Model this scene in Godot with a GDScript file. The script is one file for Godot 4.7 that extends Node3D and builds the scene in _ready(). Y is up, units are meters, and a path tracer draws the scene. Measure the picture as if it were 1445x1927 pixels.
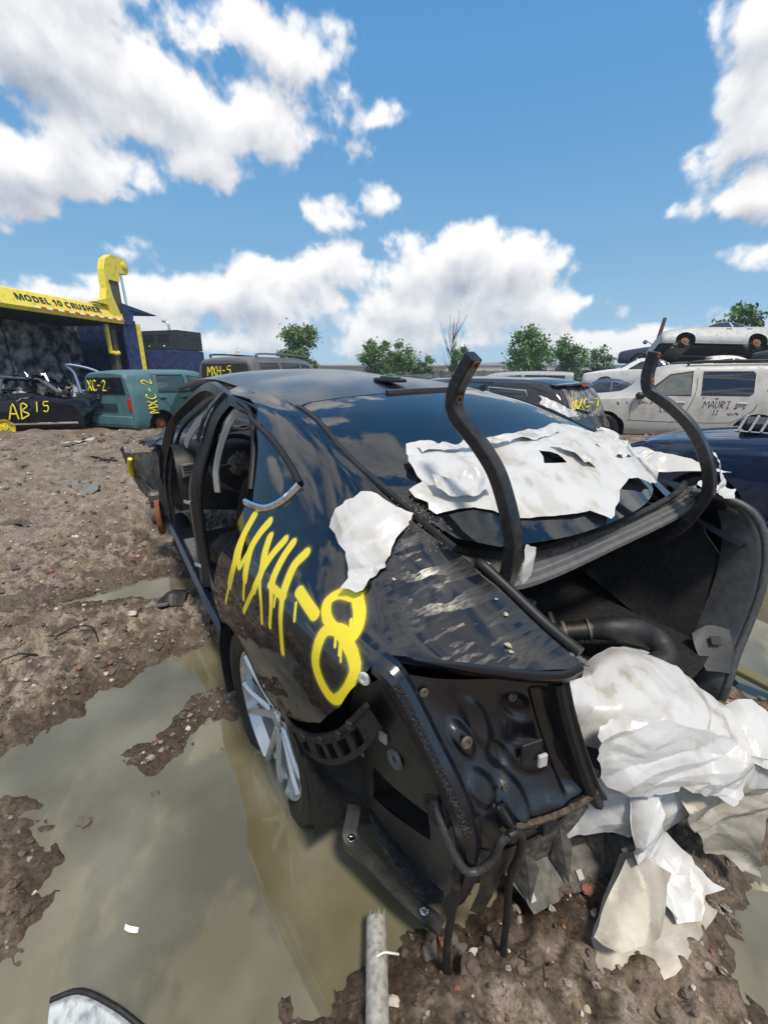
extends Node3D
# A black sedan without trunk lid, tail lamps and doors standing in a puddle in a scrap yard.
# World: y up, metres, y = 0 is the water level; the camera stands at the origin in plan.

var taken := {}
var mats := {}
var rng := RandomNumberGenerator.new()
const EYE := 1.404

class MB:
	var v := PackedVector3Array()
	var n := PackedVector3Array()
	var t := PackedVector2Array()
	var c := PackedColorArray()
	var tint := Color(1, 1, 1)
	var coloured := false
	func tri(a: Vector3, b: Vector3, d: Vector3, na: Vector3, nb: Vector3, nd: Vector3, ua := Vector2.ZERO, ub := Vector2.ZERO, ud := Vector2.ZERO) -> void:
		var g := (d - a).cross(b - a)
		if g.length_squared() < 1e-18:
			return
		if g.dot(na + nb + nd) < 0.0:
			v.append(a); v.append(d); v.append(b)
			n.append(na); n.append(nd); n.append(nb)
			t.append(ua); t.append(ud); t.append(ub)
		else:
			v.append(a); v.append(b); v.append(d)
			n.append(na); n.append(nb); n.append(nd)
			t.append(ua); t.append(ub); t.append(ud)
		if coloured:
			c.append(tint); c.append(tint); c.append(tint)
	func flat(a: Vector3, b: Vector3, d: Vector3) -> void:
		var g := (d - a).cross(b - a)
		if g.length_squared() < 1e-18:
			return
		g = g.normalized()
		tri(a, b, d, g, g, g)
	func quad(a: Vector3, b: Vector3, d: Vector3, e: Vector3) -> void:
		flat(a, b, d)
		flat(a, d, e)
	func box(xf: Transform3D, s: Vector3, bev := 0.0) -> void:
		var h := s * 0.5
		var q := minf(bev, minf(h.x, minf(h.y, h.z)) * 0.9)
		if q <= 0.0:
			for ax in 3:
				for sg in [-1.0, 1.0]:
					var p := []
					for k in [[-1, -1], [1, -1], [1, 1], [-1, 1]]:
						var w := Vector3.ZERO
						w[ax] = sg * h[ax]
						w[(ax + 1) % 3] = k[0] * h[(ax + 1) % 3]
						w[(ax + 2) % 3] = k[1] * h[(ax + 2) % 3]
						p.append(xf * w)
					quad(p[0], p[1], p[2], p[3])
			return
		var pt := func(sx: float, sy: float, sz: float, ax: int) -> Vector3:
			var w := Vector3(sx * (h.x - q), sy * (h.y - q), sz * (h.z - q))
			w[ax] += [sx, sy, sz][ax] * q
			return xf * w
		for ax in 3:
			for sg in [-1.0, 1.0]:
				var p := []
				for k in [[-1.0, -1.0], [1.0, -1.0], [1.0, 1.0], [-1.0, 1.0]]:
					var w := [0.0, 0.0, 0.0]
					w[ax] = sg
					w[(ax + 1) % 3] = k[0]
					w[(ax + 2) % 3] = k[1]
					p.append(pt.call(w[0], w[1], w[2], ax))
				quad(p[0], p[1], p[2], p[3])
		for ax in 3:
			var b1 := (ax + 1) % 3
			var b2 := (ax + 2) % 3
			for s1 in [-1.0, 1.0]:
				for s2 in [-1.0, 1.0]:
					var lo := [0.0, 0.0, 0.0]
					var hi := [0.0, 0.0, 0.0]
					lo[ax] = -1.0; hi[ax] = 1.0
					lo[b1] = s1; hi[b1] = s1
					lo[b2] = s2; hi[b2] = s2
					quad(pt.call(lo[0], lo[1], lo[2], b1), pt.call(hi[0], hi[1], hi[2], b1), pt.call(hi[0], hi[1], hi[2], b2), pt.call(lo[0], lo[1], lo[2], b2))
		for sx in [-1.0, 1.0]:
			for sy in [-1.0, 1.0]:
				for sz in [-1.0, 1.0]:
					flat(pt.call(sx, sy, sz, 0), pt.call(sx, sy, sz, 1), pt.call(sx, sy, sz, 2))
	func bar(a: Vector3, b: Vector3, w: float, d: float, bev := 0.0) -> void:
		var dir := (b - a).normalized()
		var up := Vector3.UP if absf(dir.y) < 0.9 else Vector3.RIGHT
		var sx := dir.cross(up).normalized()
		var sy := sx.cross(dir)
		box(Transform3D(Basis(sx, sy, dir), (a + b) * 0.5), Vector3(w, d, a.distance_to(b)), bev)
	func tube(path: Array, rad, sides := 10, caps := true, ridge := 0.0) -> void:
		var m := path.size()
		var rings := []
		var side := Vector3.ZERO
		for i in m:
			var tan: Vector3 = (path[mini(i + 1, m - 1)] - path[maxi(i - 1, 0)]).normalized()
			if i == 0:
				side = tan.cross(Vector3.UP if absf(tan.y) < 0.9 else Vector3.RIGHT).normalized()
			else:
				side = (side - tan * side.dot(tan)).normalized()
			var up := tan.cross(side)
			var r: float = rad[i] if rad is Array else rad
			if ridge > 0.0 and i % 2 == 1:
				r += ridge
			var ring := []
			for k in sides:
				var a := TAU * k / sides
				var d := side * cos(a) + up * sin(a)
				ring.append([path[i] + d * r, d])
			rings.append(ring)
		for i in m - 1:
			for k in sides:
				var k2 := (k + 1) % sides
				var A = rings[i][k]; var B = rings[i][k2]; var C = rings[i + 1][k2]; var D = rings[i + 1][k]
				tri(A[0], B[0], C[0], A[1], B[1], C[1])
				tri(A[0], C[0], D[0], A[1], C[1], D[1])
		if caps:
			for e in [0, m - 1]:
				for k in sides:
					flat(path[e], rings[e][k][0], rings[e][(k + 1) % sides][0])
	func lathe(prof: Array, sides: int, xf: Transform3D, arc := TAU, from := 0.0) -> void:
		# prof: Vector2(radius, height) turned about the local y axis
		for i in prof.size() - 1:
			var p: Vector2 = prof[i]
			var q: Vector2 = prof[i + 1]
			var e := (q - p).normalized()
			var nn := Vector2(e.y, -e.x)
			for k in sides:
				var a0 := from + arc * k / sides
				var a1 := from + arc * (k + 1) / sides
				var P := []
				var N := []
				for w in [[p, a0], [p, a1], [q, a1], [q, a0]]:
					P.append(xf * Vector3(w[0].x * cos(w[1]), w[0].y, w[0].x * sin(w[1])))
					N.append((xf.basis * Vector3(nn.x * cos(w[1]), nn.y, nn.x * sin(w[1]))).normalized())
				tri(P[0], P[1], P[2], N[0], N[1], N[2])
				tri(P[0], P[2], P[3], N[0], N[2], N[3])
	func grid(P: Array, uvs := true, flat_shade := false) -> void:
		var R := P.size()
		var C: int = P[0].size()
		if flat_shade:
			for i in R - 1:
				for j in C - 1:
					quad(P[i][j], P[i][j + 1], P[i + 1][j + 1], P[i + 1][j])
			return
		var N := []
		for i in R:
			var row := []
			for j in C:
				var du: Vector3 = P[mini(i + 1, R - 1)][j] - P[maxi(i - 1, 0)][j]
				var dv: Vector3 = P[i][mini(j + 1, C - 1)] - P[i][maxi(j - 1, 0)]
				var nn := du.cross(dv)
				row.append(nn.normalized() if nn.length_squared() > 1e-20 else Vector3.UP)
			N.append(row)
		for i in R - 1:
			for j in C - 1:
				var u0 := Vector2(float(j) / (C - 1), float(i) / (R - 1))
				var u2 := Vector2(float(j + 1) / (C - 1), float(i + 1) / (R - 1))
				var u1 := Vector2(u2.x, u0.y)
				var u3 := Vector2(u0.x, u2.y)
				tri(P[i][j], P[i][j + 1], P[i + 1][j + 1], N[i][j], N[i][j + 1], N[i + 1][j + 1], u0, u1, u2)
				tri(P[i][j], P[i + 1][j + 1], P[i + 1][j], N[i][j], N[i + 1][j + 1], N[i + 1][j], u0, u2, u3)
	func sweep(path: Array, prof: Array, up: Vector3, caps := true, closed := true) -> void:
		# prof: Vector2(side, up) outline, flat along each of its edges
		var m := path.size()
		var fr := []
		for i in m:
			var tan: Vector3 = (path[mini(i + 1, m - 1)] - path[maxi(i - 1, 0)]).normalized()
			var s := tan.cross(up).normalized()
			fr.append([s, s.cross(tan).normalized()])
		var k := prof.size()
		for j in (k if closed else k - 1):
			var a: Vector2 = prof[j]
			var b: Vector2 = prof[(j + 1) % k]
			var e := (b - a).normalized()
			var nn := Vector2(e.y, -e.x)
			for i in m - 1:
				var P := []
				var N := []
				for w in [[i, a], [i, b], [i + 1, b], [i + 1, a]]:
					P.append(path[w[0]] + fr[w[0]][0] * w[1].x + fr[w[0]][1] * w[1].y)
					N.append(fr[w[0]][0] * nn.x + fr[w[0]][1] * nn.y)
				tri(P[0], P[1], P[2], N[0], N[1], N[2])
				tri(P[0], P[2], P[3], N[0], N[2], N[3])
		if caps:
			for e in [0, m - 1]:
				var idx := Geometry2D.triangulate_polygon(PackedVector2Array(prof))
				for q in range(0, idx.size(), 3):
					var P := []
					for w in 3:
						var pp: Vector2 = prof[idx[q + w]]
						P.append(path[e] + fr[e][0] * pp.x + fr[e][1] * pp.y)
					flat(P[0], P[1], P[2])
	func prism(poly: Array, depth: float, xf: Transform3D, edge := 0.0) -> void:
		# an outline in local xy, from z = 0 to z = -depth, with a chamfer of EDGE on the front
		var pv := PackedVector2Array(poly)
		var front := pv
		if edge > 0.0:
			var ins := Geometry2D.offset_polygon(pv, -edge)
			if ins.size() == 1 and ins[0].size() == pv.size():
				var best := 0
				for o in ins[0].size():
					if ins[0][o].distance_to(pv[0]) < ins[0][best].distance_to(pv[0]):
						best = o
				front = PackedVector2Array()
				for o in pv.size():
					front.append(ins[0][(best + o) % pv.size()])
		var z0 := -edge if front != pv else 0.0
		for f in [[front, 0.0], [pv, -depth]]:
			var idx := Geometry2D.triangulate_polygon(f[0])
			for q in range(0, idx.size(), 3):
				flat(xf * Vector3(f[0][idx[q]].x, f[0][idx[q]].y, f[1]), xf * Vector3(f[0][idx[q + 1]].x, f[0][idx[q + 1]].y, f[1]), xf * Vector3(f[0][idx[q + 2]].x, f[0][idx[q + 2]].y, f[1]))
		for i in pv.size():
			var j := (i + 1) % pv.size()
			quad(xf * Vector3(pv[i].x, pv[i].y, z0), xf * Vector3(pv[j].x, pv[j].y, z0), xf * Vector3(pv[j].x, pv[j].y, -depth), xf * Vector3(pv[i].x, pv[i].y, -depth))
			if front != pv:
				quad(xf * Vector3(front[i].x, front[i].y, 0), xf * Vector3(front[j].x, front[j].y, 0), xf * Vector3(pv[j].x, pv[j].y, z0), xf * Vector3(pv[i].x, pv[i].y, z0))
	func mesh() -> ArrayMesh:
		var a := []
		a.resize(Mesh.ARRAY_MAX)
		a[Mesh.ARRAY_VERTEX] = v
		a[Mesh.ARRAY_NORMAL] = n
		a[Mesh.ARRAY_TEX_UV] = t
		if coloured:
			a[Mesh.ARRAY_COLOR] = c
		var m := ArrayMesh.new()
		m.add_surface_from_arrays(Mesh.PRIMITIVE_TRIANGLES, a)
		return m

class Loft:
	# smooth surface through a net of points; p(a, b): a runs along the rows, b along the points of a row
	var g := []
	func _init(rows: Array) -> void:
		g = rows
	static func cr(p0: Vector3, p1: Vector3, p2: Vector3, p3: Vector3, s: float) -> Vector3:
		return 0.5 * (2.0 * p1 + (p2 - p0) * s + (2.0 * p0 - 5.0 * p1 + 4.0 * p2 - p3) * s * s + (3.0 * p1 - p0 - 3.0 * p2 + p3) * s * s * s)
	static func along(P: Array, s: float) -> Vector3:
		var m := P.size()
		var i := clampi(int(floor(s)), 0, m - 2)
		var p0: Vector3 = P[i - 1] if i > 0 else 2.0 * P[0] - P[1]
		var p3: Vector3 = P[i + 2] if i + 2 < m else 2.0 * P[m - 1] - P[m - 2]
		return cr(p0, P[i], P[i + 1], p3, s - i)
	func p(a: float, b: float) -> Vector3:
		var m: int = g[0].size()
		var j := clampi(int(floor(b)), 0, m - 2)
		var q := []
		for k in range(j - 1, j + 3):
			var kk := clampi(k, 0, m - 1)
			var col := []
			for r in g:
				col.append(r[kk])
			q.append(along(col, a))
		if j == 0:
			q[0] = 2.0 * q[1] - q[2]
		if j + 2 > m - 1:
			q[3] = 2.0 * q[2] - q[1]
		return cr(q[0], q[1], q[2], q[3], b - j)
	func net(na: int, nb: int) -> Array:
		var out := []
		for i in na + 1:
			var row := []
			for j in nb + 1:
				row.append(p(float(i) / na * (g.size() - 1), float(j) / nb * (g[0].size() - 1)))
			out.append(row)
		return out

func V(x: float, y: float, z: float) -> Vector3:
	return Vector3(x, y, z)

func spline(P: Array, per := 6) -> Array:
	var out := []
	for i in (P.size() - 1) * per + 1:
		out.append(Loft.along(P, float(i) / per))
	return out

func flip(P: Array) -> Array:
	var out := []
	for q in P:
		out.append(Vector3(-q.x, q.y, q.z))
	return out

# A curved sheet: the outline POLY (minus HOLES) in the parameter plane, cut into cells and carried into space by F.
func region(poly: PackedVector2Array, holes: Array, step: Vector2, f: Callable, uvf = null) -> MB:
	var mb := MB.new()
	var lo := poly[0]
	var hi := poly[0]
	for q in poly:
		lo = lo.min(q)
		hi = hi.max(q)
	var nx := int(ceil((hi.x - lo.x) / step.x))
	var ny := int(ceil((hi.y - lo.y) / step.y))
	var sx := (hi.x - lo.x) / nx
	var sy := (hi.y - lo.y) / ny
	var all := [poly]
	all.append_array(holes)
	var near := {}
	for pl in all:
		for i in pl.size():
			var a: Vector2 = pl[i]
			var b: Vector2 = pl[(i + 1) % pl.size()]
			var m := int(ceil(maxf(absf(b.x - a.x) / sx, absf(b.y - a.y) / sy) * 4.0)) + 1
			for k in m + 1:
				var q := a.lerp(b, float(k) / m)
				near[Vector2i(clampi(int((q.x - lo.x) / sx), 0, nx - 1), clampi(int((q.y - lo.y) / sy), 0, ny - 1))] = true
	var cache := {}
	var at := func(q: Vector2) -> Array:
		var key := Vector2i(int(round(q.x * 20000.0)), int(round(q.y * 20000.0)))
		if cache.has(key):
			return cache[key]
		var e := 0.002
		var p: Vector3 = f.call(q)
		var du: Vector3 = f.call(q + Vector2(e, 0)) - f.call(q - Vector2(e, 0))
		var dv: Vector3 = f.call(q + Vector2(0, e)) - f.call(q - Vector2(0, e))
		var r := [p, du.cross(dv).normalized(), uvf.call(p, q) if uvf != null else q]
		cache[key] = r
		return r
	for i in nx:
		for j in ny:
			var c0 := Vector2(lo.x + i * sx, lo.y + j * sy)
			var cell := PackedVector2Array([c0, c0 + Vector2(sx, 0), c0 + Vector2(sx, sy), c0 + Vector2(0, sy)])
			var parts := []
			if near.has(Vector2i(i, j)):
				parts = Geometry2D.intersect_polygons(cell, poly)
				for h in holes:
					var nxt := []
					for q in parts:
						nxt.append_array(Geometry2D.clip_polygons(q, h))
					parts = nxt
			else:
				var mid := c0 + Vector2(sx, sy) * 0.5
				var ok := Geometry2D.is_point_in_polygon(mid, poly)
				for h in holes:
					if ok and Geometry2D.is_point_in_polygon(mid, h):
						ok = false
				if ok:
					parts = [cell]
			for q in parts:
				var idx := Geometry2D.triangulate_polygon(q)
				for k in range(0, idx.size(), 3):
					var A = at.call(q[idx[k]]); var B = at.call(q[idx[k + 1]]); var C = at.call(q[idx[k + 2]])
					mb.tri(A[0], B[0], C[0], A[1], B[1], C[1], A[2], B[2], C[2])
	return mb

func poly2(a: Array) -> PackedVector2Array:
	var o := PackedVector2Array()
	for i in range(0, a.size(), 2):
		o.append(Vector2(a[i], a[i + 1]))
	return o

func numbered(called: String) -> String:
	if not taken.has(called):
		taken[called] = 0
		return called
	taken[called] += 1
	return "%s_%03d" % [called, taken[called]]

func tag(o: Node, label: String, category: String, group := "", kind := "") -> void:
	o.set_meta("label", label)
	o.set_meta("category", category)
	if group:
		o.set_meta("group", group)
	if kind:
		o.set_meta("kind", kind)

func thing(called: String, label: String, category: String, group := "") -> Node3D:
	var o := Node3D.new()
	o.name = numbered(called)
	add_child(o)
	tag(o, label, category, group)
	return o

func part(called: String, mb, m: Material, parent: Node, xf := Transform3D.IDENTITY) -> MeshInstance3D:
	var o := MeshInstance3D.new()
	o.name = called
	o.mesh = mb.mesh() if mb is MB else mb
	o.material_override = m
	o.transform = xf
	parent.add_child(o, true)
	return o

func lone(called: String, mb, m: Material, label: String, category: String, group := "", kind := "") -> MeshInstance3D:
	var o := MeshInstance3D.new()
	o.name = numbered(called)
	o.mesh = mb.mesh() if mb is MB else mb
	o.material_override = m
	add_child(o)
	tag(o, label, category, group, kind)
	return o

func setting(called: String, mb, m: Material) -> MeshInstance3D:
	var o := MeshInstance3D.new()
	o.name = numbered(called)
	o.mesh = mb.mesh() if mb is MB else mb
	o.material_override = m
	add_child(o)
	o.set_meta("kind", "structure")
	return o

# linear base colours
func mat(r: float, g: float, b: float, rough := 0.6, metal := 0.0) -> StandardMaterial3D:
	var key := [r, g, b, rough, metal]
	if mats.has(key):
		return mats[key]
	var m := StandardMaterial3D.new()
	m.albedo_color = Color(r, g, b).linear_to_srgb()
	m.roughness = rough
	m.metallic = metal
	m.cull_mode = BaseMaterial3D.CULL_DISABLED
	mats[key] = m
	return m

func noise(freq: float, oct := 3, seed := 1, kind := FastNoiseLite.TYPE_SIMPLEX_SMOOTH) -> FastNoiseLite:
	var f := FastNoiseLite.new()
	f.noise_type = kind
	f.seed = seed
	f.frequency = freq
	f.fractal_octaves = oct
	return f

# a seamless noise picture between two or three linear colours
func blotch(cols: Array, stops: Array, freq: float, seed: int, size := 512, oct := 5) -> NoiseTexture2D:
	var t := NoiseTexture2D.new()
	t.width = size
	t.height = size
	t.seamless = true
	t.noise = noise(freq, oct, seed)
	var g := Gradient.new()
	g.offsets = PackedFloat32Array(stops)
	var pc := PackedColorArray()
	for c in cols:
		pc.append(Color(c[0], c[1], c[2]).linear_to_srgb())
	g.colors = pc
	t.color_ramp = g
	return t

func bumps(freq: float, seed: int, strength: float, size := 512, oct := 5) -> NoiseTexture2D:
	var t := NoiseTexture2D.new()
	t.width = size
	t.height = size
	t.seamless = true
	t.as_normal_map = true
	t.bump_strength = strength
	t.noise = noise(freq, oct, seed)
	return t

# a worn surface: colour blotches and fine relief laid by position, not by outline
func worn(cols: Array, stops: Array, rough: float, scale: float, seed: int, bump := 0.0, metal := 0.0, world := false) -> StandardMaterial3D:
	var m := StandardMaterial3D.new()
	m.albedo_texture = blotch(cols, stops, 0.012, seed)
	m.roughness = rough
	m.metallic = metal
	m.uv1_triplanar = true
	m.uv1_world_triplanar = world
	m.uv1_scale = Vector3.ONE * scale
	m.cull_mode = BaseMaterial3D.CULL_DISABLED
	if bump > 0.0:
		m.normal_enabled = true
		if not mats.has("relief"):
			mats["relief"] = bumps(0.02, 5, 6.0)
		m.normal_texture = mats["relief"]
		m.normal_scale = bump
	return m

var puffs := [[-32.2,26.2,5.8,3.3,14,1.00],[-26.8,25.6,8.2,3.8,10,1.00],[-21.2,24.2,7.1,2.8,7,0.90],[-13.6,23.7,5.6,3.0,4,0.90],[-10.5,22.3,3.2,2.4,3,0.70],[-13.5,29.5,2.7,2.4,6,0.60],[-8.9,28.3,4.3,1.9,3,0.55],[-18.7,28.0,2.7,1.6,8,0.50],[-29.1,20.8,4.8,1.5,10,0.60],[-23.5,22.1,2.8,1.5,9,0.60],[-33.2,17.1,7.9,2.7,10,1.10],[-26.5,18.0,2.8,2.1,8,0.80],[-36.2,15.4,4.9,2.4,10,0.90],[-6.1,29.8,3.3,1.2,2,0.35],[-4.2,21.8,2.9,1.6,1,0.55],[-4.7,23.8,2.1,1.5,1,0.40],[-0.7,24.8,2.3,1.1,-0,0.50],[-3.0,25.8,2.0,0.7,1,0.30],[-0.3,18.1,2.2,1.3,-0,0.62],[-2.6,16.4,1.7,0.7,0,0.25],[-6.2,17.1,2.3,1.2,1,0.25],[-26.9,12.8,3.0,1.2,6,0.50],[-37.1,12.2,1.0,0.4,9,0.40],[7.9,11.3,11.0,3.8,-3,1.10],[-5.2,11.1,9.2,2.6,0,0.90],[-11.3,11.2,6.6,2.1,2,0.80],[14.9,7.8,6.3,3.2,-2,1.00],[6.2,7.4,12.1,2.5,-2,0.90],[-15.7,8.3,9.7,2.4,2,1.00],[-23.6,7.9,6.1,2.6,3,0.90],[-28.7,7.6,5.1,2.3,4,0.70],[-7.8,7.4,9.5,2.2,0,0.80],[16.3,11.4,5.5,1.8,-4,0.70],[20.5,11.3,2.1,0.8,-4,0.50],[22.3,7.8,3.7,1.1,-3,0.50],[-1.5,5.1,20.7,2.1,-1,0.75],[-14.3,3.8,12.8,0.7,1,0.50],[12.1,3.8,5.5,1.5,-1,0.60],[-33.3,7.9,5.6,1.4,5,0.50],[33.9,23.1,2.6,2.7,-15,0.80],[34.4,19.4,3.1,2.0,-13,0.80],[32.7,18.3,2.7,1.9,-12,0.70],[35.3,15.1,3.3,1.7,-11,0.78],[31.7,14.9,2.5,1.5,-9,0.60],[30.3,27.3,1.8,1.4,-15,0.60],[33.7,26.7,2.0,1.5,-17,0.90],[27.9,27.7,1.5,0.6,-14,0.30],[31.0,14.4,2.1,1.1,-9,0.50],[35.8,10.8,3.1,1.0,-8,0.60],[37.6,9.9,2.3,1.1,-8,0.60],[26.5,6.2,1.3,0.5,-3,0.50],[31.2,3.1,8.7,1.8,-2,0.80],[37.8,3.1,4.6,2.2,-3,0.70],[34.7,6.4,0.9,0.5,-4,0.40],[21.2,3.1,7.0,1.7,-1,0.70],[6.4,2.7,12.5,0.9,-1,0.40],[-12.2,2.6,1.0,0.5,1,0.60],[-20,3.6,14,1.6,0,0.7],[4,3.4,16,1.5,0,0.8],[-30,4.6,8,1.8,0,0.8],[-24,24,7,3,10,0.9],[-30,29,7,3,12,1.0],[26,3.0,10,1.5,0,0.8],[-18,20.5,5,2,8,0.6]]

const SKY_W := 3072
const SKY_H := 1536

func build_sky() -> Sky:
	# clouds: heaps of soft ellipses (azimuth, elevation, half sizes, tilt, depth), torn by several noises
	rng.seed = 77
	for i in 150:
		var az := rng.randf_range(-180, 180)
		var el := rad_to_deg(asin(rng.randf_range(0.03, 1.0)))
		var size := rng.randf_range(3.0, 9.0) * (0.5 + el / 60.0)
		if absf(az) < 48.0 and el < 34.0 + size:
			continue
		puffs.append([az, minf(el, 86.0), size * 1.5, size * 0.6, rng.randf_range(-12, 12), rng.randf_range(0.5, 1.1)])
	var cw := SKY_W / 12
	var ch := SKY_H / 24 + 2
	var coarse := PackedFloat32Array()
	coarse.resize(cw * ch)
	coarse.fill(-1.0)
	for b in puffs:
		var ce := cos(deg_to_rad(b[1]))
		var co := cos(deg_to_rad(b[4]))
		var si := sin(deg_to_rad(b[4]))
		var rr: float = maxf(b[2], b[3]) * 1.8
		for y in ch:
			var el := 90.0 - (y + 0.5) * 12.0 / SKY_H * 180.0
			var dy: float = el - b[1]
			if absf(dy) > rr:
				continue
			for x in cw:
				var dx: float = wrapf((x + 0.5) / cw * 360.0 - b[0], -180.0, 180.0) * ce
				if absf(dx) > rr:
					continue
				var qx: float = (dx * co + dy * si) / b[2]
				var qy: float = (dy * co - dx * si) / b[3]
				var q: float = b[5] * (1.0 - (qx * qx + qy * qy) * 0.62)
				var d := coarse[y * cw + x]
				var w := maxf(0.0, 0.25 - absf(q - d)) * 0.35
				coarse[y * cw + x] = maxf(q, d) + w
	var ci := Image.create_from_data(cw, ch, false, Image.FORMAT_RF, coarse.to_byte_array())
	ci.resize(SKY_W, ch * 12, Image.INTERPOLATE_CUBIC)
	var blob := ci.get_data().to_float32_array()
	var hh := SKY_H / 2 + 8
	var nb := noise(0.0085, 5, 11)
	nb.domain_warp_enabled = true
	nb.domain_warp_amplitude = 45.0
	nb.domain_warp_frequency = 0.006
	var big := nb.get_image(SKY_W, hh).get_data()
	var np := noise(0.028, 4, 5, FastNoiseLite.TYPE_CELLULAR)
	np.cellular_return_type = FastNoiseLite.RETURN_DISTANCE
	np.fractal_gain = 0.52
	np.domain_warp_enabled = true
	np.domain_warp_amplitude = 14.0
	np.domain_warp_frequency = 0.03
	var puff := np.get_image(SKY_W, hh).get_data()
	var fine := noise(0.06, 5, 8).get_image(SKY_W, hh).get_data()
	var dens := PackedFloat32Array()
	dens.resize(SKY_W * hh)
	var soft := PackedFloat32Array()
	soft.resize(SKY_W * hh)
	var data := PackedFloat32Array()
	data.resize(SKY_W * SKY_H * 3)
	var off := 13
	for y in hh:
		var el := 90.0 - (y + 0.5) / SKY_H * 180.0
		var ce := maxf(cos(deg_to_rad(el)), 0.05)
		var se := sin(deg_to_rad(el))
		var below := clampf(1.0 - se, 0.0, 1.0)
		var air := Vector3(0.075, 0.275, 0.60).lerp(Vector3(0.36, 0.61, 0.80), pow(below, 3.0))
		air = air.lerp(Vector3(0.60, 0.72, 0.80), pow(below, 16.0) * 0.7)
		var haze := pow(below, 18.0) * 0.55
		for x in SKY_W:
			var i := y * SKY_W + x
			var d := blob[i]
			var col := air
			if d > -0.75:
				var xs := x if x < SKY_W / 2 else x - SKY_W
				var k := y * SKY_W + posmod(int(xs * ce) + SKY_W / 2, SKY_W)
				var nz := (big[k] / 255.0 - 0.5) * 1.9
				var pu := puff[k] / 255.0
				var s := d * 0.85 + nz * 0.62 - pu * 0.42 + 0.06
				d = s + (fine[k] / 255.0 - 0.5) * 0.30
				dens[i] = d
				soft[i] = s
				if d > 0.0:
					var up := soft[maxi(i - off * SKY_W, 0)]
					var up2 := soft[maxi(i - off * 2 * SKY_W, 0)]
					var lit := 0.80 + (s - maxf(up, -0.15)) * 0.9 + (s - maxf(up2, -0.15)) * 0.35 - maxf(s - 0.25, 0.0) * 0.65
					lit = clampf(lit, 0.0, 1.0)
					var white := Vector3(0.40, 0.45, 0.54).lerp(Vector3(1.04, 1.03, 1.02), lit)
					white = white.lerp(Vector3(0.66, 0.74, 0.80), haze)
					var a := clampf(d / 0.40, 0.0, 1.0)
					col = air.lerp(white, a * a * (3.0 - 2.0 * a) * 0.98)
			else:
				soft[i] = -0.5
			data[i * 3] = col.x
			data[i * 3 + 1] = col.y
			data[i * 3 + 2] = col.z
	var last := data.slice((hh - 1) * SKY_W * 3, hh * SKY_W * 3)
	data.resize(hh * SKY_W * 3)
	for y in SKY_H - hh:
		data.append_array(last)
	var img := Image.create_from_data(SKY_W, SKY_H, false, Image.FORMAT_RGBF, data.to_byte_array())
	var pm := PanoramaSkyMaterial.new()
	pm.panorama = ImageTexture.create_from_image(img)
	pm.energy_multiplier = 0.86
	var sky := Sky.new()
	sky.sky_material = pm
	return sky

func set_view() -> void:
	var cam := Camera3D.new()
	cam.name = "camera"
	cam.fov = 99.63
	cam.near = 0.05
	cam.far = 900.0
	cam.position = Vector3(0, EYE, 0)
	cam.rotation_degrees = Vector3(-17.76, 0, 0)
	add_child(cam)
	cam.current = true
	var env := Environment.new()
	env.background_mode = Environment.BG_SKY
	env.sky = build_sky()
	env.tonemap_mode = Environment.TONE_MAPPER_LINEAR
	env.tonemap_exposure = 1.2
	env.sdfgi_enabled = true
	env.ssao_enabled = true
	env.ssil_enabled = true
	env.fog_enabled = true
	env.fog_density = 0.0012
	env.fog_light_color = Color(0.78, 0.86, 0.93)
	var we := WorldEnvironment.new()
	we.name = "air"
	we.environment = env
	add_child(we)
	var sun := DirectionalLight3D.new()
	sun.name = "sun"
	sun.light_energy = 0.97
	sun.light_color = Color(1.0, 0.955, 0.88)
	sun.light_angular_distance = 9.0
	sun.shadow_enabled = true
	add_child(sun)
	sun.look_at_from_position(Vector3(0.24, 0.9, 0.40) * 50.0, Vector3.ZERO, Vector3.UP)

var pond := poly2([-0.70,-2.12, -0.98,-2.02, -1.05,-1.96, -1.15,-1.87, -1.21,-1.80, -1.26,-1.71, -1.34,-1.64, -1.31,-1.56, -1.34,-1.50, -1.40,-1.45, -1.43,-1.37, -1.49,-1.31, -1.72,-1.24, -1.50,-1.02, -1.33,-1.12, -1.23,-1.09, -1.12,-1.02, -1.02,-0.92, -0.98,-0.87, -0.95,-0.79, -0.93,-0.71, -1.01,-0.65, -0.83,-0.45, -0.19,-0.45, -0.22,-0.59, -0.20,-0.60, -0.15,-0.61, -0.12,-0.61, -0.09,-0.64, -0.04,-0.66, 0.04,-0.69, 0.09,-0.74, 0.15,-0.76, 0.25,-0.77, 0.35,-0.83, 0.45,-0.89, 0.62,-1.15, 0.55,-1.7, 0.0,-2.1])
var spit := poly2([-0.60,-1.74, -0.81,-1.65, -0.85,-1.59, -0.87,-1.53, -0.86,-1.44, -0.86,-1.41, -0.92,-1.37, -0.97,-1.34, -0.98,-1.29, -0.95,-1.26, -0.87,-1.23, -0.82,-1.26, -0.78,-1.32, -0.77,-1.38, -0.79,-1.43, -0.76,-1.50, -0.58,-1.54])
var small_pond := poly2([-1.42,-2.80, -1.57,-2.86, -1.72,-2.80, -1.84,-2.68, -1.97,-2.57, -2.09,-2.45, -2.09,-2.41, -1.91,-2.45, -1.70,-2.50, -1.47,-2.51, -1.35,-2.61, -1.16,-2.64, -1.15,-2.90])
var right_pond := poly2([2.6,-2.9, 2.2,-2.4, 1.62,-1.78, 1.66,-1.60, 1.80,-1.53, 2.60,-1.75, 3.4,-2.5])
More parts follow.
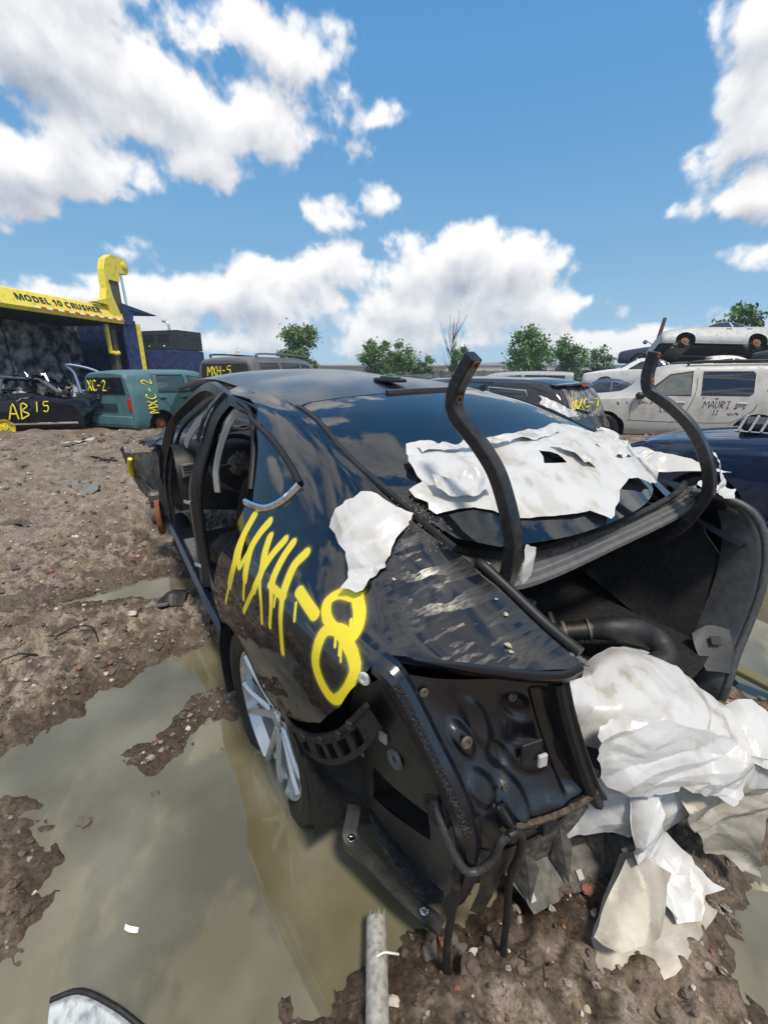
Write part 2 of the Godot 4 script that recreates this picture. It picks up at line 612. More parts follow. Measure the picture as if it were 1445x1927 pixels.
var low_pond := poly2([1.14,-0.92, 1.05,-0.88, 0.96,-0.81, 0.88,-0.74, 0.86,-0.66, 0.83,-0.56, 0.92,-0.30, 1.6,-0.40, 1.5,-0.9])
var g_clod: FastNoiseLite
var g_fine: FastNoiseLite
var g_wide: FastNoiseLite
var g_crack: FastNoiseLite
var g_rut: FastNoiseLite

func sdist(poly: PackedVector2Array, p: Vector2) -> float:
	var best := 1e9
	var inside := false
	var m := poly.size()
	var j := m - 1
	for i in m:
		var a := poly[j]
		var b := poly[i]
		var e := b - a
		var w := p - a
		var q := w - e * clampf(w.dot(e) / maxf(e.length_squared(), 1e-9), 0.0, 1.0)
		best = minf(best, q.length_squared())
		if (b.y > p.y) != (a.y > p.y) and p.x < (a.x - b.x) * (p.y - b.y) / (a.y - b.y) + b.x:
			inside = not inside
		j = i
	return -sqrt(best) if inside else sqrt(best)

func shore(x: float, z: float) -> float:
	# distance to the nearest water's edge, negative over water
	var p := Vector2(x, z)
	p += Vector2(g_clod.get_noise_2d(x * 1.7 + 9.0, z * 1.7), g_clod.get_noise_2d(x * 1.7, z * 1.7 + 40.0)) * 0.035
	var d := 2.0
	if x > -2.6 and x < 1.4 and z > -2.9 and z < 0.5:
		d = maxf(sdist(pond, p), -sdist(spit, p))
	if x > -3.0 and x < -0.4 and z > -3.7 and z < -1.7:
		d = minf(d, sdist(small_pond, p))
	if x > 0.8 and x < 4.2 and z > -3.8 and z < 0.5:
		d = minf(d, minf(sdist(right_pond, p), sdist(low_pond, p)))
	return d

func land(x: float, z: float) -> Vector2:
	# height and how wet the mud is
	var d := shore(x, z)
	var h := 0.0
	var lump := g_clod.get_noise_2d(x, z)
	var fine := g_fine.get_noise_2d(x, z)
	if d < 0.0:
		h = -minf(-d * 0.40, 0.13) + (absf(lump) * 0.045 + fine * 0.010 - 0.004) * smoothstep(-0.13, -0.01, d)
	else:
		var k := smoothstep(0.0, 0.22, d)
		h = minf(d * 0.40, 0.045) + absf(lump) * (0.045 + 0.030 * k) + fine * (0.010 + 0.008 * k) - 0.004 * (1.0 - k)
		h += maxf(0.0, g_wide.get_noise_2d(x, z)) * 0.09 * smoothstep(0.2, 1.5, d)
		var cr := g_crack.get_noise_2d(x, z)
		if x > -0.35 and x < 1.1 and z > -1.0:
			h -= smoothstep(-0.86, -0.97, cr) * 0.022 * k
			h += 0.02 * k
		# wheel ruts run across the yard
		var far := smoothstep(0.4, 1.4, d) * smoothstep(0.6, -0.9, x)
		if far > 0.0:
			var w := (z * 0.93 + x * 0.36) * 5.2 + g_rut.get_noise_2d(x, z) * 3.2
			h += (absf(sin(w)) - 0.55) * 0.11 * far * (0.5 + 0.6 * g_rut.get_noise_2d(x * 0.4 + 50.0, z))
	return Vector2(h, d)

func axis(fine_from: float, fine_to: float, step: float, to_lo: float, to_hi: float, grow: float, grow_hi: float) -> PackedFloat32Array:
	var lo := []
	var s := step
	var q := fine_from
	while q > to_lo:
		s = minf(s * grow, 40.0)
		q -= s
		lo.push_front(q)
	var out := PackedFloat32Array(lo)
	q = fine_from
	while q < fine_to:
		out.append(q)
		q += step
	s = step
	while q < to_hi:
		out.append(q)
		s = minf(s * grow_hi, 40.0)
		q += s
	out.append(q)
	return out

func build_ground() -> void:
	g_clod = noise(4.5, 4, 3)
	g_fine = noise(22.0, 3, 4)
	g_wide = noise(0.55, 2, 6)
	g_rut = noise(0.8, 2, 14)
	g_crack = noise(5.0, 1, 9, FastNoiseLite.TYPE_CELLULAR)
	g_crack.cellular_return_type = FastNoiseLite.RETURN_DISTANCE2_SUB
	g_crack.domain_warp_enabled = true
	g_crack.domain_warp_amplitude = 0.08
	g_crack.domain_warp_frequency = 6.0
	var xs := axis(-2.3, 1.4, 0.0135, -420.0, 420.0, 1.03, 1.035)
	var zs := axis(-3.1, -0.35, 0.0135, -640.0, 60.0, 1.026, 1.12)
	var nx := xs.size()
	var nz := zs.size()
	var pos := PackedVector3Array()
	var nor := PackedVector3Array()
	var col := PackedColorArray()
	pos.resize(nx * nz)
	nor.resize(nx * nz)
	col.resize(nx * nz)
	var tone := noise(1.3, 4, 21)
	var tone2 := noise(9.0, 3, 22)
	for j in nz:
		for i in nx:
			var w := land(xs[i], zs[j])
			var k := j * nx + i
			pos[k] = Vector3(xs[i], w.x, zs[j])
			var a := tone.get_noise_2d(xs[i], zs[j])
			var b := tone2.get_noise_2d(xs[i], zs[j])
			# damp mud: a ragged margin along the pools and darker patches
			var wet := smoothstep(0.20, -0.02, w.y + b * 0.20 + a * 0.26 - 0.02) * 0.9
			wet = maxf(wet, smoothstep(0.0, 0.30, a + b * 0.6) * 0.7 * lerpf(1.0, 0.42, smoothstep(0.5, 1.9, w.y)))
			var dry := Vector3(0.20, 0.155, 0.118).lerp(Vector3(0.36, 0.30, 0.24), clampf(0.5 + a * 1.2 - b * 1.1, 0, 1))
			var c := dry.lerp(Vector3(0.060, 0.040, 0.029), wet)
			col[k] = Color(c.x, c.y, c.z)
	for j in nz:
		for i in nx:
			var dx := pos[j * nx + mini(i + 1, nx - 1)] - pos[j * nx + maxi(i - 1, 0)]
			var dz := pos[mini(j + 1, nz - 1) * nx + i] - pos[maxi(j - 1, 0) * nx + i]
			nor[j * nx + i] = dz.cross(dx).normalized()
	var idx := PackedInt32Array()
	idx.resize((nx - 1) * (nz - 1) * 6)
	var q := 0
	for j in nz - 1:
		for i in nx - 1:
			var k := j * nx + i
			for o in [k, k + 1, k + nx + 1, k, k + nx + 1, k + nx]:
				idx[q] = o
				q += 1
	var arr := []
	arr.resize(Mesh.ARRAY_MAX)
	arr[Mesh.ARRAY_VERTEX] = pos
	arr[Mesh.ARRAY_NORMAL] = nor
	arr[Mesh.ARRAY_COLOR] = col
	arr[Mesh.ARRAY_INDEX] = idx
	var am := ArrayMesh.new()
	am.add_surface_from_arrays(Mesh.PRIMITIVE_TRIANGLES, arr)
	var m := StandardMaterial3D.new()
	m.vertex_color_use_as_albedo = true
	m.albedo_texture = blotch([[0.30, 0.28, 0.26], [0.80, 0.79, 0.78], [1.0, 1.0, 1.0]], [0.15, 0.5, 0.8], 0.03, 31, 1024)
	m.uv1_triplanar = true
	m.uv1_world_triplanar = true
	m.uv1_scale = Vector3.ONE * 1.4
	m.normal_enabled = true
	m.normal_texture = bumps(0.035, 33, 9.0, 1024, 6)
	m.normal_scale = 1.6
	m.roughness_texture = blotch([[0.20, 0.20, 0.20], [0.75, 0.75, 0.75], [0.9, 0.9, 0.9]], [0.25, 0.5, 1.0], 0.02, 35)
	m.roughness = 1.0
	setting("ground", am, m)
	# muddy water lying level in the hollows
	var wm := StandardMaterial3D.new()
	wm.albedo_texture = blotch([[0.112, 0.099, 0.056], [0.150, 0.136, 0.086], [0.200, 0.187, 0.132]], [0.2, 0.5, 0.85], 0.008, 41)
	wm.uv1_triplanar = true
	wm.uv1_world_triplanar = true
	wm.uv1_scale = Vector3.ONE * 0.35
	wm.roughness = 0.02
	wm.metallic_specular = 1.0
	var wb := MB.new()
	wb.quad(V(-2.7, 0, -3.3), V(3.9, 0, -3.3), V(3.9, 0, 0.45), V(-2.7, 0, 0.45))
	setting("water", wb, wm)

var car_place := Transform3D(Basis.from_euler(Vector3(0.0380, 0.6447, 0.0215)), Vector3(0.2828, -0.0913, -1.7562))
var side_loft: Loft
var paint: StandardMaterial3D
var gloss_black: StandardMaterial3D
var trim_black: StandardMaterial3D
var rubber: StandardMaterial3D
var grey_plastic: StandardMaterial3D
var carpet: StandardMaterial3D
var chrome: StandardMaterial3D
var rust: StandardMaterial3D
var tint_glass: StandardMaterial3D
var clear_glass: StandardMaterial3D
var silver: StandardMaterial3D
var cast_iron: StandardMaterial3D

func glassy(r: float, g: float, b: float, alpha: float) -> StandardMaterial3D:
	var m := StandardMaterial3D.new()
	var c := Color(r, g, b).linear_to_srgb()
	c.a = alpha
	m.albedo_color = c
	m.transparency = BaseMaterial3D.TRANSPARENCY_ALPHA
	m.roughness = 0.02
	m.metallic_specular = 0.9
	m.cull_mode = BaseMaterial3D.CULL_DISABLED
	return m

func car_paint(dark: Array, dust: Array, rough: float, seed: int, amount := 0.62) -> StandardMaterial3D:
	# smooth lacquer with a thin, patchy film of dried mud
	var m := StandardMaterial3D.new()
	if seed > 130:
		# cars farther off share one grime pattern
		if not mats.has("grime"):
			mats["grime"] = blotch([[1.0, 1.0, 1.0], [0.97, 0.97, 0.965], [0.72, 0.69, 0.65]], [0.0, 0.5, 1.0], 0.006, 130, 512, 6)
			mats["grime_gloss"] = blotch([[0.16, 0.16, 0.16], [0.20, 0.20, 0.20], [0.6, 0.6, 0.6]], [0.0, 0.55, 1.0], 0.016, 130, 512, 6)
		m.albedo_color = Color(lerpf(dark[0], dust[0], 0.12), lerpf(dark[1], dust[1], 0.12), lerpf(dark[2], dust[2], 0.12)).linear_to_srgb()
		m.albedo_texture = mats["grime"]
		m.roughness_texture = mats["grime_gloss"]
		m.uv1_triplanar = true
		m.uv1_scale = Vector3.ONE * 0.9
		m.metallic_specular = 0.6
		m.cull_mode = BaseMaterial3D.CULL_DISABLED
		return m
	m.albedo_texture = blotch([dark, dark, dust], [0.0, amount, 1.0], 0.016, seed, 512, 6)
	var k := rough
	m.roughness_texture = blotch([[k, k, k], [k, k, k], [0.5, 0.5, 0.5]], [0.0, amount, 1.0], 0.016, seed, 512, 6)
	m.uv1_triplanar = true
	m.uv1_scale = Vector3.ONE * 2.2
	m.metallic_specular = 0.85
	m.cull_mode = BaseMaterial3D.CULL_DISABLED
	return m

func make_materials() -> void:
	paint = car_paint([0.0045, 0.006, 0.011], [0.030, 0.029, 0.028], 0.035, 51, 0.80)
	gloss_black = car_paint([0.003, 0.004, 0.007], [0.030, 0.028, 0.026], 0.07, 53, 0.76)
	trim_black = worn([[0.006, 0.006, 0.007], [0.013, 0.013, 0.014], [0.040, 0.037, 0.034]], [0.0, 0.6, 1.0], 0.55, 3.0, 55, 0.25)
	rubber = worn([[0.004, 0.004, 0.0045], [0.008, 0.008, 0.0085], [0.022, 0.021, 0.02]], [0.0, 0.6, 1.0], 0.5, 3.0, 57, 0.1)
	grey_plastic = worn([[0.085, 0.088, 0.092], [0.12, 0.123, 0.128], [0.17, 0.16, 0.15]], [0.0, 0.55, 1.0], 0.5, 4.0, 59, 0.1)
	carpet = worn([[0.004, 0.004, 0.005], [0.010, 0.010, 0.011], [0.024, 0.024, 0.025]], [0.2, 0.6, 1.0], 0.95, 6.0, 61, 0.8)
	chrome = mat(0.85, 0.86, 0.88, 0.07, 1.0)
	silver = worn([[0.62, 0.63, 0.65], [0.70, 0.71, 0.72], [0.45, 0.42, 0.38]], [0.0, 0.62, 1.0], 0.30, 4.0, 63, 0.0, 0.75)
	rust = worn([[0.10, 0.035, 0.012], [0.22, 0.085, 0.030], [0.30, 0.15, 0.07]], [0.15, 0.5, 0.9], 0.8, 5.0, 65, 0.5, 0.2)
	cast_iron = worn([[0.05, 0.045, 0.04], [0.13, 0.12, 0.11], [0.22, 0.17, 0.13]], [0.1, 0.5, 0.9], 0.6, 6.0, 67, 0.4, 0.5)
	tint_glass = glassy(0.004, 0.006, 0.009, 0.93)
	clear_glass = glassy(0.02, 0.04, 0.038, 0.38)

var sections := [
[-0.95, -.80,.20,-.885,.42,-.92,.70,-.912,.90,-.885,.98,-.81,1.085,-.69,1.25,-.60,1.37,-.52,1.415],
[-0.6, -.80,.20,-.885,.42,-.92,.70,-.912,.90,-.885,.98,-.81,1.09,-.69,1.255,-.60,1.37,-.52,1.412],
[-0.3, -.80,.20,-.885,.42,-.922,.70,-.912,.90,-.885,.98,-.805,1.10,-.69,1.26,-.60,1.36,-.54,1.385],
[-0.1, -.80,.20,-.885,.42,-.922,.70,-.912,.90,-.885,.985,-.80,1.105,-.695,1.245,-.61,1.33,-.555,1.355],
[0.1, -.80,.20,-.885,.42,-.92,.70,-.908,.895,-.88,.985,-.80,1.09,-.71,1.20,-.635,1.275,-.58,1.30],
[0.3, -.79,.22,-.87,.42,-.908,.70,-.895,.89,-.865,.975,-.80,1.06,-.715,1.15,-.635,1.21,-.58,1.235],
[0.45, -.77,.25,-.85,.45,-.89,.70,-.875,.88,-.84,.96,-.775,1.025,-.70,1.085,-.62,1.13,-.55,1.15],
[0.6, -.74,.28,-.82,.48,-.855,.70,-.84,.86,-.80,.935,-.735,.985,-.66,1.02,-.58,1.05,-.50,1.065],
[0.74, -.70,.30,-.77,.50,-.80,.70,-.785,.84,-.745,.905,-.69,.945,-.62,.97,-.55,.99,-.485,1.0],
[0.84, -.66,.30,-.72,.50,-.75,.70,-.735,.83,-.70,.885,-.65,.92,-.60,.945,-.54,.96,-.48,.97]]

func stroke_into(cov: PackedFloat32Array, w: int, h: int, pts: Array, r: float, spray: float, z0: float, y1: float, ppm: float) -> void:
	# sprayed line through (z, y) points: a solid core of half width R metres and a mist around it
	var P := []
	for i in range(0, pts.size(), 2):
		P.append(Vector3(pts[i], pts[i + 1], 0))
	var S := spline(P, 8) if P.size() > 2 else P
	for i in S.size() - 1:
		var a := Vector2((S[i].x - z0) * ppm, (y1 - S[i].y) * ppm)
		var b := Vector2((S[i + 1].x - z0) * ppm, (y1 - S[i + 1].y) * ppm)
		var reach := (r + spray * 3.0) * ppm
		for y in range(maxi(0, int(minf(a.y, b.y) - reach)), mini(h, int(maxf(a.y, b.y) + reach) + 1)):
			for x in range(maxi(0, int(minf(a.x, b.x) - reach)), mini(w, int(maxf(a.x, b.x) + reach) + 1)):
				var p := Vector2(x, y)
				var q := Geometry2D.get_closest_point_to_segment(p, a, b)
				var d := p.distance_to(q) / ppm - r
				var c := 1.0 if d < 0.0 else exp(-d / spray) * 0.42
				if c > cov[y * w + x]:
					cov[y * w + x] = c

func quarter_paint() -> StandardMaterial3D:
	var z0 := -0.5
	var y1 := 1.2
	var ppm := 900.0
	var w := int(1.4 * ppm)
	var h := int(0.9 * ppm)
	var cov := PackedFloat32Array()
	cov.resize(w * h)
	for s in [[[-0.075,1.087, -0.072,1.044, -0.061,0.994, -0.046,0.952, -0.071,0.881], 0.0165, 0.0018], [[-0.071,0.881, -0.113,0.799], 0.007, 0.0012],
			[[0.020,1.094, 0.008,1.064, 0.007,1.023, 0.027,0.986, 0.045,0.949], 0.015, 0.0018], [[0.045,0.949, 0.045,0.887], 0.008, 0.0012],
			[[-0.062,1.03, -0.035,0.985, -0.008,0.965, 0.004,1.0, 0.008,1.05], 0.010, 0.0018],
			[[0.064,1.068, 0.081,1.039, 0.114,0.994, 0.110,0.942], 0.0125, 0.0018], [[0.110,0.942, 0.050,0.848], 0.009, 0.0012],
			[[0.134,1.079, 0.121,1.044, 0.115,1.002, 0.118,0.981], 0.0125, 0.0018], [[0.118,0.981, 0.157,0.931, 0.172,0.873], 0.007, 0.0012],
			[[0.172,1.082, 0.169,1.051, 0.175,1.008, 0.183,0.984], 0.0125, 0.0018], [[0.183,0.984, 0.212,0.940, 0.218,0.885], 0.008, 0.0012],
			[[0.176,0.982, 0.212,0.979, 0.249,0.979], 0.010, 0.0018],
			[[0.240,1.077, 0.227,1.047, 0.235,1.009, 0.245,0.977], 0.013, 0.0025], [[0.245,0.977, 0.264,0.934, 0.290,0.846], 0.0085, 0.0025],
			[[0.293,1.006, 0.325,0.996, 0.372,0.981], 0.013, 0.0018], [[0.301,0.982, 0.320,0.948], 0.004, 0.001],
			[[0.439,1.035, 0.400,1.032, 0.385,1.011, 0.409,0.985, 0.447,0.972, 0.483,0.966, 0.488,0.983, 0.469,1.010, 0.439,1.035], 0.0105, 0.0026],
			[[0.478,0.964, 0.455,0.975, 0.421,0.963, 0.419,0.922, 0.427,0.882, 0.459,0.847, 0.497,0.835, 0.525,0.872, 0.533,0.917, 0.512,0.944, 0.478,0.964], 0.0125, 0.0030],
			[[0.451,0.964, 0.463,0.945], 0.003, 0.001], [[0.462,0.968, 0.482,0.935], 0.003, 0.001], [[0.470,0.962, 0.492,0.925], 0.0025, 0.001], [[0.461,0.998, 0.475,0.982], 0.003, 0.001], [[-0.041,0.986, -0.016,0.968], 0.004, 0.001], [[0.216,0.972, 0.226,0.945], 0.004, 0.001]]:
		stroke_into(cov, w, h, s[0], s[1], s[2], z0, y1, ppm)
	var dirt := noise(0.012, 5, 71)
	var speck := noise(0.09, 3, 72)
	var img := Image.create(w, h, false, Image.FORMAT_RGB8)
	var rgh := Image.create(w, h, false, Image.FORMAT_RGB8)
	for y in h:
		for x in w:
			var c := cov[y * w + x]
			var low := dirt.get_noise_2d(x, y * 1.6)
			var film := clampf((low + 0.05) * 0.9, 0.0, 1.0) * (0.6 + 0.8 * speck.get_noise_2d(x, y))
			film = clampf(film, 0.0, 1.0) * 0.55
			# dried water marks with hard edges on the deck above the lamp
			var zz := z0 + x / ppm
			var yy := y1 - y / ppm
			if zz > 0.40 and yy > 0.90:
				var pool := dirt.get_noise_2d(x * 1.3 + 400.0, y * 2.6)
				var run := speck.get_noise_2d(x * 0.55 + y * 0.5, y * 0.05 + 90.0)
				if pool + run * 0.5 > 0.06:
					film = maxf(film, 0.42 + 0.3 * speck.get_noise_2d(x * 1.5, y * 1.5))
			var base := Vector3(0.0045, 0.006, 0.011).lerp(Vector3(0.034, 0.030, 0.024), film)
			var grain := 0.5 + 0.5 * speck.get_noise_2d(x * 3.0, y * 3.0)
			var a := c
			if c < 1.0:
				a = clampf(c * (0.35 + 1.3 * grain), 0.0, 0.9)
			var col := base.lerp(Vector3(0.80, 0.66, 0.012), a)
			img.set_pixel(x, y, Color(col.x, col.y, col.z).linear_to_srgb())
			var r := lerpf(lerpf(0.04, 0.42, film), 0.42, clampf(a * 1.6, 0.0, 1.0))
			rgh.set_pixel(x, y, Color(r, r, r))
	var m := StandardMaterial3D.new()
	m.albedo_texture = ImageTexture.create_from_image(img)
	m.roughness_texture = ImageTexture.create_from_image(rgh)
	m.roughness = 1.0
	m.metallic_specular = 0.85
	m.cull_mode = BaseMaterial3D.CULL_DISABLED
	return m

func bolt(parent: Node, at: Vector3, facing: Vector3, r: float, m: Material, called := "bolt") -> void:
	var mb := MB.new()
	var n := facing.normalized()
	var s := n.cross(Vector3.UP if absf(n.y) < 0.9 else Vector3.RIGHT).normalized()
	var xf := Transform3D(Basis(s, n, s.cross(n)), at)
	mb.lathe([Vector2(r * 1.0, 0.0), Vector2(r, r * 0.25), Vector2(r * 0.85, r * 0.35), Vector2(r * 0.45, r * 0.35), Vector2(r * 0.45, r * 0.1), Vector2(0.0, r * 0.1)], 14, xf)
	part(called, mb, m, parent)

func plate(parent: Node, called: String, at: Vector3, facing: Vector3, up: Vector3, w: float, h: float, d: float, m: Material) -> MeshInstance3D:
	var n := facing.normalized()
	var s := up.cross(n).normalized()
	var mb := MB.new()
	mb.box(Transform3D(Basis(s, n.cross(s), n), at), Vector3(w, h, d), d * 0.3)
	return part(called, mb, m, parent)

func make_wheel(parent: Node, at: Vector3, r_tyre: float, r_rim: float, spokes: int, rim_mat: Material, out := -1.0, detail := 40, twin := true, flat_face := false) -> Node3D:
	var w := Node3D.new()
	w.name = "wheel"
	parent.add_child(w, true)
	var xf := Transform3D(Basis(Vector3(0, 0, 1), Vector3(out, 0, 0), Vector3(0, out, 0)).orthonormalized(), at)
	var k := r_tyre / 0.36
	var t := MB.new()
	t.lathe([Vector2(r_rim * 0.985, -0.012), Vector2(r_rim * 1.03, 0.006), Vector2(lerpf(r_rim, r_tyre, 0.35), 0.018), Vector2(lerpf(r_rim, r_tyre, 0.7), 0.014), Vector2(r_tyre * 0.965, -0.008), Vector2(r_tyre * 0.99, -0.03), Vector2(r_tyre, -0.06), Vector2(r_tyre, -0.10), Vector2(r_tyre * 0.995, -0.104), Vector2(r_tyre * 0.995, -0.11), Vector2(r_tyre, -0.114), Vector2(r_tyre, -0.17 * k), Vector2(r_tyre * 0.97, -0.205 * k), Vector2(r_rim * 1.05, -0.225 * k)], detail, xf)
	part("tyre", t, rubber, w)
	var rim := MB.new()
	rim.lathe([Vector2(r_rim, -0.010), Vector2(r_rim * 0.995, 0.0), Vector2(r_rim * 0.965, 0.0), Vector2(r_rim * 0.945, -0.016), Vector2(r_rim * 0.91, -0.04), Vector2(r_rim * 0.89, -0.19 * k)], detail, xf)
	var hub := r_rim * 0.26
	rim.lathe([Vector2(0.0, -0.028), Vector2(hub * 0.42, -0.028), Vector2(hub * 0.46, -0.036), Vector2(hub * 0.95, -0.034), Vector2(hub, -0.05), Vector2(hub, -0.075)], 20, xf)
	for i in spokes:
		for tw in ([-1.0, 1.0] if twin else [0.0]):
			var a0: float = TAU * i / spokes + tw * 0.20 + 0.35
			var a1: float = TAU * i / spokes + tw * 0.235 + 0.35
			var path := []
			for q in [[0.20, -0.040, a0], [0.42, -0.030, a0], [0.70, -0.016, lerpf(a0, a1, 0.5)], [0.94, -0.010, a1]]:
				path.append(xf * Vector3(cos(q[2]) * r_rim * q[0], q[1], sin(q[2]) * r_rim * q[0]))
			var sw := r_rim * (0.052 if twin else 0.10)
			rim.sweep(spline(path, 4), [Vector2(-sw, 0.0), Vector2(-sw * 0.55, 0.011), Vector2(sw * 0.3, 0.012), Vector2(sw, 0.002), Vector2(sw * 0.9, -0.024), Vector2(-sw * 0.9, -0.024)], xf.basis.y)
		if twin:
			var an := TAU * i / spokes + 0.35
			var web := MB.new()
			rim.bar(xf * Vector3(cos(an) * r_rim * 0.2, -0.046, sin(an) * r_rim * 0.2), xf * Vector3(cos(an) * r_rim * 0.42, -0.042, sin(an) * r_rim * 0.42), r_rim * 0.10, 0.012)
	part("rim", rim, rim_mat, w)
	if detail > 24:
		for i in spokes:
			var an := TAU * (i + 0.5) / spokes + 0.35
			bolt(w, xf * Vector3(cos(an) * hub * 0.72, -0.036, sin(an) * hub * 0.72), xf.basis.y, 0.010, cast_iron, "lug_nut")
	var br := MB.new()
	br.lathe([Vector2(r_rim * 0.3, -0.085), Vector2(r_rim * 0.66, -0.085), Vector2(r_rim * 0.66, -0.105), Vector2(r_rim * 0.3, -0.105)], 28, xf)
	part("brake_disc", br, cast_iron, w)
	return w

var cap_surface: Callable

func build_sedan() -> void:
	var car := thing("sedan", "black four-door sedan without doors or trunk lid, sprayed MXH-8 in yellow, standing in the puddle", "car")
	car.transform = car_place
	var rows := []
	for s in sections:
		var r := []
		for k in 9:
			r.append(V(s[1 + k * 2], s[2 + k * 2], s[0]))
		rows.append(r)
	side_loft = Loft.new(rows)
	var on_side := func(q: Vector2) -> Vector3: return side_loft.p(q.x, q.y)
	var on_right := func(q: Vector2) -> Vector3: return side_loft.p(q.x, q.y) * Vector3(-1, 1, 1)
	var spray_uv := func(p: Vector3, _q: Vector2) -> Vector2: return Vector2((p.z + 0.5) / 1.4, (1.2 - p.y) / 0.9)
	# --- outer skin on the left
	var q_poly := poly2([2.684,4.918, 2.722,4.625, 2.80,4.102, 2.60,3.320, 2.35,2.678, 2.178,2.110, 2.356,1.895, 2.75,2.0, 3.1,2.06, 3.488,2.031, 3.890,1.877, 4.124,1.70, 4.555,1.66, 4.957,1.772, 5.626,1.995, 6.024,2.192, 6.442,2.686, 6.672,3.375, 6.731,3.983, 6.805,4.386, 7.198,4.817, 7.581,5.322, 8.039,5.923, 8.536,6.570, 8.93,7.40, 9.0,8.0, 8.0,8.0, 7.0,8.0, 6.4,7.95, 5.8,7.75, 5.0,7.6, 4.0,7.7, 3.0,7.8, 1.95,7.9, 1.5,8.0, 0.0,8.0, 0.0,7.25, 0.9,7.2, 1.3,6.95, 1.511,6.56, 2.297,6.26, 3.170,6.10, 3.80,5.96, 3.74,5.60, 3.40,5.15, 2.752,5.04])
	part("quarter_panel", region(q_poly, [], Vector2(0.11, 0.11), on_side, spray_uv), quarter_paint(), car)
	part("right_quarter_panel", region(poly2([0.0,0.5, 2.2,0.5, 2.3,1.6, 3.0,2.1, 3.6,2.1, 4.3,1.6, 4.6,0.5, 6.5,0.6, 8.9,1.0, 9.0,8.0, 6.4,7.95, 5.0,7.6, 3.0,7.8, 1.5,8.0, 0.0,8.0, 0.0,7.25, 1.3,6.95, 2.3,6.26, 3.8,5.96, 3.4,5.15, 0.0,5.05]), [], Vector2(0.3, 0.3), on_right), paint, car)
	var pane_poly := poly2([1.42,6.50, 2.297,6.24, 3.170,6.08, 3.79,5.95, 3.72,5.60, 3.38,5.16, 2.74,5.06, 2.1,5.75])
	var sunk := func(q: Vector2) -> Vector3: return side_loft.p(q.x, q.y) + Vector3(0.010, -0.003, 0)
	part("quarter_window", region(pane_poly, [], Vector2(0.2, 0.2), sunk), glassy(0.006, 0.009, 0.011, 0.82), car)
	var bead := []
	for q in [[1.42,6.52], [2.297,6.25], [3.170,6.09], [3.79,5.96]]:
		bead.append(side_loft.p(q[0], q[1]) + V(-0.003, 0, 0))
	var mb := MB.new()
	mb.tube(spline(bead, 5), 0.011, 8)
	part("window_seal", mb, rubber, car)
	var cp := []
	for q in [[2.66,4.99], [3.0,5.02], [3.36,5.12], [3.60,5.33], [3.76,5.62], [3.84,5.95]]:
		cp.append(side_loft.p(q[0], q[1]) + V(-0.004, 0, 0))
	mb = MB.new()
	mb.sweep(spline(cp, 6), [Vector2(-0.006, -0.015), Vector2(0.003, -0.013), Vector2(0.006, 0.0), Vector2(0.003, 0.013), Vector2(-0.006, 0.015)], V(-0.3, 1, 0.1))
	part("chrome_trim", mb, chrome, car)
	# drop edge where the skin folds over the missing tail lamp
	var fold := []
	for q in [[6.76,4.25], [6.82,4.40], [7.198,4.817], [7.581,5.322], [8.039,5.923], [8.536,6.570], [8.90,7.30], [9.0,7.98]]:
		fold.append(side_loft.p(q[0], q[1]))
	var fr := spline(fold, 6)
	var g := []
	for lvl in [[0.0, 0.0, 0.0], [0.004, -0.008, 0.003], [0.003, -0.024, 0.0], [-0.012, -0.030, -0.012]]:
		var row := []
		for i in fr.size():
			var f := smoothstep(0.0, 0.25, float(i) / fr.size())
			row.append(fr[i] + V(-lvl[0] * 0.5, lvl[1] * (0.3 + 0.9 * f), lvl[2] + lvl[0]))
		g.append(row)
	mb = MB.new()
	mb.grid(g)
	part("tail_lamp_ledge", mb, paint, car)
	# --- roof and rear window: one curved cap between the two sides
	var edge_l := func(a: float) -> Vector3:
		if a < 0.0:
			return Loft.along([V(-0.60, 1.30, -2.10), V(-0.545, 1.392, -1.75), V(-0.522, 1.428, -1.35), V(-0.52, 1.415, -0.95)], 3.0 + a)
		return side_loft.p(a, 8.0 if a < 2.0 else lerpf(7.9, 7.6, smoothstep(2.0, 4.5, a)) + smoothstep(4.5, 6.4, a) * 0.35)
	var cap := func(q: Vector2) -> Vector3:
		var e: Vector3 = edge_l.call(q.x)
		var u := q.y
		var rise := 0.045 - 0.022 * smoothstep(0.0, 3.0, q.x) + 0.012 * smoothstep(4.5, 6.2, q.x)
		var bow := 0.085 * smoothstep(0.5, 2.2, q.x) + 0.045 * smoothstep(4.0, 6.2, q.x)
		var down := -0.035 * smoothstep(4.5, 6.4, q.x)
		var k := 1.0 - u * u * u * u * 0.35 - u * u * 0.65
		return V(-e.x * u, e.y + rise * k + down * k, e.z + bow * k)
	cap_surface = cap
	part("roof", region(poly2([-2.8,-1, -2.8,1, 2.05,1, 2.02,0.97, 1.92,0.90, 1.90,0.5, 1.90,0.0, 1.90,-0.5, 1.92,-0.90, 2.02,-0.97, 2.05,-1]), [], Vector2(0.2, 0.05), cap), paint, car)
	part("rear_window", region(poly2([2.05,-0.955, 1.95,-0.90, 1.93,-0.5, 1.93,0.0, 1.93,0.5, 1.95,0.90, 2.05,0.955, 4.0,0.965, 5.6,0.965, 6.15,0.93, 6.38,0.80, 6.42,0.4, 6.42,0.0, 6.42,-0.4, 6.38,-0.80, 6.15,-0.93, 5.6,-0.965, 4.0,-0.965]), [], Vector2(0.2, 0.05), cap), tint_glass, car)
	# black gutters beside the glass
	for s in [-1.0, 1.0]:
		var lin := []
		for i in 15:
			lin.append(cap.call(Vector2(2.0 + i * 0.31, s * 0.98)) + V(0, 0.002, 0))
		mb = MB.new()
		mb.sweep(lin, [Vector2(-0.010, -0.006), Vector2(0.010, -0.006), Vector2(0.008, 0.003), Vector2(-0.008, 0.003)], Vector3.UP)
		part("window_gutter", mb, trim_black, car)
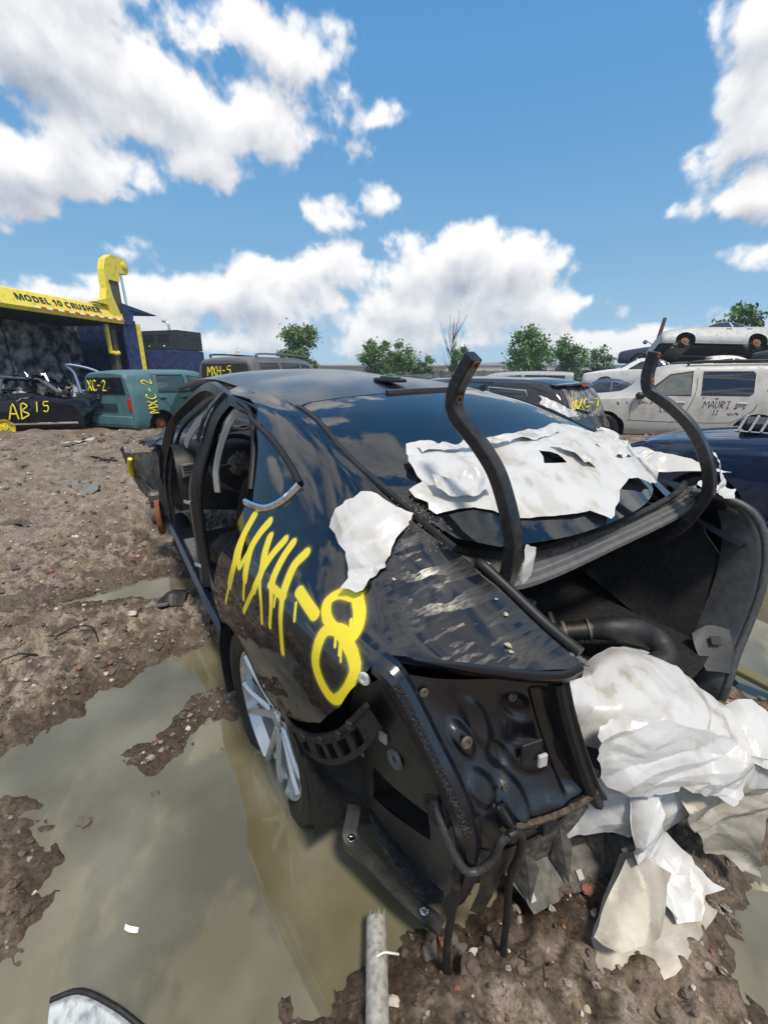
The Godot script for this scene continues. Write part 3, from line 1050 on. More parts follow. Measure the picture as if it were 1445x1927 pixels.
	var bl := []
	for i in 17:
		bl.append(cap.call(Vector2(1.93 - 0.04, lerpf(-0.30, 0.42, i / 16.0))) + V(0, 0.004, 0.006))
	mb = MB.new()
	mb.sweep(bl, [Vector2(-0.006, -0.014), Vector2(0.010, -0.010), Vector2(0.006, 0.006), Vector2(-0.012, 0.008)], Vector3.UP)
	part("high_brake_lamp", mb, mat(0.030, 0.022, 0.024, 0.15), car)
	var fin := MB.new()
	var base_at: Vector3 = cap.call(Vector2(1.36, 0.0))
	fin.prism([Vector2(-0.085, -0.03), Vector2(-0.05, -0.042), Vector2(0.05, -0.042), Vector2(0.095, -0.02), Vector2(0.095, 0.02), Vector2(0.05, 0.042), Vector2(-0.05, 0.042), Vector2(-0.085, 0.03)], 0.014, Transform3D(Basis(V(0, 0, 1), V(1, 0, 0), V(0, 1, 0)).orthonormalized(), base_at + V(0, 0.020, 0)), 0.004)
	var ant := part("antenna_base", fin, trim_black, car)
	var pcb := MB.new()
	pcb.box(Transform3D(Basis.IDENTITY, base_at + V(0, 0.026, 0.005)), Vector3(0.045, 0.010, 0.10), 0.002)
	pcb.box(Transform3D(Basis.IDENTITY, base_at + V(0.005, 0.034, 0.0)), Vector3(0.022, 0.010, 0.045), 0.002)
	part("circuit_board", pcb, mat(0.16, 0.22, 0.18, 0.35, 0.4), ant)
	# --- door openings on the left: rails, posts, seals
	var rail := spline([V(-0.545,1.315,-0.45), V(-0.555,1.335,-0.65), V(-0.575,1.360,-0.90), V(-0.575,1.392,-1.19), V(-0.585,1.285,-1.60), V(-0.62,1.125,-1.98), V(-0.675,0.925,-2.09), V(-0.725,0.735,-2.10), V(-0.74,0.46,-2.07)], 6)
	mb = MB.new()
	mb.sweep(rail, [Vector2(-0.026, -0.024), Vector2(0.022, -0.026), Vector2(0.034, 0.0), Vector2(0.022, 0.022), Vector2(-0.022, 0.026)], V(-0.8, 0.3, -0.5))
	part("front_pillar", mb, gloss_black, car)
	var seal_a := []
	for p in rail:
		seal_a.append(p + V(0.03, -0.045, 0.055))
	mb = MB.new()
	mb.tube(seal_a, 0.011, 8)
	part("door_seal", mb, rubber, car)
	var bp := spline([V(-0.585,1.378,-0.93), V(-0.66,1.282,-0.97), V(-0.715,1.12,-1.02), V(-0.765,0.99,-1.06), V(-0.785,0.85,-1.08), V(-0.79,0.62,-1.07), V(-0.80,0.42,-1.03)], 5)
	mb = MB.new()
	for i in bp.size():
		bp[i] += V(0.02, 0, 0.02)
	mb.sweep(bp, [Vector2(-0.038, -0.03), Vector2(0.038, -0.03), Vector2(0.050, 0.0), Vector2(0.016, 0.022), Vector2(-0.022, 0.022), Vector2(-0.050, 0.0)], V(-1, 0.25, 0))
	part("centre_pillar", mb, gloss_black, car)
	var strip := []
	for i in 10:
		strip.append(bp[i] + V(-0.036, 0.012, -0.02))
	mb = MB.new()
	mb.sweep(strip, [Vector2(-0.016, -0.004), Vector2(0.016, -0.004), Vector2(0.014, 0.004), Vector2(-0.014, 0.004)], V(-1, 0.3, 0))
	part("pillar_cover", mb, paint, car)
	for d in [[V(-0.57,1.362,-0.80), V(-0.60,1.34,-0.92), V(-0.70,1.12,-0.94), V(-0.75,0.95,-0.96), V(-0.765,0.75,-0.98), V(-0.77,0.50,-0.95), V(-0.775,0.38,-0.85)],
			[V(-0.575,1.362,-0.82), V(-0.60,1.335,-0.60), V(-0.655,1.235,-0.44), V(-0.735,1.10,-0.30)],
			[V(-0.80,1.03,-0.22), V(-0.83,0.92,-0.22), V(-0.84,0.78,-0.32), V(-0.83,0.62,-0.46), V(-0.81,0.46,-0.56), V(-0.79,0.37,-0.74)]]:
		mb = MB.new()
		mb.tube(spline(d, 6), 0.012, 8)
		part("door_seal", mb, rubber, car)
	# inner flange behind the rear door opening
	mb = MB.new()
	g = []
	var jl := [V(-0.735,1.10,-0.30), V(-0.80,1.03,-0.22), V(-0.83,0.92,-0.22), V(-0.84,0.78,-0.32), V(-0.83,0.62,-0.46), V(-0.81,0.46,-0.56), V(-0.79,0.37,-0.74)]
	var jo := []
	for q in [[2.684,4.95], [2.722,4.625], [2.80,4.10], [2.60,3.32], [2.35,2.68], [2.178,2.11], [2.2,1.6]]:
		jo.append(side_loft.p(q[0], q[1]))
	g.append(spline(jo, 4))
	g.append(spline(jl, 4))
	mb.grid(g)
	part("door_jamb", mb, gloss_black, car)
	var sill := spline([V(-0.815,0.33,-0.50), V(-0.81,0.345,-0.77), V(-0.80,0.37,-1.05), V(-0.775,0.41,-1.50), V(-0.745,0.455,-2.07)], 5)
	mb = MB.new()
	mb.sweep(sill, [Vector2(-0.02, 0.0), Vector2(0.0, 0.015), Vector2(0.10, 0.012), Vector2(0.13, -0.02), Vector2(0.13, -0.14), Vector2(0.03, -0.13), Vector2(-0.012, -0.05)], Vector3.UP)
	part("sill", mb, paint, car)
	for s in [[0.62, 0.80], [0.15, 0.42]]:
		var pl := []
		for i in 8:
			pl.append(Loft.along(sill, (sill.size() - 1) * lerpf(s[0], s[1], i / 7.0)) + V(0.055, 0.018, 0))
		mb = MB.new()
		mb.sweep(pl, [Vector2(-0.032, -0.004), Vector2(0.032, -0.006), Vector2(0.030, 0.006), Vector2(-0.030, 0.008)], Vector3.UP)
		part("sill_plate", mb, grey_plastic if s[0] > 0.5 else trim_black, car)
	for p in [V(-0.80, 0.86, -1.05), V(-0.815, 0.55, -0.96)]:
		plate(car, "door_striker", p, V(-1, 0, 0.4), V(0, 1, 0), 0.05, 0.02, 0.012, chrome)
	# --- cabin
	mb = MB.new()
	mb.box(Transform3D(Basis.IDENTITY, V(0, 0.24, -0.95)), Vector3(1.46, 0.06, 2.3))
	part("cabin_floor", mb, carpet, car)
	mb = MB.new()
	mb.box(Transform3D(Basis(V(1, 0, 0), 0.25), V(0, 0.70, -0.02)), Vector3(1.32, 0.66, 0.16), 0.06)
	mb.box(Transform3D(Basis.IDENTITY, V(0, 0.42, -0.32)), Vector3(1.32, 0.20, 0.52), 0.07)
	part("rear_seat", mb, carpet, car)
	for sx in [-0.38, 0.38]:
		mb = MB.new()
		mb.grid(Loft.new([[V(sx - 0.24,0.45,-0.95), V(sx - 0.26,0.70,-0.86), V(sx - 0.25,0.95,-0.76), V(sx - 0.19,1.10,-0.70)], [V(sx - 0.10,0.43,-0.86), V(sx - 0.10,0.70,-0.76), V(sx - 0.10,0.96,-0.67), V(sx - 0.08,1.13,-0.64)], [V(sx + 0.10,0.43,-0.86), V(sx + 0.10,0.70,-0.76), V(sx + 0.10,0.96,-0.67), V(sx + 0.08,1.13,-0.64)], [V(sx + 0.24,0.45,-0.95), V(sx + 0.26,0.70,-0.86), V(sx + 0.25,0.95,-0.76), V(sx + 0.19,1.10,-0.70)]]).net(12, 12))
		mb.grid(Loft.new([[V(sx - 0.24,0.45,-0.95), V(sx - 0.26,0.70,-0.86), V(sx - 0.25,0.95,-0.76), V(sx - 0.19,1.10,-0.70)], [V(sx - 0.12,0.45,-1.02), V(sx - 0.12,0.70,-0.94), V(sx - 0.12,0.95,-0.84), V(sx - 0.08,1.12,-0.74)], [V(sx + 0.12,0.45,-1.02), V(sx + 0.12,0.70,-0.94), V(sx + 0.12,0.95,-0.84), V(sx + 0.08,1.12,-0.74)], [V(sx + 0.24,0.45,-0.95), V(sx + 0.26,0.70,-0.86), V(sx + 0.25,0.95,-0.76), V(sx + 0.19,1.10,-0.70)]]).net(12, 12))
		mb.box(Transform3D(Basis(V(1, 0, 0), 0.12), V(sx, 0.40, -1.22)), Vector3(0.50, 0.16, 0.52), 0.06)
		mb.box(Transform3D(Basis(V(1, 0, 0), 0.2), V(sx, 1.19, -0.70)), Vector3(0.26, 0.15, 0.09), 0.035)
		part("front_seat", mb, carpet, car)
	mb = MB.new()
	mb.grid(Loft.new([[V(-0.70,0.60,-1.72), V(-0.70,0.85,-1.72), V(-0.68,0.98,-1.85), V(-0.66,0.96,-2.15)], [V(0.0,0.50,-1.66), V(0.0,0.86,-1.64), V(0.0,1.0,-1.82), V(0.0,0.98,-2.25)], [V(0.70,0.60,-1.72), V(0.70,0.85,-1.72), V(0.68,0.98,-1.85), V(0.66,0.96,-2.15)]]).net(16, 10))
	var dash := part("dashboard", mb, trim_black, car)
	for p in [V(-0.62, 0.86, -1.70), V(0.62, 0.86, -1.70)]:
		plate(dash, "air_vent", p, V(0, 0.1, 1), V(0, 1, 0), 0.11, 0.09, 0.02, grey_plastic)
		for k in 4:
			plate(dash, "vent_slat", p + V(0, -0.03 + k * 0.02, 0.012), V(0, 0.3, 1), V(0, 1, 0), 0.09, 0.006, 0.012, trim_black)
	var sw := Node3D.new()
	sw.name = "steering_wheel"
	car.add_child(sw)
	var st_xf := Transform3D(Basis(V(1, 0, 0), deg_to_rad(62)), V(-0.36, 0.90, -1.52))
	mb = MB.new()
	var ring := []
	for i in 33:
		ring.append(st_xf * V(cos(TAU * i / 32) * 0.185, 0, sin(TAU * i / 32) * 0.185))
	mb.tube(ring, 0.016, 8, false)
	for an in [0.0, PI, PI * 0.5]:
		mb.bar(st_xf * V(0, -0.01, 0), st_xf * V(cos(an) * 0.18, 0, sin(an) * 0.18), 0.035, 0.015)
	part("steering_rim", mb, trim_black, sw)
	mb = MB.new()
	rng.seed = 5
	mb.lathe([Vector2(0, 0.02), Vector2(0.05, 0.02), Vector2(0.07, 0.0), Vector2(0.075, -0.03)], 18, st_xf)
	for i in 18:
		mb.box(st_xf * Transform3D(Basis(V(0, 1, 0), rng.randf() * 3.0), V(rng.randf_range(-0.07, 0.07), rng.randf_range(0.0, 0.03), rng.randf_range(-0.07, 0.07))), Vector3(0.03, 0.012, 0.012), 0.002)
	part("steering_hub", mb, cast_iron, sw)
	# light grey pillar trims hanging loose inside the cabin
	var beige := mat(0.40, 0.40, 0.375, 0.7)
	for t in [[V(-0.46,1.30,-0.98), V(-0.50,1.25,-1.12), V(-0.545,1.10,-1.22), V(-0.575,0.96,-1.27), V(-0.585,0.90,-1.27), V(-0.590,0.82,-1.26)], [V(-0.52,1.26,-1.40), V(-0.55,1.19,-1.55), V(-0.585,1.08,-1.72), V(-0.60,1.00,-1.80)], [V(-0.40,1.27,-1.38), V(-0.46,1.23,-1.50), V(-0.50,1.18,-1.56)]]:
		mb = MB.new()
		mb.sweep(spline(t, 5), [Vector2(-0.020, -0.006), Vector2(0.020, -0.006), Vector2(0.026, 0.006), Vector2(0.0, 0.014), Vector2(-0.026, 0.006)], V(-1, 0.2, 0.3))
		part("pillar_trim", mb, beige, car)
	mb = MB.new()
	g = []
	for i in 9:
		var row := []
		for j in 13:
			var e: Vector3 = cap.call(Vector2(lerpf(-2.6, 1.8, i / 8.0), lerpf(-0.93, 0.93, j / 12.0)))
			row.append(e + V(0, -0.035, 0))
		g.append(row)
	mb.grid(g)
	part("headliner", mb, beige, car)
	# far side of the cabin
	for s in [[V(0.60,1.366,-0.90), V(0.70,1.12,-1.0), V(0.79,0.95,-1.05)], [V(0.575,1.392,-1.19), V(0.585,1.285,-1.60), V(0.62,1.125,-1.98), V(0.70,0.93,-2.1)], [V(0.585,1.37,-0.4), V(0.60,1.37,-0.9), V(0.575,1.392,-1.19)]]:
		mb = MB.new()
		mb.sweep(spline(s, 5), [Vector2(-0.04, -0.03), Vector2(0.04, -0.03), Vector2(0.04, 0.03), Vector2(-0.04, 0.03)], V(1, 0.3, 0))
		part("right_pillar", mb, gloss_black, car)
	for d in [[-0.97, -0.12], [-2.06, -1.0]]:
		mb = MB.new()
		var lf := Loft.new([[V(0.80,0.28,d[0]), V(0.905,0.55,d[0]), V(0.905,0.88,d[0]), V(0.83,1.03,d[0])], [V(0.81,0.28,(d[0] + d[1]) / 2), V(0.915,0.55,(d[0] + d[1]) / 2), V(0.91,0.88,(d[0] + d[1]) / 2), V(0.835,1.045,(d[0] + d[1]) / 2)], [V(0.80,0.28,d[1]), V(0.91,0.55,d[1]), V(0.905,0.88,d[1]), V(0.83,1.06,d[1])]])
		mb.grid(lf.net(10, 10))
		mb.box(Transform3D(Basis.IDENTITY, V(0.76, 0.66, (d[0] + d[1]) / 2)), Vector3(0.06, 0.66, d[1] - d[0] - 0.04), 0.02)
		var dr := part("right_door", mb, paint, car)
		mb = MB.new()
		mb.grid(Loft.new([[V(0.81,1.03,d[0]), V(0.70,1.22,d[0] * 0.8 + d[1] * 0.2), V(0.61,1.35,d[0] * 0.6 + d[1] * 0.4)], [V(0.81,1.05,d[1]), V(0.70,1.22,d[1] - 0.06), V(0.61,1.36,d[1] - 0.2)]]).net(6, 6))
		part("door_glass", mb, clear_glass, dr)
	mb = MB.new()
	mb.grid(Loft.new([[V(-0.58,1.35,-1.85), V(-0.62,1.15,-2.15), V(-0.66,0.97,-2.38)], [V(0,1.43,-1.90), V(0,1.20,-2.28), V(0,0.99,-2.55)], [V(0.58,1.35,-1.85), V(0.62,1.15,-2.15), V(0.66,0.97,-2.38)]]).net(12, 8))
	part("windscreen", mb, clear_glass, car)
	# --- crushed front end
	mb = MB.new()
	var crush := noise(3.5, 3, 81)
	g = Loft.new([[V(-0.70,0.93,-2.25), V(-0.74,0.90,-2.7), V(-0.70,0.80,-3.15)], [V(0,1.0,-2.45), V(0,1.02,-2.9), V(0,0.80,-3.3)], [V(0.70,0.93,-2.25), V(0.74,0.90,-2.7), V(0.70,0.78,-3.15)]]).net(24, 20)
	for r in g:
		for i in r.size():
			r[i] += V(0, crush.get_noise_3dv(r[i]) * 0.07, crush.get_noise_3dv(r[i] + V(9, 0, 0)) * 0.05)
	mb.grid(g)
	part("hood", mb, paint, car)
	mb = MB.new()
	g = Loft.new([[V(-0.745,0.93,-2.05), V(-0.80,0.905,-2.22), V(-0.86,0.87,-2.42), V(-0.90,0.885,-2.50), V(-0.88,0.90,-2.56)], [V(-0.74,0.78,-2.06), V(-0.80,0.77,-2.20), V(-0.855,0.77,-2.40), V(-0.885,0.79,-2.52), V(-0.87,0.80,-2.62)], [V(-0.735,0.62,-2.08), V(-0.79,0.62,-2.22), V(-0.83,0.64,-2.42), V(-0.86,0.68,-2.55), V(-0.85,0.70,-2.66)], [V(-0.73,0.52,-2.10), V(-0.77,0.50,-2.25), V(-0.80,0.52,-2.45), V(-0.83,0.55,-2.60), V(-0.82,0.58,-2.70)]]).net(20, 24)
	for r in g:
		for i in r.size():
			r[i] += V(crush.get_noise_3dv(r[i] * 2.0) * 0.025, 0, crush.get_noise_3dv(r[i] * 2.0 + V(3, 0, 0)) * 0.02)
	mb.grid(g)
	var fen := part("crumpled_fender", mb, worn([[0.02, 0.026, 0.03], [0.06, 0.068, 0.072], [0.14, 0.14, 0.135]], [0.2, 0.55, 0.95], 0.35, 3.0, 83, 0.3), car)
	mb = MB.new()
	mb.tube([V(-0.872,0.84,-2.36), V(-0.875,0.78,-2.40), V(-0.868,0.72,-2.43), V(-0.862,0.68,-2.46)], [0.016, 0.022, 0.020, 0.010], 8)
	part("paint_mark", mb, mat(0.78, 0.62, 0.02, 0.5), fen)
	mb = MB.new()
	mb.tube(spline([V(-0.76,0.55,-2.14), V(-0.80,0.64,-2.22), V(-0.83,0.68,-2.36), V(-0.83,0.66,-2.5)], 4), 0.018, 6)
	part("torn_edge", mb, trim_black, fen)
	mb = MB.new()
	mb.box(Transform3D(Basis.IDENTITY, V(0, 0.55, -2.85)), Vector3(1.3, 0.5, 0.7), 0.1)
	part("engine_bay", mb, trim_black, car)
	var hub := Node3D.new()
	hub.name = "front_hub"
	car.add_child(hub)
	var hx := Transform3D(Basis(V(0, 0, 1), V(-1, 0, 0), V(0, -1, 0)).orthonormalized(), V(-0.785, 0.455, -2.18)) * Transform3D(Basis(V(0, 0, 1), 0.25), Vector3.ZERO)
	mb = MB.new()
	mb.lathe([Vector2(0.075, 0.0), Vector2(0.155, 0.0), Vector2(0.155, -0.03), Vector2(0.075, -0.03)], 36, hx)
	part("brake_disc", mb, rust, hub)
	mb = MB.new()
	mb.lathe([Vector2(0, 0.045), Vector2(0.03, 0.045), Vector2(0.034, 0.04), Vector2(0.074, 0.038), Vector2(0.08, 0.03), Vector2(0.082, -0.01)], 28, hx)
	part("hub_face", mb, cast_iron, hub)
	for i in 5:
		bolt(hub, hx * V(cos(TAU * i / 5) * 0.055, 0.040, sin(TAU * i / 5) * 0.055), hx.basis.y, 0.011, chrome, "wheel_stud")
	mb = MB.new()
	mb.box(hx * Transform3D(Basis.IDENTITY, V(0.0, -0.01, -0.14)), Vector3(0.17, 0.09, 0.085), 0.02)
	part("brake_caliper", mb, cast_iron, hub)
	# --- rear wheel in its arch
	make_wheel(car, V(-0.868, 0.345, 0.0), 0.362, 0.262, 5, silver, -1.0, 56)
	make_wheel(car, V(0.868, 0.345, 0.0), 0.362, 0.262, 5, silver, 1.0, 28)
	mb = MB.new()
	var ax := Transform3D(Basis(V(0, 0, 1), V(1, 0, 0), V(0, 1, 0)).orthonormalized(), V(-0.90, 0.345, 0.0))
	g = []
	for i in 25:
		var an := lerpf(-0.35, PI + 0.2, i / 24.0)
		var row := []
		for k in 6:
			row.append(V(-0.90 + 0.055 * k, 0.345 + sin(an) * (0.385 + 0.006 * sin(i * 2.1 + k)), -cos(an) * 0.40))
		g.append(row)
	mb.grid(g)
	part("arch_liner", mb, carpet, car)
	mb = MB.new()
	var felt := noise(6.0, 3, 85)
	g = Loft.new([[V(-0.86,0.60,0.33), V(-0.84,0.45,0.36), V(-0.81,0.28,0.32), V(-0.79,0.10,0.22), V(-0.79,0.02,0.20)], [V(-0.82,0.60,0.42), V(-0.79,0.45,0.44), V(-0.76,0.28,0.42), V(-0.73,0.10,0.32), V(-0.74,0.0,0.30)], [V(-0.72,0.62,0.52), V(-0.70,0.45,0.54), V(-0.66,0.26,0.50), V(-0.64,0.12,0.42), V(-0.64,0.05,0.40)]]).net(16, 26)
	for r in g:
		for i in r.size():
			r[i] += V(felt.get_noise_3dv(r[i]) * 0.030, felt.get_noise_3dv(r[i] + V(5, 0, 0)) * 0.015, 0)
	mb.grid(g)
	part("torn_liner", mb, carpet, car)
	build_tail(car)
	build_trunk(car, cap)

func build_tail(car: Node3D) -> void:
	var mb := MB.new()
	# --- pressed panel behind the missing lamp
	var lf := Loft.new([
		[V(-0.800,0.968,0.640), V(-0.716,0.945,0.690), V(-0.600,0.925,0.745), V(-0.505,0.915,0.800)],
		[V(-0.785,0.889,0.685), V(-0.678,0.842,0.705), V(-0.560,0.815,0.755), V(-0.489,0.821,0.825)],
		[V(-0.764,0.776,0.755), V(-0.663,0.735,0.760), V(-0.540,0.705,0.795), V(-0.459,0.703,0.860)],
		[V(-0.749,0.686,0.800), V(-0.666,0.640,0.822), V(-0.535,0.605,0.852), V(-0.431,0.616,0.890)],
		[V(-0.723,0.575,0.796), V(-0.658,0.560,0.835), V(-0.533,0.548,0.868), V(-0.433,0.555,0.885)]])
	var net := lf.net(56, 48)
	var lumps := [[0.36, 0.25, 0.016, 0.085, 1.0, 1.0], [0.27, 0.40, 0.012, 0.10, 1.6, 0.8], [0.48, 0.66, 0.012, 0.09, 1.0, 1.6], [0.58, 0.24, 0.012, 0.09, 1.0, 1.4], [0.66, 0.46, 0.014, 0.08, 1.5, 1.0], [0.20, 0.70, -0.010, 0.09, 1.0, 1.2], [0.46, 0.46, -0.012, 0.07, 1.0, 1.0], [0.78, 0.62, 0.010, 0.11, 1.0, 2.0]]
	var out := []
	for i in net.size():
		var row := []
		for j in net[0].size():
			var a := float(i) / 56
			var b := float(j) / 48
			var d := 0.0
			for q in lumps:
				var r: float = Vector2((a - q[0]) / q[4], (b - q[1]) / q[5]).length() / q[3]
				d += q[2] * (1.0 - smoothstep(0.62, 1.12, r))
			# a stepped recess along the inner side
			d -= 0.018 * smoothstep(0.80, 0.84, b) * (1.0 - smoothstep(0.93, 0.96, b)) * smoothstep(0.04, 0.1, a) * (1.0 - smoothstep(0.66, 0.76, a))
			row.append(net[i][j] + V(-0.25, 0.2, 0.95).normalized() * d)
		out.append(row)
	mb.grid(out)
	var panel := part("tail_panel", mb, gloss_black, car)
	for q in [[0.36, 0.27, 0.014], [0.15, 0.70, 0.011], [0.60, 0.42, 0.008], [0.12, 0.12, 0.010]]:
		var p: Vector3 = out[int(q[0] * 56)][int(q[1] * 48)]
		bolt(panel, p + V(-0.001, 0.001, 0.004), V(-0.25, 0.2, 0.95), q[2], cast_iron)
	var cl: Vector3 = out[int(0.46 * 56)][int(0.70 * 48)]
	plate(panel, "clip", cl + V(-0.004, 0.0, 0.026), V(-0.3, 0.1, 1), V(0, 1, 0), 0.024, 0.032, 0.010, mat(0.45, 0.43, 0.42, 0.5))
	plate(panel, "clip_holder", cl + V(-0.02, 0.02, 0.006), V(-0.3, 0.1, 1), V(0, 1, 0), 0.055, 0.050, 0.008, trim_black)
	mb = MB.new()
	var pin: Vector3 = out[int(0.70 * 56)][int(0.36 * 48)]
	mb.tube([pin, pin + V(-0.012, 0.004, 0.035), pin + V(-0.015, 0.005, 0.045)], [0.016, 0.014, 0.006], 12)
	part("locating_pin", mb, gloss_black, panel)
	# --- rounded flange between side and rear
	var fl := spline([V(-0.825,0.975,0.595), V(-0.818,0.965,0.636), V(-0.805,0.921,0.667), V(-0.790,0.851,0.709), V(-0.775,0.775,0.759), V(-0.760,0.697,0.795), V(-0.742,0.599,0.808), V(-0.730,0.48,0.795), V(-0.735,0.385,0.775)], 6)
	mb = MB.new()
	mb.sweep(fl, [Vector2(-0.028, -0.012), Vector2(-0.022, 0.004), Vector2(-0.008, 0.013), Vector2(0.008, 0.013), Vector2(0.022, 0.004), Vector2(0.028, -0.012)], V(-0.6, 0.3, 0.75), false, false)
	part("corner_flange", mb, paint, car)
	rng.seed = 12
	mb = MB.new()
	for i in 700:
		# beads of dried sealer along the flange
		var p: Vector3 = Loft.along(fl, rng.randf_range(8.0, 32.0)) + V(-0.6, 0.3, 0.75).normalized() * 0.0115 + V(rng.randf_range(-1, 1), 0, rng.randf_range(-1, 1)) * 0.007
		var r := rng.randf_range(0.0006, 0.0026)
		var o := V(-0.6, 0.3, 0.75).normalized() * r * 1.3
		var s := V(0.6, 0.6, 0.3).normalized() * r
		var t := V(-0.3, 0.8, -0.5).normalized() * r
		mb.flat(p + s, p + t, p + o)
		mb.flat(p + t, p - s, p + o)
		mb.flat(p - s, p - t, p + o)
		mb.flat(p - t, p + s, p + o)
	var beads := part("sealer_beads", mb, worn([[0.012, 0.012, 0.013], [0.04, 0.04, 0.04], [0.12, 0.12, 0.12]], [0.1, 0.6, 1.0], 0.3, 30.0, 87), car)
	beads.set_meta("kind", "stuff")
	# --- lower side panel with the open vent
	var side_pl := Loft.new([
		[V(-0.82,0.86,0.50), V(-0.815,0.90,0.565), V(-0.81,0.95,0.60)],
		[V(-0.80,0.68,0.44), V(-0.79,0.70,0.58), V(-0.778,0.76,0.735)],
		[V(-0.775,0.45,0.42), V(-0.765,0.48,0.58), V(-0.745,0.56,0.79)],
		[V(-0.745,0.29,0.40), V(-0.735,0.28,0.55), V(-0.735,0.37,0.765)]])
	var f := func(q: Vector2) -> Vector3: return side_pl.p(q.x, q.y)
	part("lower_side_panel", region(poly2([0,0, 3,0, 3,2, 0,2]), [poly2([1.45,0.62, 1.62,1.62, 2.08,1.60, 2.10,0.52])], Vector2(0.1, 0.1), f), worn([[0.006, 0.0065, 0.008], [0.013, 0.014, 0.016], [0.032, 0.030, 0.028]], [0.1, 0.6, 1.0], 0.35, 3.0, 89, 0.2), car)
	mb = MB.new()
	for k in [[1.45,0.62, 1.62,1.62], [1.62,1.62, 2.08,1.60], [2.08,1.60, 2.10,0.52], [2.10,0.52, 1.45,0.62]]:
		var a := side_pl.p(k[0], k[1])
		var b := side_pl.p(k[2], k[3])
		mb.quad(a, b, b + V(0.07, 0, -0.01), a + V(0.07, 0, -0.01))
	mb.quad(side_pl.p(1.45, 0.62) + V(0.07, 0, -0.01), side_pl.p(1.62, 1.62) + V(0.07, 0, -0.01), side_pl.p(2.08, 1.60) + V(0.07, 0, -0.01), side_pl.p(2.10, 0.52) + V(0.07, 0, -0.01))
	part("cabin_vent", mb, mat(0.004, 0.004, 0.004, 0.9), car)
	plate(car, "clip", side_pl.p(0.75, 1.05) + V(-0.006, 0, 0.002), V(-1, 0, 0.2), V(0, 1, 0), 0.024, 0.030, 0.006, mat(0.40, 0.39, 0.38, 0.5))
	plate(car, "clip", side_pl.p(1.35, 0.35) + V(-0.006, 0, 0.002), V(-1, 0, 0.2), V(0, 1, 0), 0.022, 0.016, 0.006, mat(0.12, 0.12, 0.12, 0.5))
	bolt(car, V(-0.838, 0.925, 0.568), V(-1, 0.1, 0.35), 0.015, mat(0.55, 0.56, 0.55, 0.35), "rivet")
	mb = MB.new()
	var gx := Transform3D(Basis(V(0, 0, 1), V(-1, 0, 0), V(0, -1, 0)).orthonormalized(), side_pl.p(1.02, 1.22) + V(-0.002, 0, 0))
	mb.lathe([Vector2(0.006, 0.002), Vector2(0.012, 0.006), Vector2(0.022, 0.006), Vector2(0.026, 0.0)], 22, gx)
	part("grommet", mb, grey_plastic, car)
	mb = MB.new()
	var g2 := Transform3D(gx.basis, side_pl.p(1.45, 1.80) + V(-0.002, 0, 0))
	mb.lathe([Vector2(0.0, 0.010), Vector2(0.020, 0.010), Vector2(0.028, 0.004), Vector2(0.036, 0.006), Vector2(0.040, 0.0)], 26, g2)
	part("cable_grommet", mb, rubber, car)
	# --- slotted bumper bracket below the quarter panel
	var br := Node3D.new()
	br.name = "bumper_bracket"
	car.add_child(br)
	var top := spline([V(-0.905,0.66,0.235), V(-0.905,0.622,0.30), V(-0.893,0.636,0.37), V(-0.880,0.672,0.43), V(-0.868,0.74,0.50), V(-0.858,0.80,0.54), V(-0.838,0.862,0.575)], 8)
	var low := spline([V(-0.90,0.585,0.250), V(-0.893,0.545,0.315), V(-0.880,0.555,0.395), V(-0.865,0.595,0.465), V(-0.852,0.660,0.525), V(-0.842,0.725,0.570), V(-0.822,0.815,0.610)], 8)
	var rows := [[], []]
	for i in top.size():
		rows[0].append(top[i])
		rows[1].append(low[i])
	var strip := Loft.new(rows)
	var n := top.size() - 1
	var holes := []
	for h in [[7, 10], [12, 15], [19, 22.5], [24.5, 27.5], [29.5, 34], [36, 41.5]]:
		holes.append(poly2([0.28, h[0], 0.28, h[1], 0.80, h[1], 0.80, h[0]]))
	part("bracket_face", region(poly2([0,0, 1,0, 1,n, 0,n]), holes, Vector2(0.25, 1.0), func(q: Vector2) -> Vector3: return strip.p(q.x, q.y)), trim_black, br)
	for h in holes:
		mb = MB.new()
		var c := []
		for q in h:
			c.append(strip.p(q.x, q.y))
		for k in 4:
			mb.quad(c[k], c[(k + 1) % 4], c[(k + 1) % 4] + V(0.026, 0, -0.004), c[k] + V(0.026, 0, -0.004))
		mb.quad(c[0] + V(0.026, 0, -0.004), c[1] + V(0.026, 0, -0.004), c[2] + V(0.026, 0, -0.004), c[3] + V(0.026, 0, -0.004))
		part("slot", mb, mat(0.008, 0.008, 0.009, 0.7), br)
	mb = MB.new()
	var lip := []
	for p in top:
		lip.append(p + V(-0.004, 0.001, 0.004))
	mb.sweep(lip, [Vector2(-0.006, -0.008), Vector2(0.006, -0.008), Vector2(0.006, 0.004), Vector2(-0.006, 0.006)], V(-1, 0, 0.3))
	part("bracket_lip", mb, trim_black, br)
	for k in [5, 16, 25, 33, 40]:
		plate(br, "tab", top[k] + V(-0.008, -0.004, 0.006), V(-1, 0.2, 0.4), V(0, 1, 0), 0.016, 0.022, 0.012, trim_black)
	# arch lip
	var al := []
	for q in [[2.178,2.11], [2.356,1.90], [2.75,2.0], [3.1,2.06], [3.488,2.031], [3.890,1.877], [4.124,1.70], [4.555,1.66], [4.957,1.772], [5.4,1.92]]:
		al.append(side_loft.p(q[0], q[1]) + V(0.004, 0, 0))
	mb = MB.new()
	mb.tube(spline(al, 4), 0.006, 6)
	part("arch_lip", mb, trim_black, car)
	# --- wiring loom
	var loom := Node3D.new()
	loom.name = "wiring_loom"
	car.add_child(loom)
	mb = MB.new()
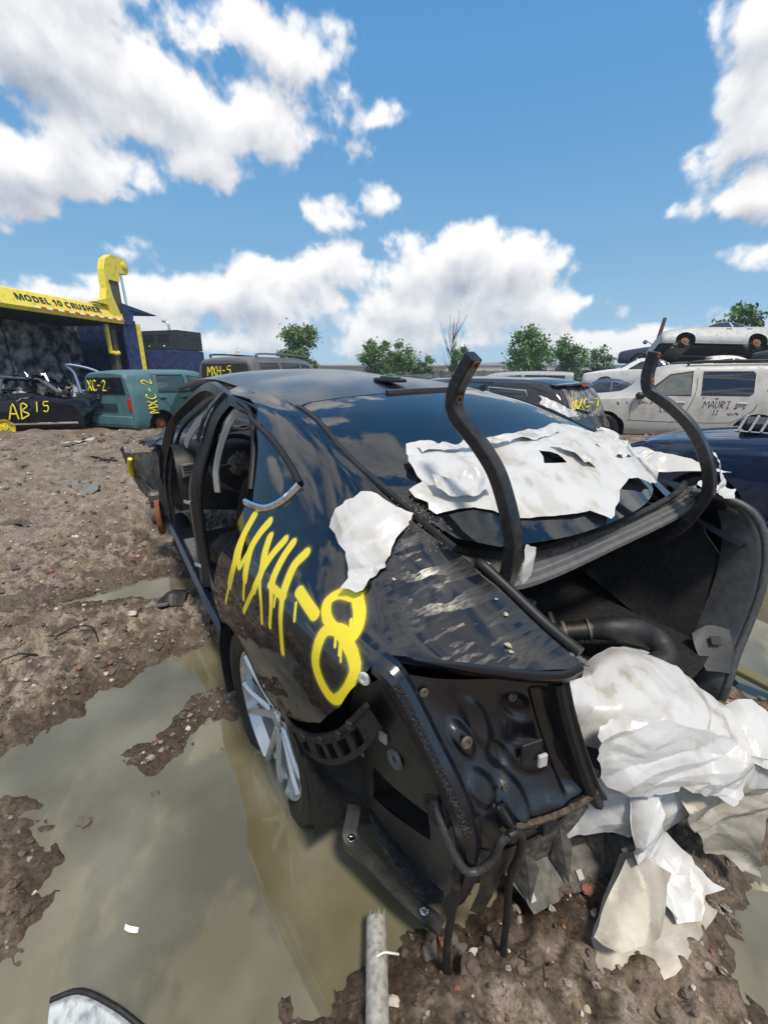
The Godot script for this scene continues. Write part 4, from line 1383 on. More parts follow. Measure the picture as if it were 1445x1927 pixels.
	mb.tube(spline([V(-0.778,0.70,0.735), V(-0.785,0.66,0.768), V(-0.775,0.60,0.800), V(-0.758,0.565,0.818), V(-0.735,0.565,0.832), V(-0.715,0.60,0.846), V(-0.712,0.655,0.855), V(-0.700,0.675,0.862)], 10), 0.0078, 9, true, 0.0013)
	part("ribbed_conduit", mb, worn([[0.02, 0.02, 0.022], [0.05, 0.05, 0.052], [0.10, 0.09, 0.08]], [0.1, 0.6, 1.0], 0.45, 20.0, 91), loom)
	mb = MB.new()
	mb.tube(spline([V(-0.700,0.675,0.862), V(-0.680,0.672,0.868), V(-0.655,0.63,0.868), V(-0.648,0.55,0.862), V(-0.652,0.50,0.855), V(-0.640,0.40,0.850), V(-0.632,0.30,0.852), V(-0.640,0.20,0.860), V(-0.650,0.17,0.866)], 7), 0.0085, 9)
	part("taped_cable", mb, trim_black, loom)
	mb = MB.new()
	mb.tube(spline([V(-0.765,0.50,0.800), V(-0.772,0.40,0.800), V(-0.775,0.30,0.798), V(-0.772,0.22,0.800), V(-0.765,0.165,0.805)], 6), 0.0095, 9)
	part("taped_cable", mb, trim_black, loom)
	rng.seed = 15
	for e in [V(-0.650,0.165,0.866), V(-0.765,0.155,0.805)]:
		mb = MB.new()
		for i in 12:
			var d := V(rng.randf_range(-1, 1), rng.randf_range(-1, 0.3), rng.randf_range(-1, 1)).normalized()
			mb.tube([e, e + d * 0.02, e + d * 0.036 + V(0, -0.006, 0)], 0.0035, 5)
		part("cut_wire_ends", mb, worn([[0.012, 0.012, 0.014], [0.035, 0.037, 0.045], [0.25, 0.25, 0.25]], [0.2, 0.7, 0.95], 0.4, 40.0, 93), loom)
	mb = MB.new()
	mb.tube(spline([V(-0.705,0.672,0.858), V(-0.705,0.70,0.868), V(-0.698,0.712,0.872), V(-0.692,0.695,0.87)], 4), 0.0022, 5)
	part("cable_tie", mb, trim_black, loom)
	# --- bottom edge of the rear corner
	mb = MB.new()
	g_lower(mb)
	part("lower_corner", mb, worn([[0.012, 0.012, 0.013], [0.03, 0.029, 0.028], [0.11, 0.085, 0.06]], [0.1, 0.55, 1.0], 0.4, 3.0, 95, 0.3), car)
	mb = MB.new()
	var lipc := spline([V(-0.685,0.655,0.842), V(-0.62,0.622,0.850), V(-0.54,0.600,0.868), V(-0.46,0.606,0.893), V(-0.425,0.625,0.903)], 6)
	mb.sweep(lipc, [Vector2(-0.005, -0.008), Vector2(0.007, -0.007), Vector2(0.007, 0.004), Vector2(-0.004, 0.005)], V(0, 1, 0.3))
	part("rear_seam", mb, worn([[0.02, 0.017, 0.014], [0.07, 0.052, 0.035], [0.15, 0.11, 0.07]], [0.25, 0.55, 0.9], 0.9, 8.0, 97, 0.5), car)
	# --- underbody shield hanging beside the puddle
	mb = MB.new()
	var sh := Loft.new([[V(-0.750,0.36,0.43), V(-0.765,0.30,0.50), V(-0.765,0.27,0.60), V(-0.745,0.26,0.70)], [V(-0.700,0.31,0.44), V(-0.690,0.27,0.52), V(-0.690,0.25,0.62), V(-0.690,0.24,0.72)], [V(-0.60,0.27,0.46), V(-0.60,0.24,0.54), V(-0.60,0.23,0.64), V(-0.62,0.22,0.74)]])
	mb.grid(sh.net(14, 18))
	var shield := part("underbody_shield", mb, worn([[0.012, 0.013, 0.016], [0.03, 0.032, 0.038], [0.09, 0.095, 0.11]], [0.2, 0.6, 0.95], 0.7, 12.0, 99, 0.9), car)
	mb = MB.new()
	mb.sweep(spline([V(-0.73,0.345,0.36), V(-0.79,0.315,0.43), V(-0.822,0.285,0.462), V(-0.81,0.275,0.52), V(-0.79,0.262,0.60), V(-0.765,0.25,0.69), V(-0.74,0.24,0.75)], 5), [Vector2(-0.020, -0.003), Vector2(0.020, -0.003), Vector2(0.020, 0.003), Vector2(-0.020, 0.003)], Vector3.UP)
	part("shield_rim", mb, trim_black, shield)
	for p in [V(-0.822,0.292,0.470), V(-0.760,0.260,0.705)]:
		bolt(shield, p, V(-0.2, 1, 0.2), 0.010, chrome)

func g_lower(mb: MB) -> void:
	mb.grid(Loft.new([
		[V(-0.723,0.575,0.800), V(-0.650,0.562,0.840), V(-0.545,0.560,0.866), V(-0.445,0.590,0.888)],
		[V(-0.715,0.48,0.798), V(-0.64,0.46,0.832), V(-0.53,0.50,0.845), V(-0.41,0.53,0.862)],
		[V(-0.72,0.42,0.782), V(-0.63,0.42,0.815), V(-0.52,0.47,0.82), V(-0.40,0.50,0.845)]]).net(14, 20))
	mb.grid(Loft.new([
		[V(-0.700,0.50,0.806), V(-0.690,0.42,0.806), V(-0.700,0.33,0.795)],
		[V(-0.675,0.50,0.822), V(-0.665,0.40,0.822), V(-0.672,0.31,0.810)],
		[V(-0.650,0.50,0.822), V(-0.640,0.42,0.824), V(-0.645,0.36,0.815)]]).net(10, 12))

func build_trunk(car: Node3D, cap: Callable) -> void:
	var mb := MB.new()
	# --- sill of the rear window and the ribbed grey strip along the opening
	var gl := spline([V(-0.56,1.135,0.425), V(-0.50,1.099,0.472), V(-0.40,1.074,0.533), V(-0.28,1.070,0.575), V(-0.05,1.064,0.588), V(0.25,1.069,0.602), V(0.50,1.092,0.610), V(0.60,1.115,0.600)], 5)
	var gs := spline([V(-0.56,1.090,0.462), V(-0.50,1.066,0.506), V(-0.40,1.034,0.562), V(-0.25,1.030,0.588), V(0.10,1.030,0.596), V(0.34,1.045,0.615), V(0.52,1.064,0.630), V(0.60,1.085,0.635)], 5)
	mb.grid([gl, gs])
	part("cowl_panel", mb, worn([[0.014, 0.014, 0.015], [0.05, 0.045, 0.038], [0.15, 0.125, 0.10]], [0.25, 0.55, 0.9], 0.6, 4.0, 101, 0.4), car)
	var rim := []
	for p in gl:
		rim.append(p + V(0, 0.002, 0.006))
	mb = MB.new()
	mb.sweep(rim, [Vector2(-0.010, -0.004), Vector2(0.010, -0.006), Vector2(0.008, 0.003), Vector2(-0.008, 0.005)], V(0, 1, 0.4))
	part("glass_rim", mb, rubber, car)
	mb = MB.new()
	mb.sweep(gs, [Vector2(-0.004, 0.006), Vector2(0.004, 0.008), Vector2(0.010, 0.000), Vector2(0.014, 0.004), Vector2(0.020, 0.002), Vector2(0.026, -0.008), Vector2(0.030, -0.005), Vector2(0.040, -0.010), Vector2(0.044, -0.022), Vector2(0.036, -0.034), Vector2(-0.004, -0.02)], V(0, 1, 0.35))
	part("ribbed_strip", mb, grey_plastic, car)
	# dark gutter in the left corner, with a paper sticker
	mb = MB.new()
	mb.grid(Loft.new([[side_loft.p(6.2, 7.95), side_loft.p(6.7, 8.0), side_loft.p(7.2, 8.0)], [V(-0.53,1.09,0.475), V(-0.49,1.045,0.56), V(-0.475,1.02,0.62)], [V(-0.50,1.082,0.50), V(-0.455,1.03,0.57), V(-0.45,1.0,0.64)]]).net(8, 8))
	part("corner_gutter", mb, worn([[0.012, 0.012, 0.013], [0.04, 0.037, 0.032], [0.17, 0.14, 0.11]], [0.25, 0.6, 0.95], 0.5, 5.0, 103, 0.4), car)
	plate(car, "paper_sticker", V(-0.448, 1.052, 0.545), V(-0.3, 0.8, 0.6), V(0.3, 0, -0.2), 0.012, 0.042, 0.002, mat(0.72, 0.72, 0.70, 0.6))
	# --- rubber seals
	var sl := [V(-0.42,1.025,0.575), V(-0.455,1.030,0.570)]
	for a in [6.75, 7.2, 7.6, 8.0, 8.5, 8.85]:
		sl.append(side_loft.p(a, 8.0) + V(0.016, 0.004, 0.0))
	mb = MB.new()
	mb.tube(spline(sl, 6), 0.0135, 10)
	part("trunk_seal", mb, rubber, car)
	var sr := spline([V(0.585,1.092,0.640), V(0.605,1.088,0.716), V(0.625,1.066,0.794), V(0.632,1.012,0.850), V(0.612,0.931,0.889), V(0.572,0.811,0.914), V(0.522,0.684,0.920), V(0.470,0.591,0.924), V(0.430,0.510,0.933), V(0.41,0.44,0.935)], 6)
	mb = MB.new()
	mb.tube(sr, 0.0145, 10)
	part("trunk_seal", mb, worn([[0.03, 0.032, 0.034], [0.06, 0.063, 0.066], [0.10, 0.10, 0.10]], [0.1, 0.6, 1.0], 0.5, 8.0, 105), car)
	var inner := []
	var deep := []
	for i in sr.size():
		var k := float(i) / (sr.size() - 1)
		inner.append(sr[i] + V(-0.026, -0.010 + 0.004 * k, -0.018))
		deep.append(sr[i] + V(-0.020, 0.0, -0.13) + V(0.03, 0.02, 0.0) * (1.0 - k))
	mb = MB.new()
	mb.grid([sr, inner, deep])
	part("opening_channel", mb, worn([[0.022, 0.023, 0.025], [0.045, 0.047, 0.050], [0.08, 0.078, 0.074]], [0.1, 0.6, 1.0], 0.4, 4.0, 107), car)
	# skin of the right rear corner outside the seal
	mb = MB.new()
	var outer := []
	for i in sr.size():
		var k := float(i) / (sr.size() - 1)
		outer.append(sr[i] + V(0.045 + 0.06 * (1.0 - k) + 0.06 * sin(k * PI), -0.012 - 0.02 * (1.0 - k), 0.01 - 0.05 * k))
	mb.grid([sr, outer])
	part("right_corner_skin", mb, paint, car)
	mb = MB.new()
	mb.grid(Loft.new([[V(0.62,1.10,0.60), V(0.70,1.07,0.60), V(0.80,0.99,0.60), V(0.87,0.86,0.58), V(0.88,0.60,0.56), V(0.84,0.35,0.52)], [V(0.66,1.075,0.76), V(0.73,1.03,0.76), V(0.80,0.95,0.75), V(0.83,0.84,0.73), V(0.83,0.6,0.70), V(0.80,0.35,0.66)], [V(0.67,1.0,0.87), V(0.72,0.96,0.86), V(0.76,0.90,0.85), V(0.77,0.80,0.84), V(0.75,0.6,0.83), V(0.72,0.35,0.80)]]).net(14, 24))
	part("right_rear_corner", mb, paint, car)
	# --- inside of the trunk
	mb = MB.new()
	mb.box(Transform3D(Basis.IDENTITY, V(0.02, 0.575, 0.45)), Vector3(1.18, 0.03, 0.84))
	part("trunk_floor", mb, carpet, car)
	mb = MB.new()
	mb.box(Transform3D(Basis(V(1, 0, 0), 0.2), V(0.02, 0.82, 0.08)), Vector3(1.24, 0.56, 0.04))
	part("seat_back", mb, carpet, car)
	mb = MB.new()
	mb.grid(Loft.new([[V(-0.47,0.95,0.80), V(-0.47,0.72,0.84), V(-0.44,0.58,0.86)], [V(-0.55,1.02,0.55), V(-0.60,0.80,0.55), V(-0.55,0.58,0.55)], [V(-0.56,1.08,0.2), V(-0.58,0.85,0.1), V(-0.56,0.58,0.1)]]).net(10, 10))
	part("left_liner", mb, carpet, car)
	# right liner: a moulded carpet with a wavy trimmed edge
	var edge := spline([V(0.35,1.062,0.505), V(0.47,1.045,0.550), V(0.55,1.013,0.600), V(0.592,0.997,0.680), V(0.592,0.945,0.715), V(0.605,0.905,0.745), V(0.603,0.860,0.785), V(0.580,0.771,0.832), V(0.550,0.690,0.872), V(0.515,0.630,0.885), V(0.50,0.585,0.885)], 6)
	var back := spline([V(0.30,1.02,0.30), V(0.40,1.01,0.32), V(0.50,0.99,0.34), V(0.53,0.96,0.36), V(0.535,0.92,0.40), V(0.535,0.88,0.42), V(0.53,0.82,0.44), V(0.52,0.74,0.48), V(0.50,0.67,0.52), V(0.48,0.62,0.56), V(0.46,0.585,0.60)], 6)
	var mid := []
	for i in edge.size():
		mid.append(edge[i].lerp(back[i], 0.22) + V(-0.035, -0.012, 0.0))
	var far := []
	for i in edge.size():
		far.append(back[i].lerp(V(0.50, 0.75, 0.10), 0.8))
	mb = MB.new()
	mb.grid([edge, mid, back, far])
	part("right_liner", mb, carpet, car)
	mb = MB.new()
	mb.tube(edge, 0.0028, 6)
	part("liner_edge", mb, grey_plastic, car)
	mb = MB.new()
	mb.grid(Loft.new([[V(0.55,1.07,0.55), V(0.66,1.0,0.60), V(0.70,0.85,0.66), V(0.66,0.68,0.72), V(0.60,0.55,0.78)], [V(0.60,1.075,0.74), V(0.665,0.98,0.79), V(0.66,0.84,0.83), V(0.62,0.68,0.86), V(0.54,0.54,0.89)]]).net(10, 16))
	var pw := part("outer_wall", mb, mat(0.008, 0.008, 0.009, 0.5), car)
	for p in [V(0.655,0.90,0.785), V(0.653,0.875,0.792), V(0.645,0.825,0.805)]:
		bolt(pw, p + V(-0.012, 0, 0), V(-1, 0.1, 0.3), 0.008, mat(0.5, 0.46, 0.38, 0.4))
	# scuff plate at the right end of the sill
	mb = MB.new()
	mb.grid(Loft.new([[V(0.355, 0.555, 0.882), V(0.375, 0.605, 0.832), V(0.405, 0.640, 0.802)], [V(0.395, 0.550, 0.912), V(0.425, 0.625, 0.862), V(0.450, 0.672, 0.832)], [V(0.430, 0.540, 0.937), V(0.470, 0.620, 0.912), V(0.495, 0.662, 0.887)], [V(0.455, 0.530, 0.927), V(0.495, 0.610, 0.902), V(0.515, 0.650, 0.877)]]).net(12, 10))
	var sc := part("scuff_plate", mb, worn([[0.03, 0.031, 0.033], [0.045, 0.047, 0.05], [0.07, 0.07, 0.068]], [0.1, 0.6, 1.0], 0.5, 6.0, 113), car)
	plate(sc, "handhold", V(0.425, 0.638, 0.868), V(-0.5, 0.7, 0.6), V(0, 1, 0), 0.035, 0.030, 0.006, mat(0.02, 0.02, 0.02, 0.7))
	# flange from the ledge down to the sill on the left
	var fl := spline([V(-0.498,0.915,0.812), V(-0.482,0.82,0.838), V(-0.450,0.70,0.872), V(-0.424,0.62,0.897), V(-0.39,0.565,0.905)], 6)
	mb = MB.new()
	mb.sweep(fl, [Vector2(-0.020, 0.0), Vector2(-0.012, 0.010), Vector2(-0.004, 0.004), Vector2(0.004, 0.012), Vector2(0.014, 0.013), Vector2(0.022, 0.004), Vector2(0.024, -0.02)], V(-0.2, 0.1, 1), false, false)
	part("opening_flange", mb, rubber, car)
	mb = MB.new()
	mb.box(Transform3D(Basis.IDENTITY, V(0.02, 0.42, 0.79)), Vector3(0.84, 0.20, 0.04), 0.015)
	part("rear_crossmember", mb, gloss_black, car)
	mb = MB.new()
	mb.box(Transform3D(Basis.IDENTITY, V(0.05, 0.36, 0.42)), Vector3(1.1, 0.04, 0.62), 0.01)
	part("underfloor", mb, trim_black, car)
	# red-black end cap of the ledge
	mb = MB.new()
	mb.box(Transform3D(Basis(V(0, 1, 0), -0.3), V(-0.497, 0.944, 0.830)), Vector3(0.055, 0.030, 0.014), 0.004)
	part("lamp_stub", mb, mat(0.020, 0.006, 0.007, 0.12), car)
	mb = MB.new()
	rng.seed = 3
	for i in 5:
		mb.box(Transform3D(Basis(V(0, 1, 0), rng.randf()), V(-0.478 + i * 0.004, 0.975 - i * 0.004, 0.815 + i * 0.006)), Vector3(0.016, 0.005, 0.010), 0.001)
	part("seal_clip", mb, grey_plastic, car)
	# --- gooseneck hinges left standing
	for s in [-1.0, 1.0]:
		var x: float = s * 0.455
		var hg := Node3D.new()
		hg.name = "hinge_arm"
		car.add_child(hg, true)
		var dz := 0.0 if s < 0.0 else 0.045
		var shape := [[0.90, 0.50], [0.98, 0.58], [1.054, 0.617], [1.135, 0.625], [1.185, 0.616], [1.243, 0.593], [1.310, 0.555], [1.363, 0.501], [1.405, 0.443]]
		if s > 0.0:
			shape = [[0.92, 0.62], [1.00, 0.68], [1.096, 0.715], [1.152, 0.722], [1.235, 0.696], [1.331, 0.633], [1.393, 0.560], [1.428, 0.500]]
		var path := []
		for q in shape:
			path.append(V(x, q[0], q[1]))
		path = spline(path, 5)
		var tail := [[1.425, 0.420], [1.445, 0.408], [1.470, 0.408], [1.495, 0.416], [1.530, 0.438], [1.562, 0.460]]
		if s > 0.0:
			tail = [[1.440, 0.478], [1.458, 0.465], [1.480, 0.458], [1.510, 0.456], [1.545, 0.459], [1.576, 0.463]]
		for q in tail:
			path.append(V(x, q[0], q[1]))
		mb = MB.new()
		# side = across the car, up = along the bend's normal
		mb.sweep(path, [Vector2(-0.017, -0.014), Vector2(-0.014, -0.017), Vector2(0.014, -0.017), Vector2(0.017, -0.014), Vector2(0.017, 0.014), Vector2(0.014, 0.017), Vector2(-0.014, 0.017), Vector2(-0.017, 0.014)], V(1, 0, 0.0001))
		part("arm", mb, worn([[0.008, 0.008, 0.009], [0.018, 0.018, 0.019], [0.06, 0.055, 0.05]], [0.1, 0.62, 1.0], 0.28, 6.0, 109), hg)
		var m := path.size()
		for k in [m - 1.3, m - 4.2]:
			var p := Loft.along(path, k)
			var t := (Loft.along(path, k + 0.1) - p).normalized()
			var nrm := V(1, 0, 0).cross(t) * (-1.0)
			if nrm.z < 0.0:
				nrm = -nrm
			mb = MB.new()
			var sx := V(1, 0, 0)
			mb.lathe([Vector2(0.0045, 0.0005), Vector2(0.0055, 0.0025), Vector2(0.0105, 0.0025), Vector2(0.0115, 0.0)], 16, Transform3D(Basis(sx, nrm, sx.cross(nrm)), p + nrm * 0.0172))
			part("rusty_washer", mb, rust, hg)
			mb = MB.new()
			mb.lathe([Vector2(0.0, 0.001), Vector2(0.0045, 0.001)], 12, Transform3D(Basis(sx, nrm, sx.cross(nrm)), p + nrm * 0.0172))
			part("bolt_hole", mb, mat(0.004, 0.004, 0.004, 0.8), hg)
	# grit washed into the corner of the glass, pebbles on the deck
	rng.seed = 44
	var pebble := stone_mesh(90, 0.7)
	mb = MB.new()
	for i in 520:
		var q: Vector3 = cap.call(Vector2(rng.randf_range(5.15, 6.0), -rng.randf_range(0.90, 1.0))) if i % 3 else side_loft.p(rng.randf_range(5.3, 6.3), rng.randf_range(7.3, 7.9))
		var r := 0.0006 + 0.0030 * pow(rng.randf(), 3.0)
		var a := V(rng.randf_range(-1, 1), rng.randf_range(-0.4, 0.4), rng.randf_range(-1, 1)).normalized() * r
		var b := a.cross(Vector3.UP).normalized() * r
		var t := q + V(0, r * 1.4, 0)
		mb.flat(q + a, q + b, t)
		mb.flat(q + b, q - a, t)
		mb.flat(q - a, q - b, t)
		mb.flat(q - b, q + a, t)
	var grit := part("grit", mb, worn([[0.09, 0.068, 0.048], [0.18, 0.14, 0.10], [0.30, 0.25, 0.19]], [0.2, 0.5, 0.9], 0.9, 40.0, 111), car)
	grit.set_meta("kind", "stuff")
	for q in [[7.55, 7.4, 0.0045], [7.9, 6.6, 0.006], [8.0, 6.5, 0.004], [6.2, 6.0, 0.004], [7.3, 7.6, 0.003]]:
		var p := side_loft.p(q[0], q[1])
		part("pebble", pebble, mat(0.42, 0.38, 0.32, 0.8), car, Transform3D(Basis(V(0, 1, 0), q[0] * 9.0).scaled(V(1, 0.8, 1.2) * q[2]), p + V(0, q[2] * 0.6, 0)))

var film_white: StandardMaterial3D
var film_grey: StandardMaterial3D

class Folds:
	# crumpled film: flat facets meeting in creases (a triangle net of random heights, bent by noise), in two sizes
	var soft: FastNoiseLite
	var d1: Vector3
	var d2: Vector3
	var wave := 0.3
	var key := 0
	func _init(seed: int, w: float, along := Vector3(0.75, -0.2, 0.6), down := Vector3(-0.2, 1.0, -0.3)) -> void:
		wave = w
		key = seed
		d1 = along.normalized()
		d2 = down.normalized()
		soft = FastNoiseLite.new()
		soft.seed = seed + 3
		soft.frequency = 1.0
		soft.fractal_octaves = 2
	func rnd(x: int, y: int, k: int) -> float:
		var n := (x * 374761393 + y * 668265263 + (key + k) * 1274126177) & 0x7fffffff
		n = ((n ^ (n >> 13)) * 1103515245) & 0x7fffffff
		return float((n >> 8) & 0xffff) / 65535.0 - 0.5
	func facet(q: Vector2, k: int) -> float:
		var s := q.x + q.y * 0.57735
		var t := q.y * 1.1547
		var i := int(floor(s))
		var j := int(floor(t))
		var u := s - i
		var v := t - j
		if u + v < 1.0:
			return rnd(i, j, k) * (1.0 - u - v) + rnd(i + 1, j, k) * u + rnd(i, j + 1, k) * v
		return rnd(i + 1, j + 1, k) * (u + v - 1.0) + rnd(i, j + 1, k) * (1.0 - u) + rnd(i + 1, j, k) * (1.0 - v)
	func h(p: Vector3) -> float:
		var q := Vector2(p.dot(d1), p.dot(d2)) / wave
		var bend := soft.get_noise_3dv(p / wave * 0.5)
		var b2 := soft.get_noise_3dv(p / wave * 0.5 + Vector3(9, 4, 2))
		q += Vector2(bend, b2) * 0.55
		var turn := Vector2(q.x * 0.8 - q.y * 0.6, q.x * 0.6 + q.y * 0.8)
		var e := facet(Vector2(turn.x * 1.5, turn.y * 0.62), 0) * 0.42
		e += facet(Vector2(q.x * 1.3 + q.y * 0.9, q.y * 2.6 - q.x * 1.4), 17) * 0.17
		e += facet(q * 5.5, 31) * 0.035
		return wave * (e + bend * 0.10)

func torn(poly: PackedVector2Array, seed: int, rough: Vector2, step: float) -> PackedVector2Array:
	var r := RandomNumberGenerator.new()
	r.seed = seed
	var out := PackedVector2Array()
	for i in poly.size():
		var a := poly[i]
		var b := poly[(i + 1) % poly.size()]
		var m := maxi(1, int(a.distance_to(b) / step))
		for k in m:
			var q := a.lerp(b, float(k) / m)
			out.append(q + Vector2(r.randf_range(-1, 1) * rough.x, r.randf_range(-1, 1) * rough.y))
	return out

func sheet(loft: Loft, amp: float, wave: float, seed: int, poly: PackedVector2Array, res: Vector2, lift := Vector3.ZERO, holes := []) -> MB:
	var fo := Folds.new(seed, wave)
	return region(poly, holes, res, func(q: Vector2) -> Vector3:
		var p := loft.p(q.x, q.y)
		var n := (loft.p(q.x + 0.02, q.y) - p).cross(loft.p(q.x, q.y + 0.02) - p).normalized()
		if n.dot(Vector3(-0.4, 0.6, 0.7)) < 0.0:
			n = -n
		return p + lift + n * fo.h(p) * amp)

func build_sheets() -> void:
	film_white = worn([[0.36, 0.325, 0.27], [0.54, 0.545, 0.555], [0.60, 0.61, 0.62]], [0.16, 0.40, 1.0], 0.34, 1.3, 121, 0.22)
	film_white.backlight_enabled = true
	film_white.backlight = Color(0.22, 0.22, 0.22)
	film_grey = worn([[0.26, 0.23, 0.18], [0.385, 0.36, 0.315], [0.50, 0.48, 0.445]], [0.15, 0.5, 0.9], 0.42, 1.5, 123, 0.15)
	film_grey.backlight_enabled = true
	film_grey.backlight = Color(0.25, 0.23, 0.20)
	# --- on the rear window
	var fo := Folds.new(7, 0.26, V(1, 0, 0), V(0, -0.5, 0.85))
	var fo2 := Folds.new(8, 0.10, V(1, 0, 0.2), V(0, -0.5, 0.85))
	var on_glass := func(q: Vector2) -> Vector3:
		var p: Vector3 = cap_surface.call(Vector2(q.x, minf(q.y, 0.97)))
		var past := maxf(0.0, q.y - 0.97)
		p += V(past * 0.55, past * 0.10, past * 0.75)
		var ruck := 0.30 + 0.55 * smoothstep(5.4, 4.3, q.x) + 0.8 * smoothstep(0.2, 0.9, q.y)
		var h := maxf(0.0, fo.h(p) + 0.024) * 0.62 * ruck + absf(fo2.h(p)) * 0.4 * ruck + 0.02 * smoothstep(0.85, 1.0, q.y)
		return p + V(0.0, 0.006 + h, h * 0.35)
	var outline := poly2([4.30,-0.748, 4.29,-0.520, 4.29,-0.288, 4.40,-0.12, 4.35,-0.031, 4.38,0.30, 4.40,0.519, 4.62,0.60, 4.75,0.794, 5.07,0.893, 5.30,0.93, 5.60,0.98, 5.95,1.08, 6.25,1.16, 6.45,1.20, 6.50,1.10, 6.42,0.93, 6.24,0.635, 5.97,0.420, 6.01,0.231, 6.16,0.114, 6.46,-0.093, 6.20,-0.153, 6.07,-0.360, 5.92,-0.614, 5.68,-0.715, 5.66,-0.811, 5.71,-0.927, 5.48,-0.911, 5.22,-0.926, 5.05,-0.819, 4.93,-0.814, 4.67,-0.803])
	var a := lone("plastic_sheet", region(torn(outline, 3, Vector2(0.05, 0.014), 0.11), [torn(poly2([4.86,-0.054, 5.03,0.03, 5.26,0.02, 5.14,-0.137]), 4, Vector2(0.02, 0.01), 0.1)], Vector2(0.05, 0.016), on_glass), film_white, "torn white plastic sheet lying crumpled over the lower rear window of the sedan", "plastic sheet")
	a.transform = car_place
	# folded-over flaps on the same sheet
	for q in [[4.46, -0.72, 4.62, 0.30, 5], [5.10, -0.86, 5.55, -0.55, 6], [4.75, 0.42, 5.6, 0.95, 9], [5.5, 0.50, 6.1, 0.95, 11], [4.95, 0.05, 5.45, 0.35, 13]]:
		var f3 := Folds.new(q[4] * 7, 0.14, V(1, 0, 0), V(0, -0.5, 0.85))
		var fl := func(w: Vector2) -> Vector3:
			var p: Vector3 = cap_surface.call(w)
			return p + V(0, 0.026 + absf(f3.h(p)) * 1.1, f3.h(p + V(2, 0, 0)) * 0.5)
		part("folded_flap", region(torn(poly2([q[0], q[1], q[0] + 0.03, lerpf(q[1], q[3], 0.5), q[0], q[3], q[2], q[3] - 0.05, q[2] + 0.06, lerpf(q[1], q[3], 0.45), q[2] - 0.05, q[1] + 0.04]), q[4], Vector2(0.06, 0.03), 0.12), [], Vector2(0.05, 0.016), fl), film_white, a)
	# --- scrap stuck to the quarter panel
	var f4 := Folds.new(17, 0.17, V(0, 0, 1), V(0.5, 0.8, 0))
	var on_quarter := func(q: Vector2) -> Vector3:
		var p := side_loft.p(q.x, q.y)
		var h := 0.008 + absf(f4.h(p)) * 0.7
		return p + V(-0.72, 0.62, 0.1) * h
	var scrap := lone("plastic_scrap", region(torn(poly2([4.923,7.1, 4.80,6.35, 4.818,6.0, 4.898,5.778, 5.242,5.727, 5.45,5.70, 5.56,5.55, 5.68,5.30, 5.70,5.05, 5.98,5.22, 6.0,5.50, 5.947,5.70, 6.02,6.068, 5.93,6.450, 5.85,6.889, 5.78,7.5, 5.68,8.0, 5.50,7.80, 5.35,7.6, 5.20,7.5, 5.05,7.3]), 21, Vector2(0.03, 0.05), 0.12), [], Vector2(0.035, 0.045), on_quarter), film_white, "small white plastic scrap stuck on the sedan beside the yellow 8", "plastic sheet")
	scrap.transform = car_place
	# --- big heap hanging out of the trunk
	var heap := thing("plastic_sheet_heap", "large crumpled white plastic sheet hanging out of the open trunk to the mud", "plastic sheet")
	heap.transform = car_place
	var big := Loft.new([
		[V(-0.330,0.700,0.660), V(-0.120,0.700,0.660), V(0.100,0.670,0.700), V(0.250,0.600,0.800), V(0.320,0.520,0.920), V(0.420,0.450,0.980)],
		[V(-0.300,0.765,0.735), V(-0.100,0.735,0.745), V(0.120,0.690,0.830), V(0.235,0.600,0.940), V(0.290,0.520,1.010), V(0.390,0.430,1.070)],
		[V(-0.346,0.720,0.785), V(-0.204,0.715,0.855), V(-0.056,0.675,0.940), V(0.074,0.590,1.030), V(0.180,0.490,1.105), V(0.290,0.400,1.165)],
		[V(-0.345,0.580,0.818), V(-0.230,0.590,0.905), V(-0.079,0.555,1.000), V(0.049,0.490,1.085), V(0.205,0.410,1.135), V(0.315,0.330,1.185)],
		[V(-0.370,0.420,0.838), V(-0.236,0.420,0.922), V(-0.116,0.400,1.012), V(0.027,0.370,1.080), V(0.185,0.330,1.150), V(0.285,0.270,1.200)],
		[V(-0.415,0.275,0.846), V(-0.262,0.345,0.912), V(-0.137,0.330,0.990), V(0.015,0.320,1.062), V(0.150,0.285,1.120), V(0.240,0.245,1.170)]])
	part("main_sheet", sheet(big, 0.8, 0.34, 31, torn(poly2([0,0.15, 0.25,1.1, 0,2.0, 0.3,3.0, 0.2,4, 0.3,4.8, 1.4,5.0, 2.4,4.85, 3.4,5.0, 4.3,4.7, 4.8,4.2, 5.0,3.4, 4.85,2.6, 5,2, 4.8,1.3, 4.6,0.8, 5,0.1, 4.4,0, 3,0, 1.2,0]), 33, Vector2(0.05, 0.04), 0.2), Vector2(0.028, 0.026)), film_white, heap)
	var over := Loft.new([
		[V(-0.33,0.700,0.82), V(-0.22,0.705,0.88), V(-0.10,0.68,0.95), V(0.0,0.62,1.02)],
		[V(-0.335,0.62,0.845), V(-0.215,0.625,0.915), V(-0.095,0.585,1.0), V(0.02,0.53,1.07)],
		[V(-0.33,0.52,0.86), V(-0.20,0.50,0.945), V(-0.09,0.475,1.025), V(0.04,0.44,1.09)]])
	part("fold_over", sheet(over, 0.85, 0.24, 41, torn(poly2([0.1,0.1, 0.0,1.0, 0.2,2.0, 0.1,3, 1.2,2.9, 1.9,2.4, 1.7,1.5, 2,0.8, 1.8,0.1, 0.9,0]), 43, Vector2(0.06, 0.05), 0.15), Vector2(0.025, 0.03), V(-0.008, 0.014, 0.012)), film_white, heap)
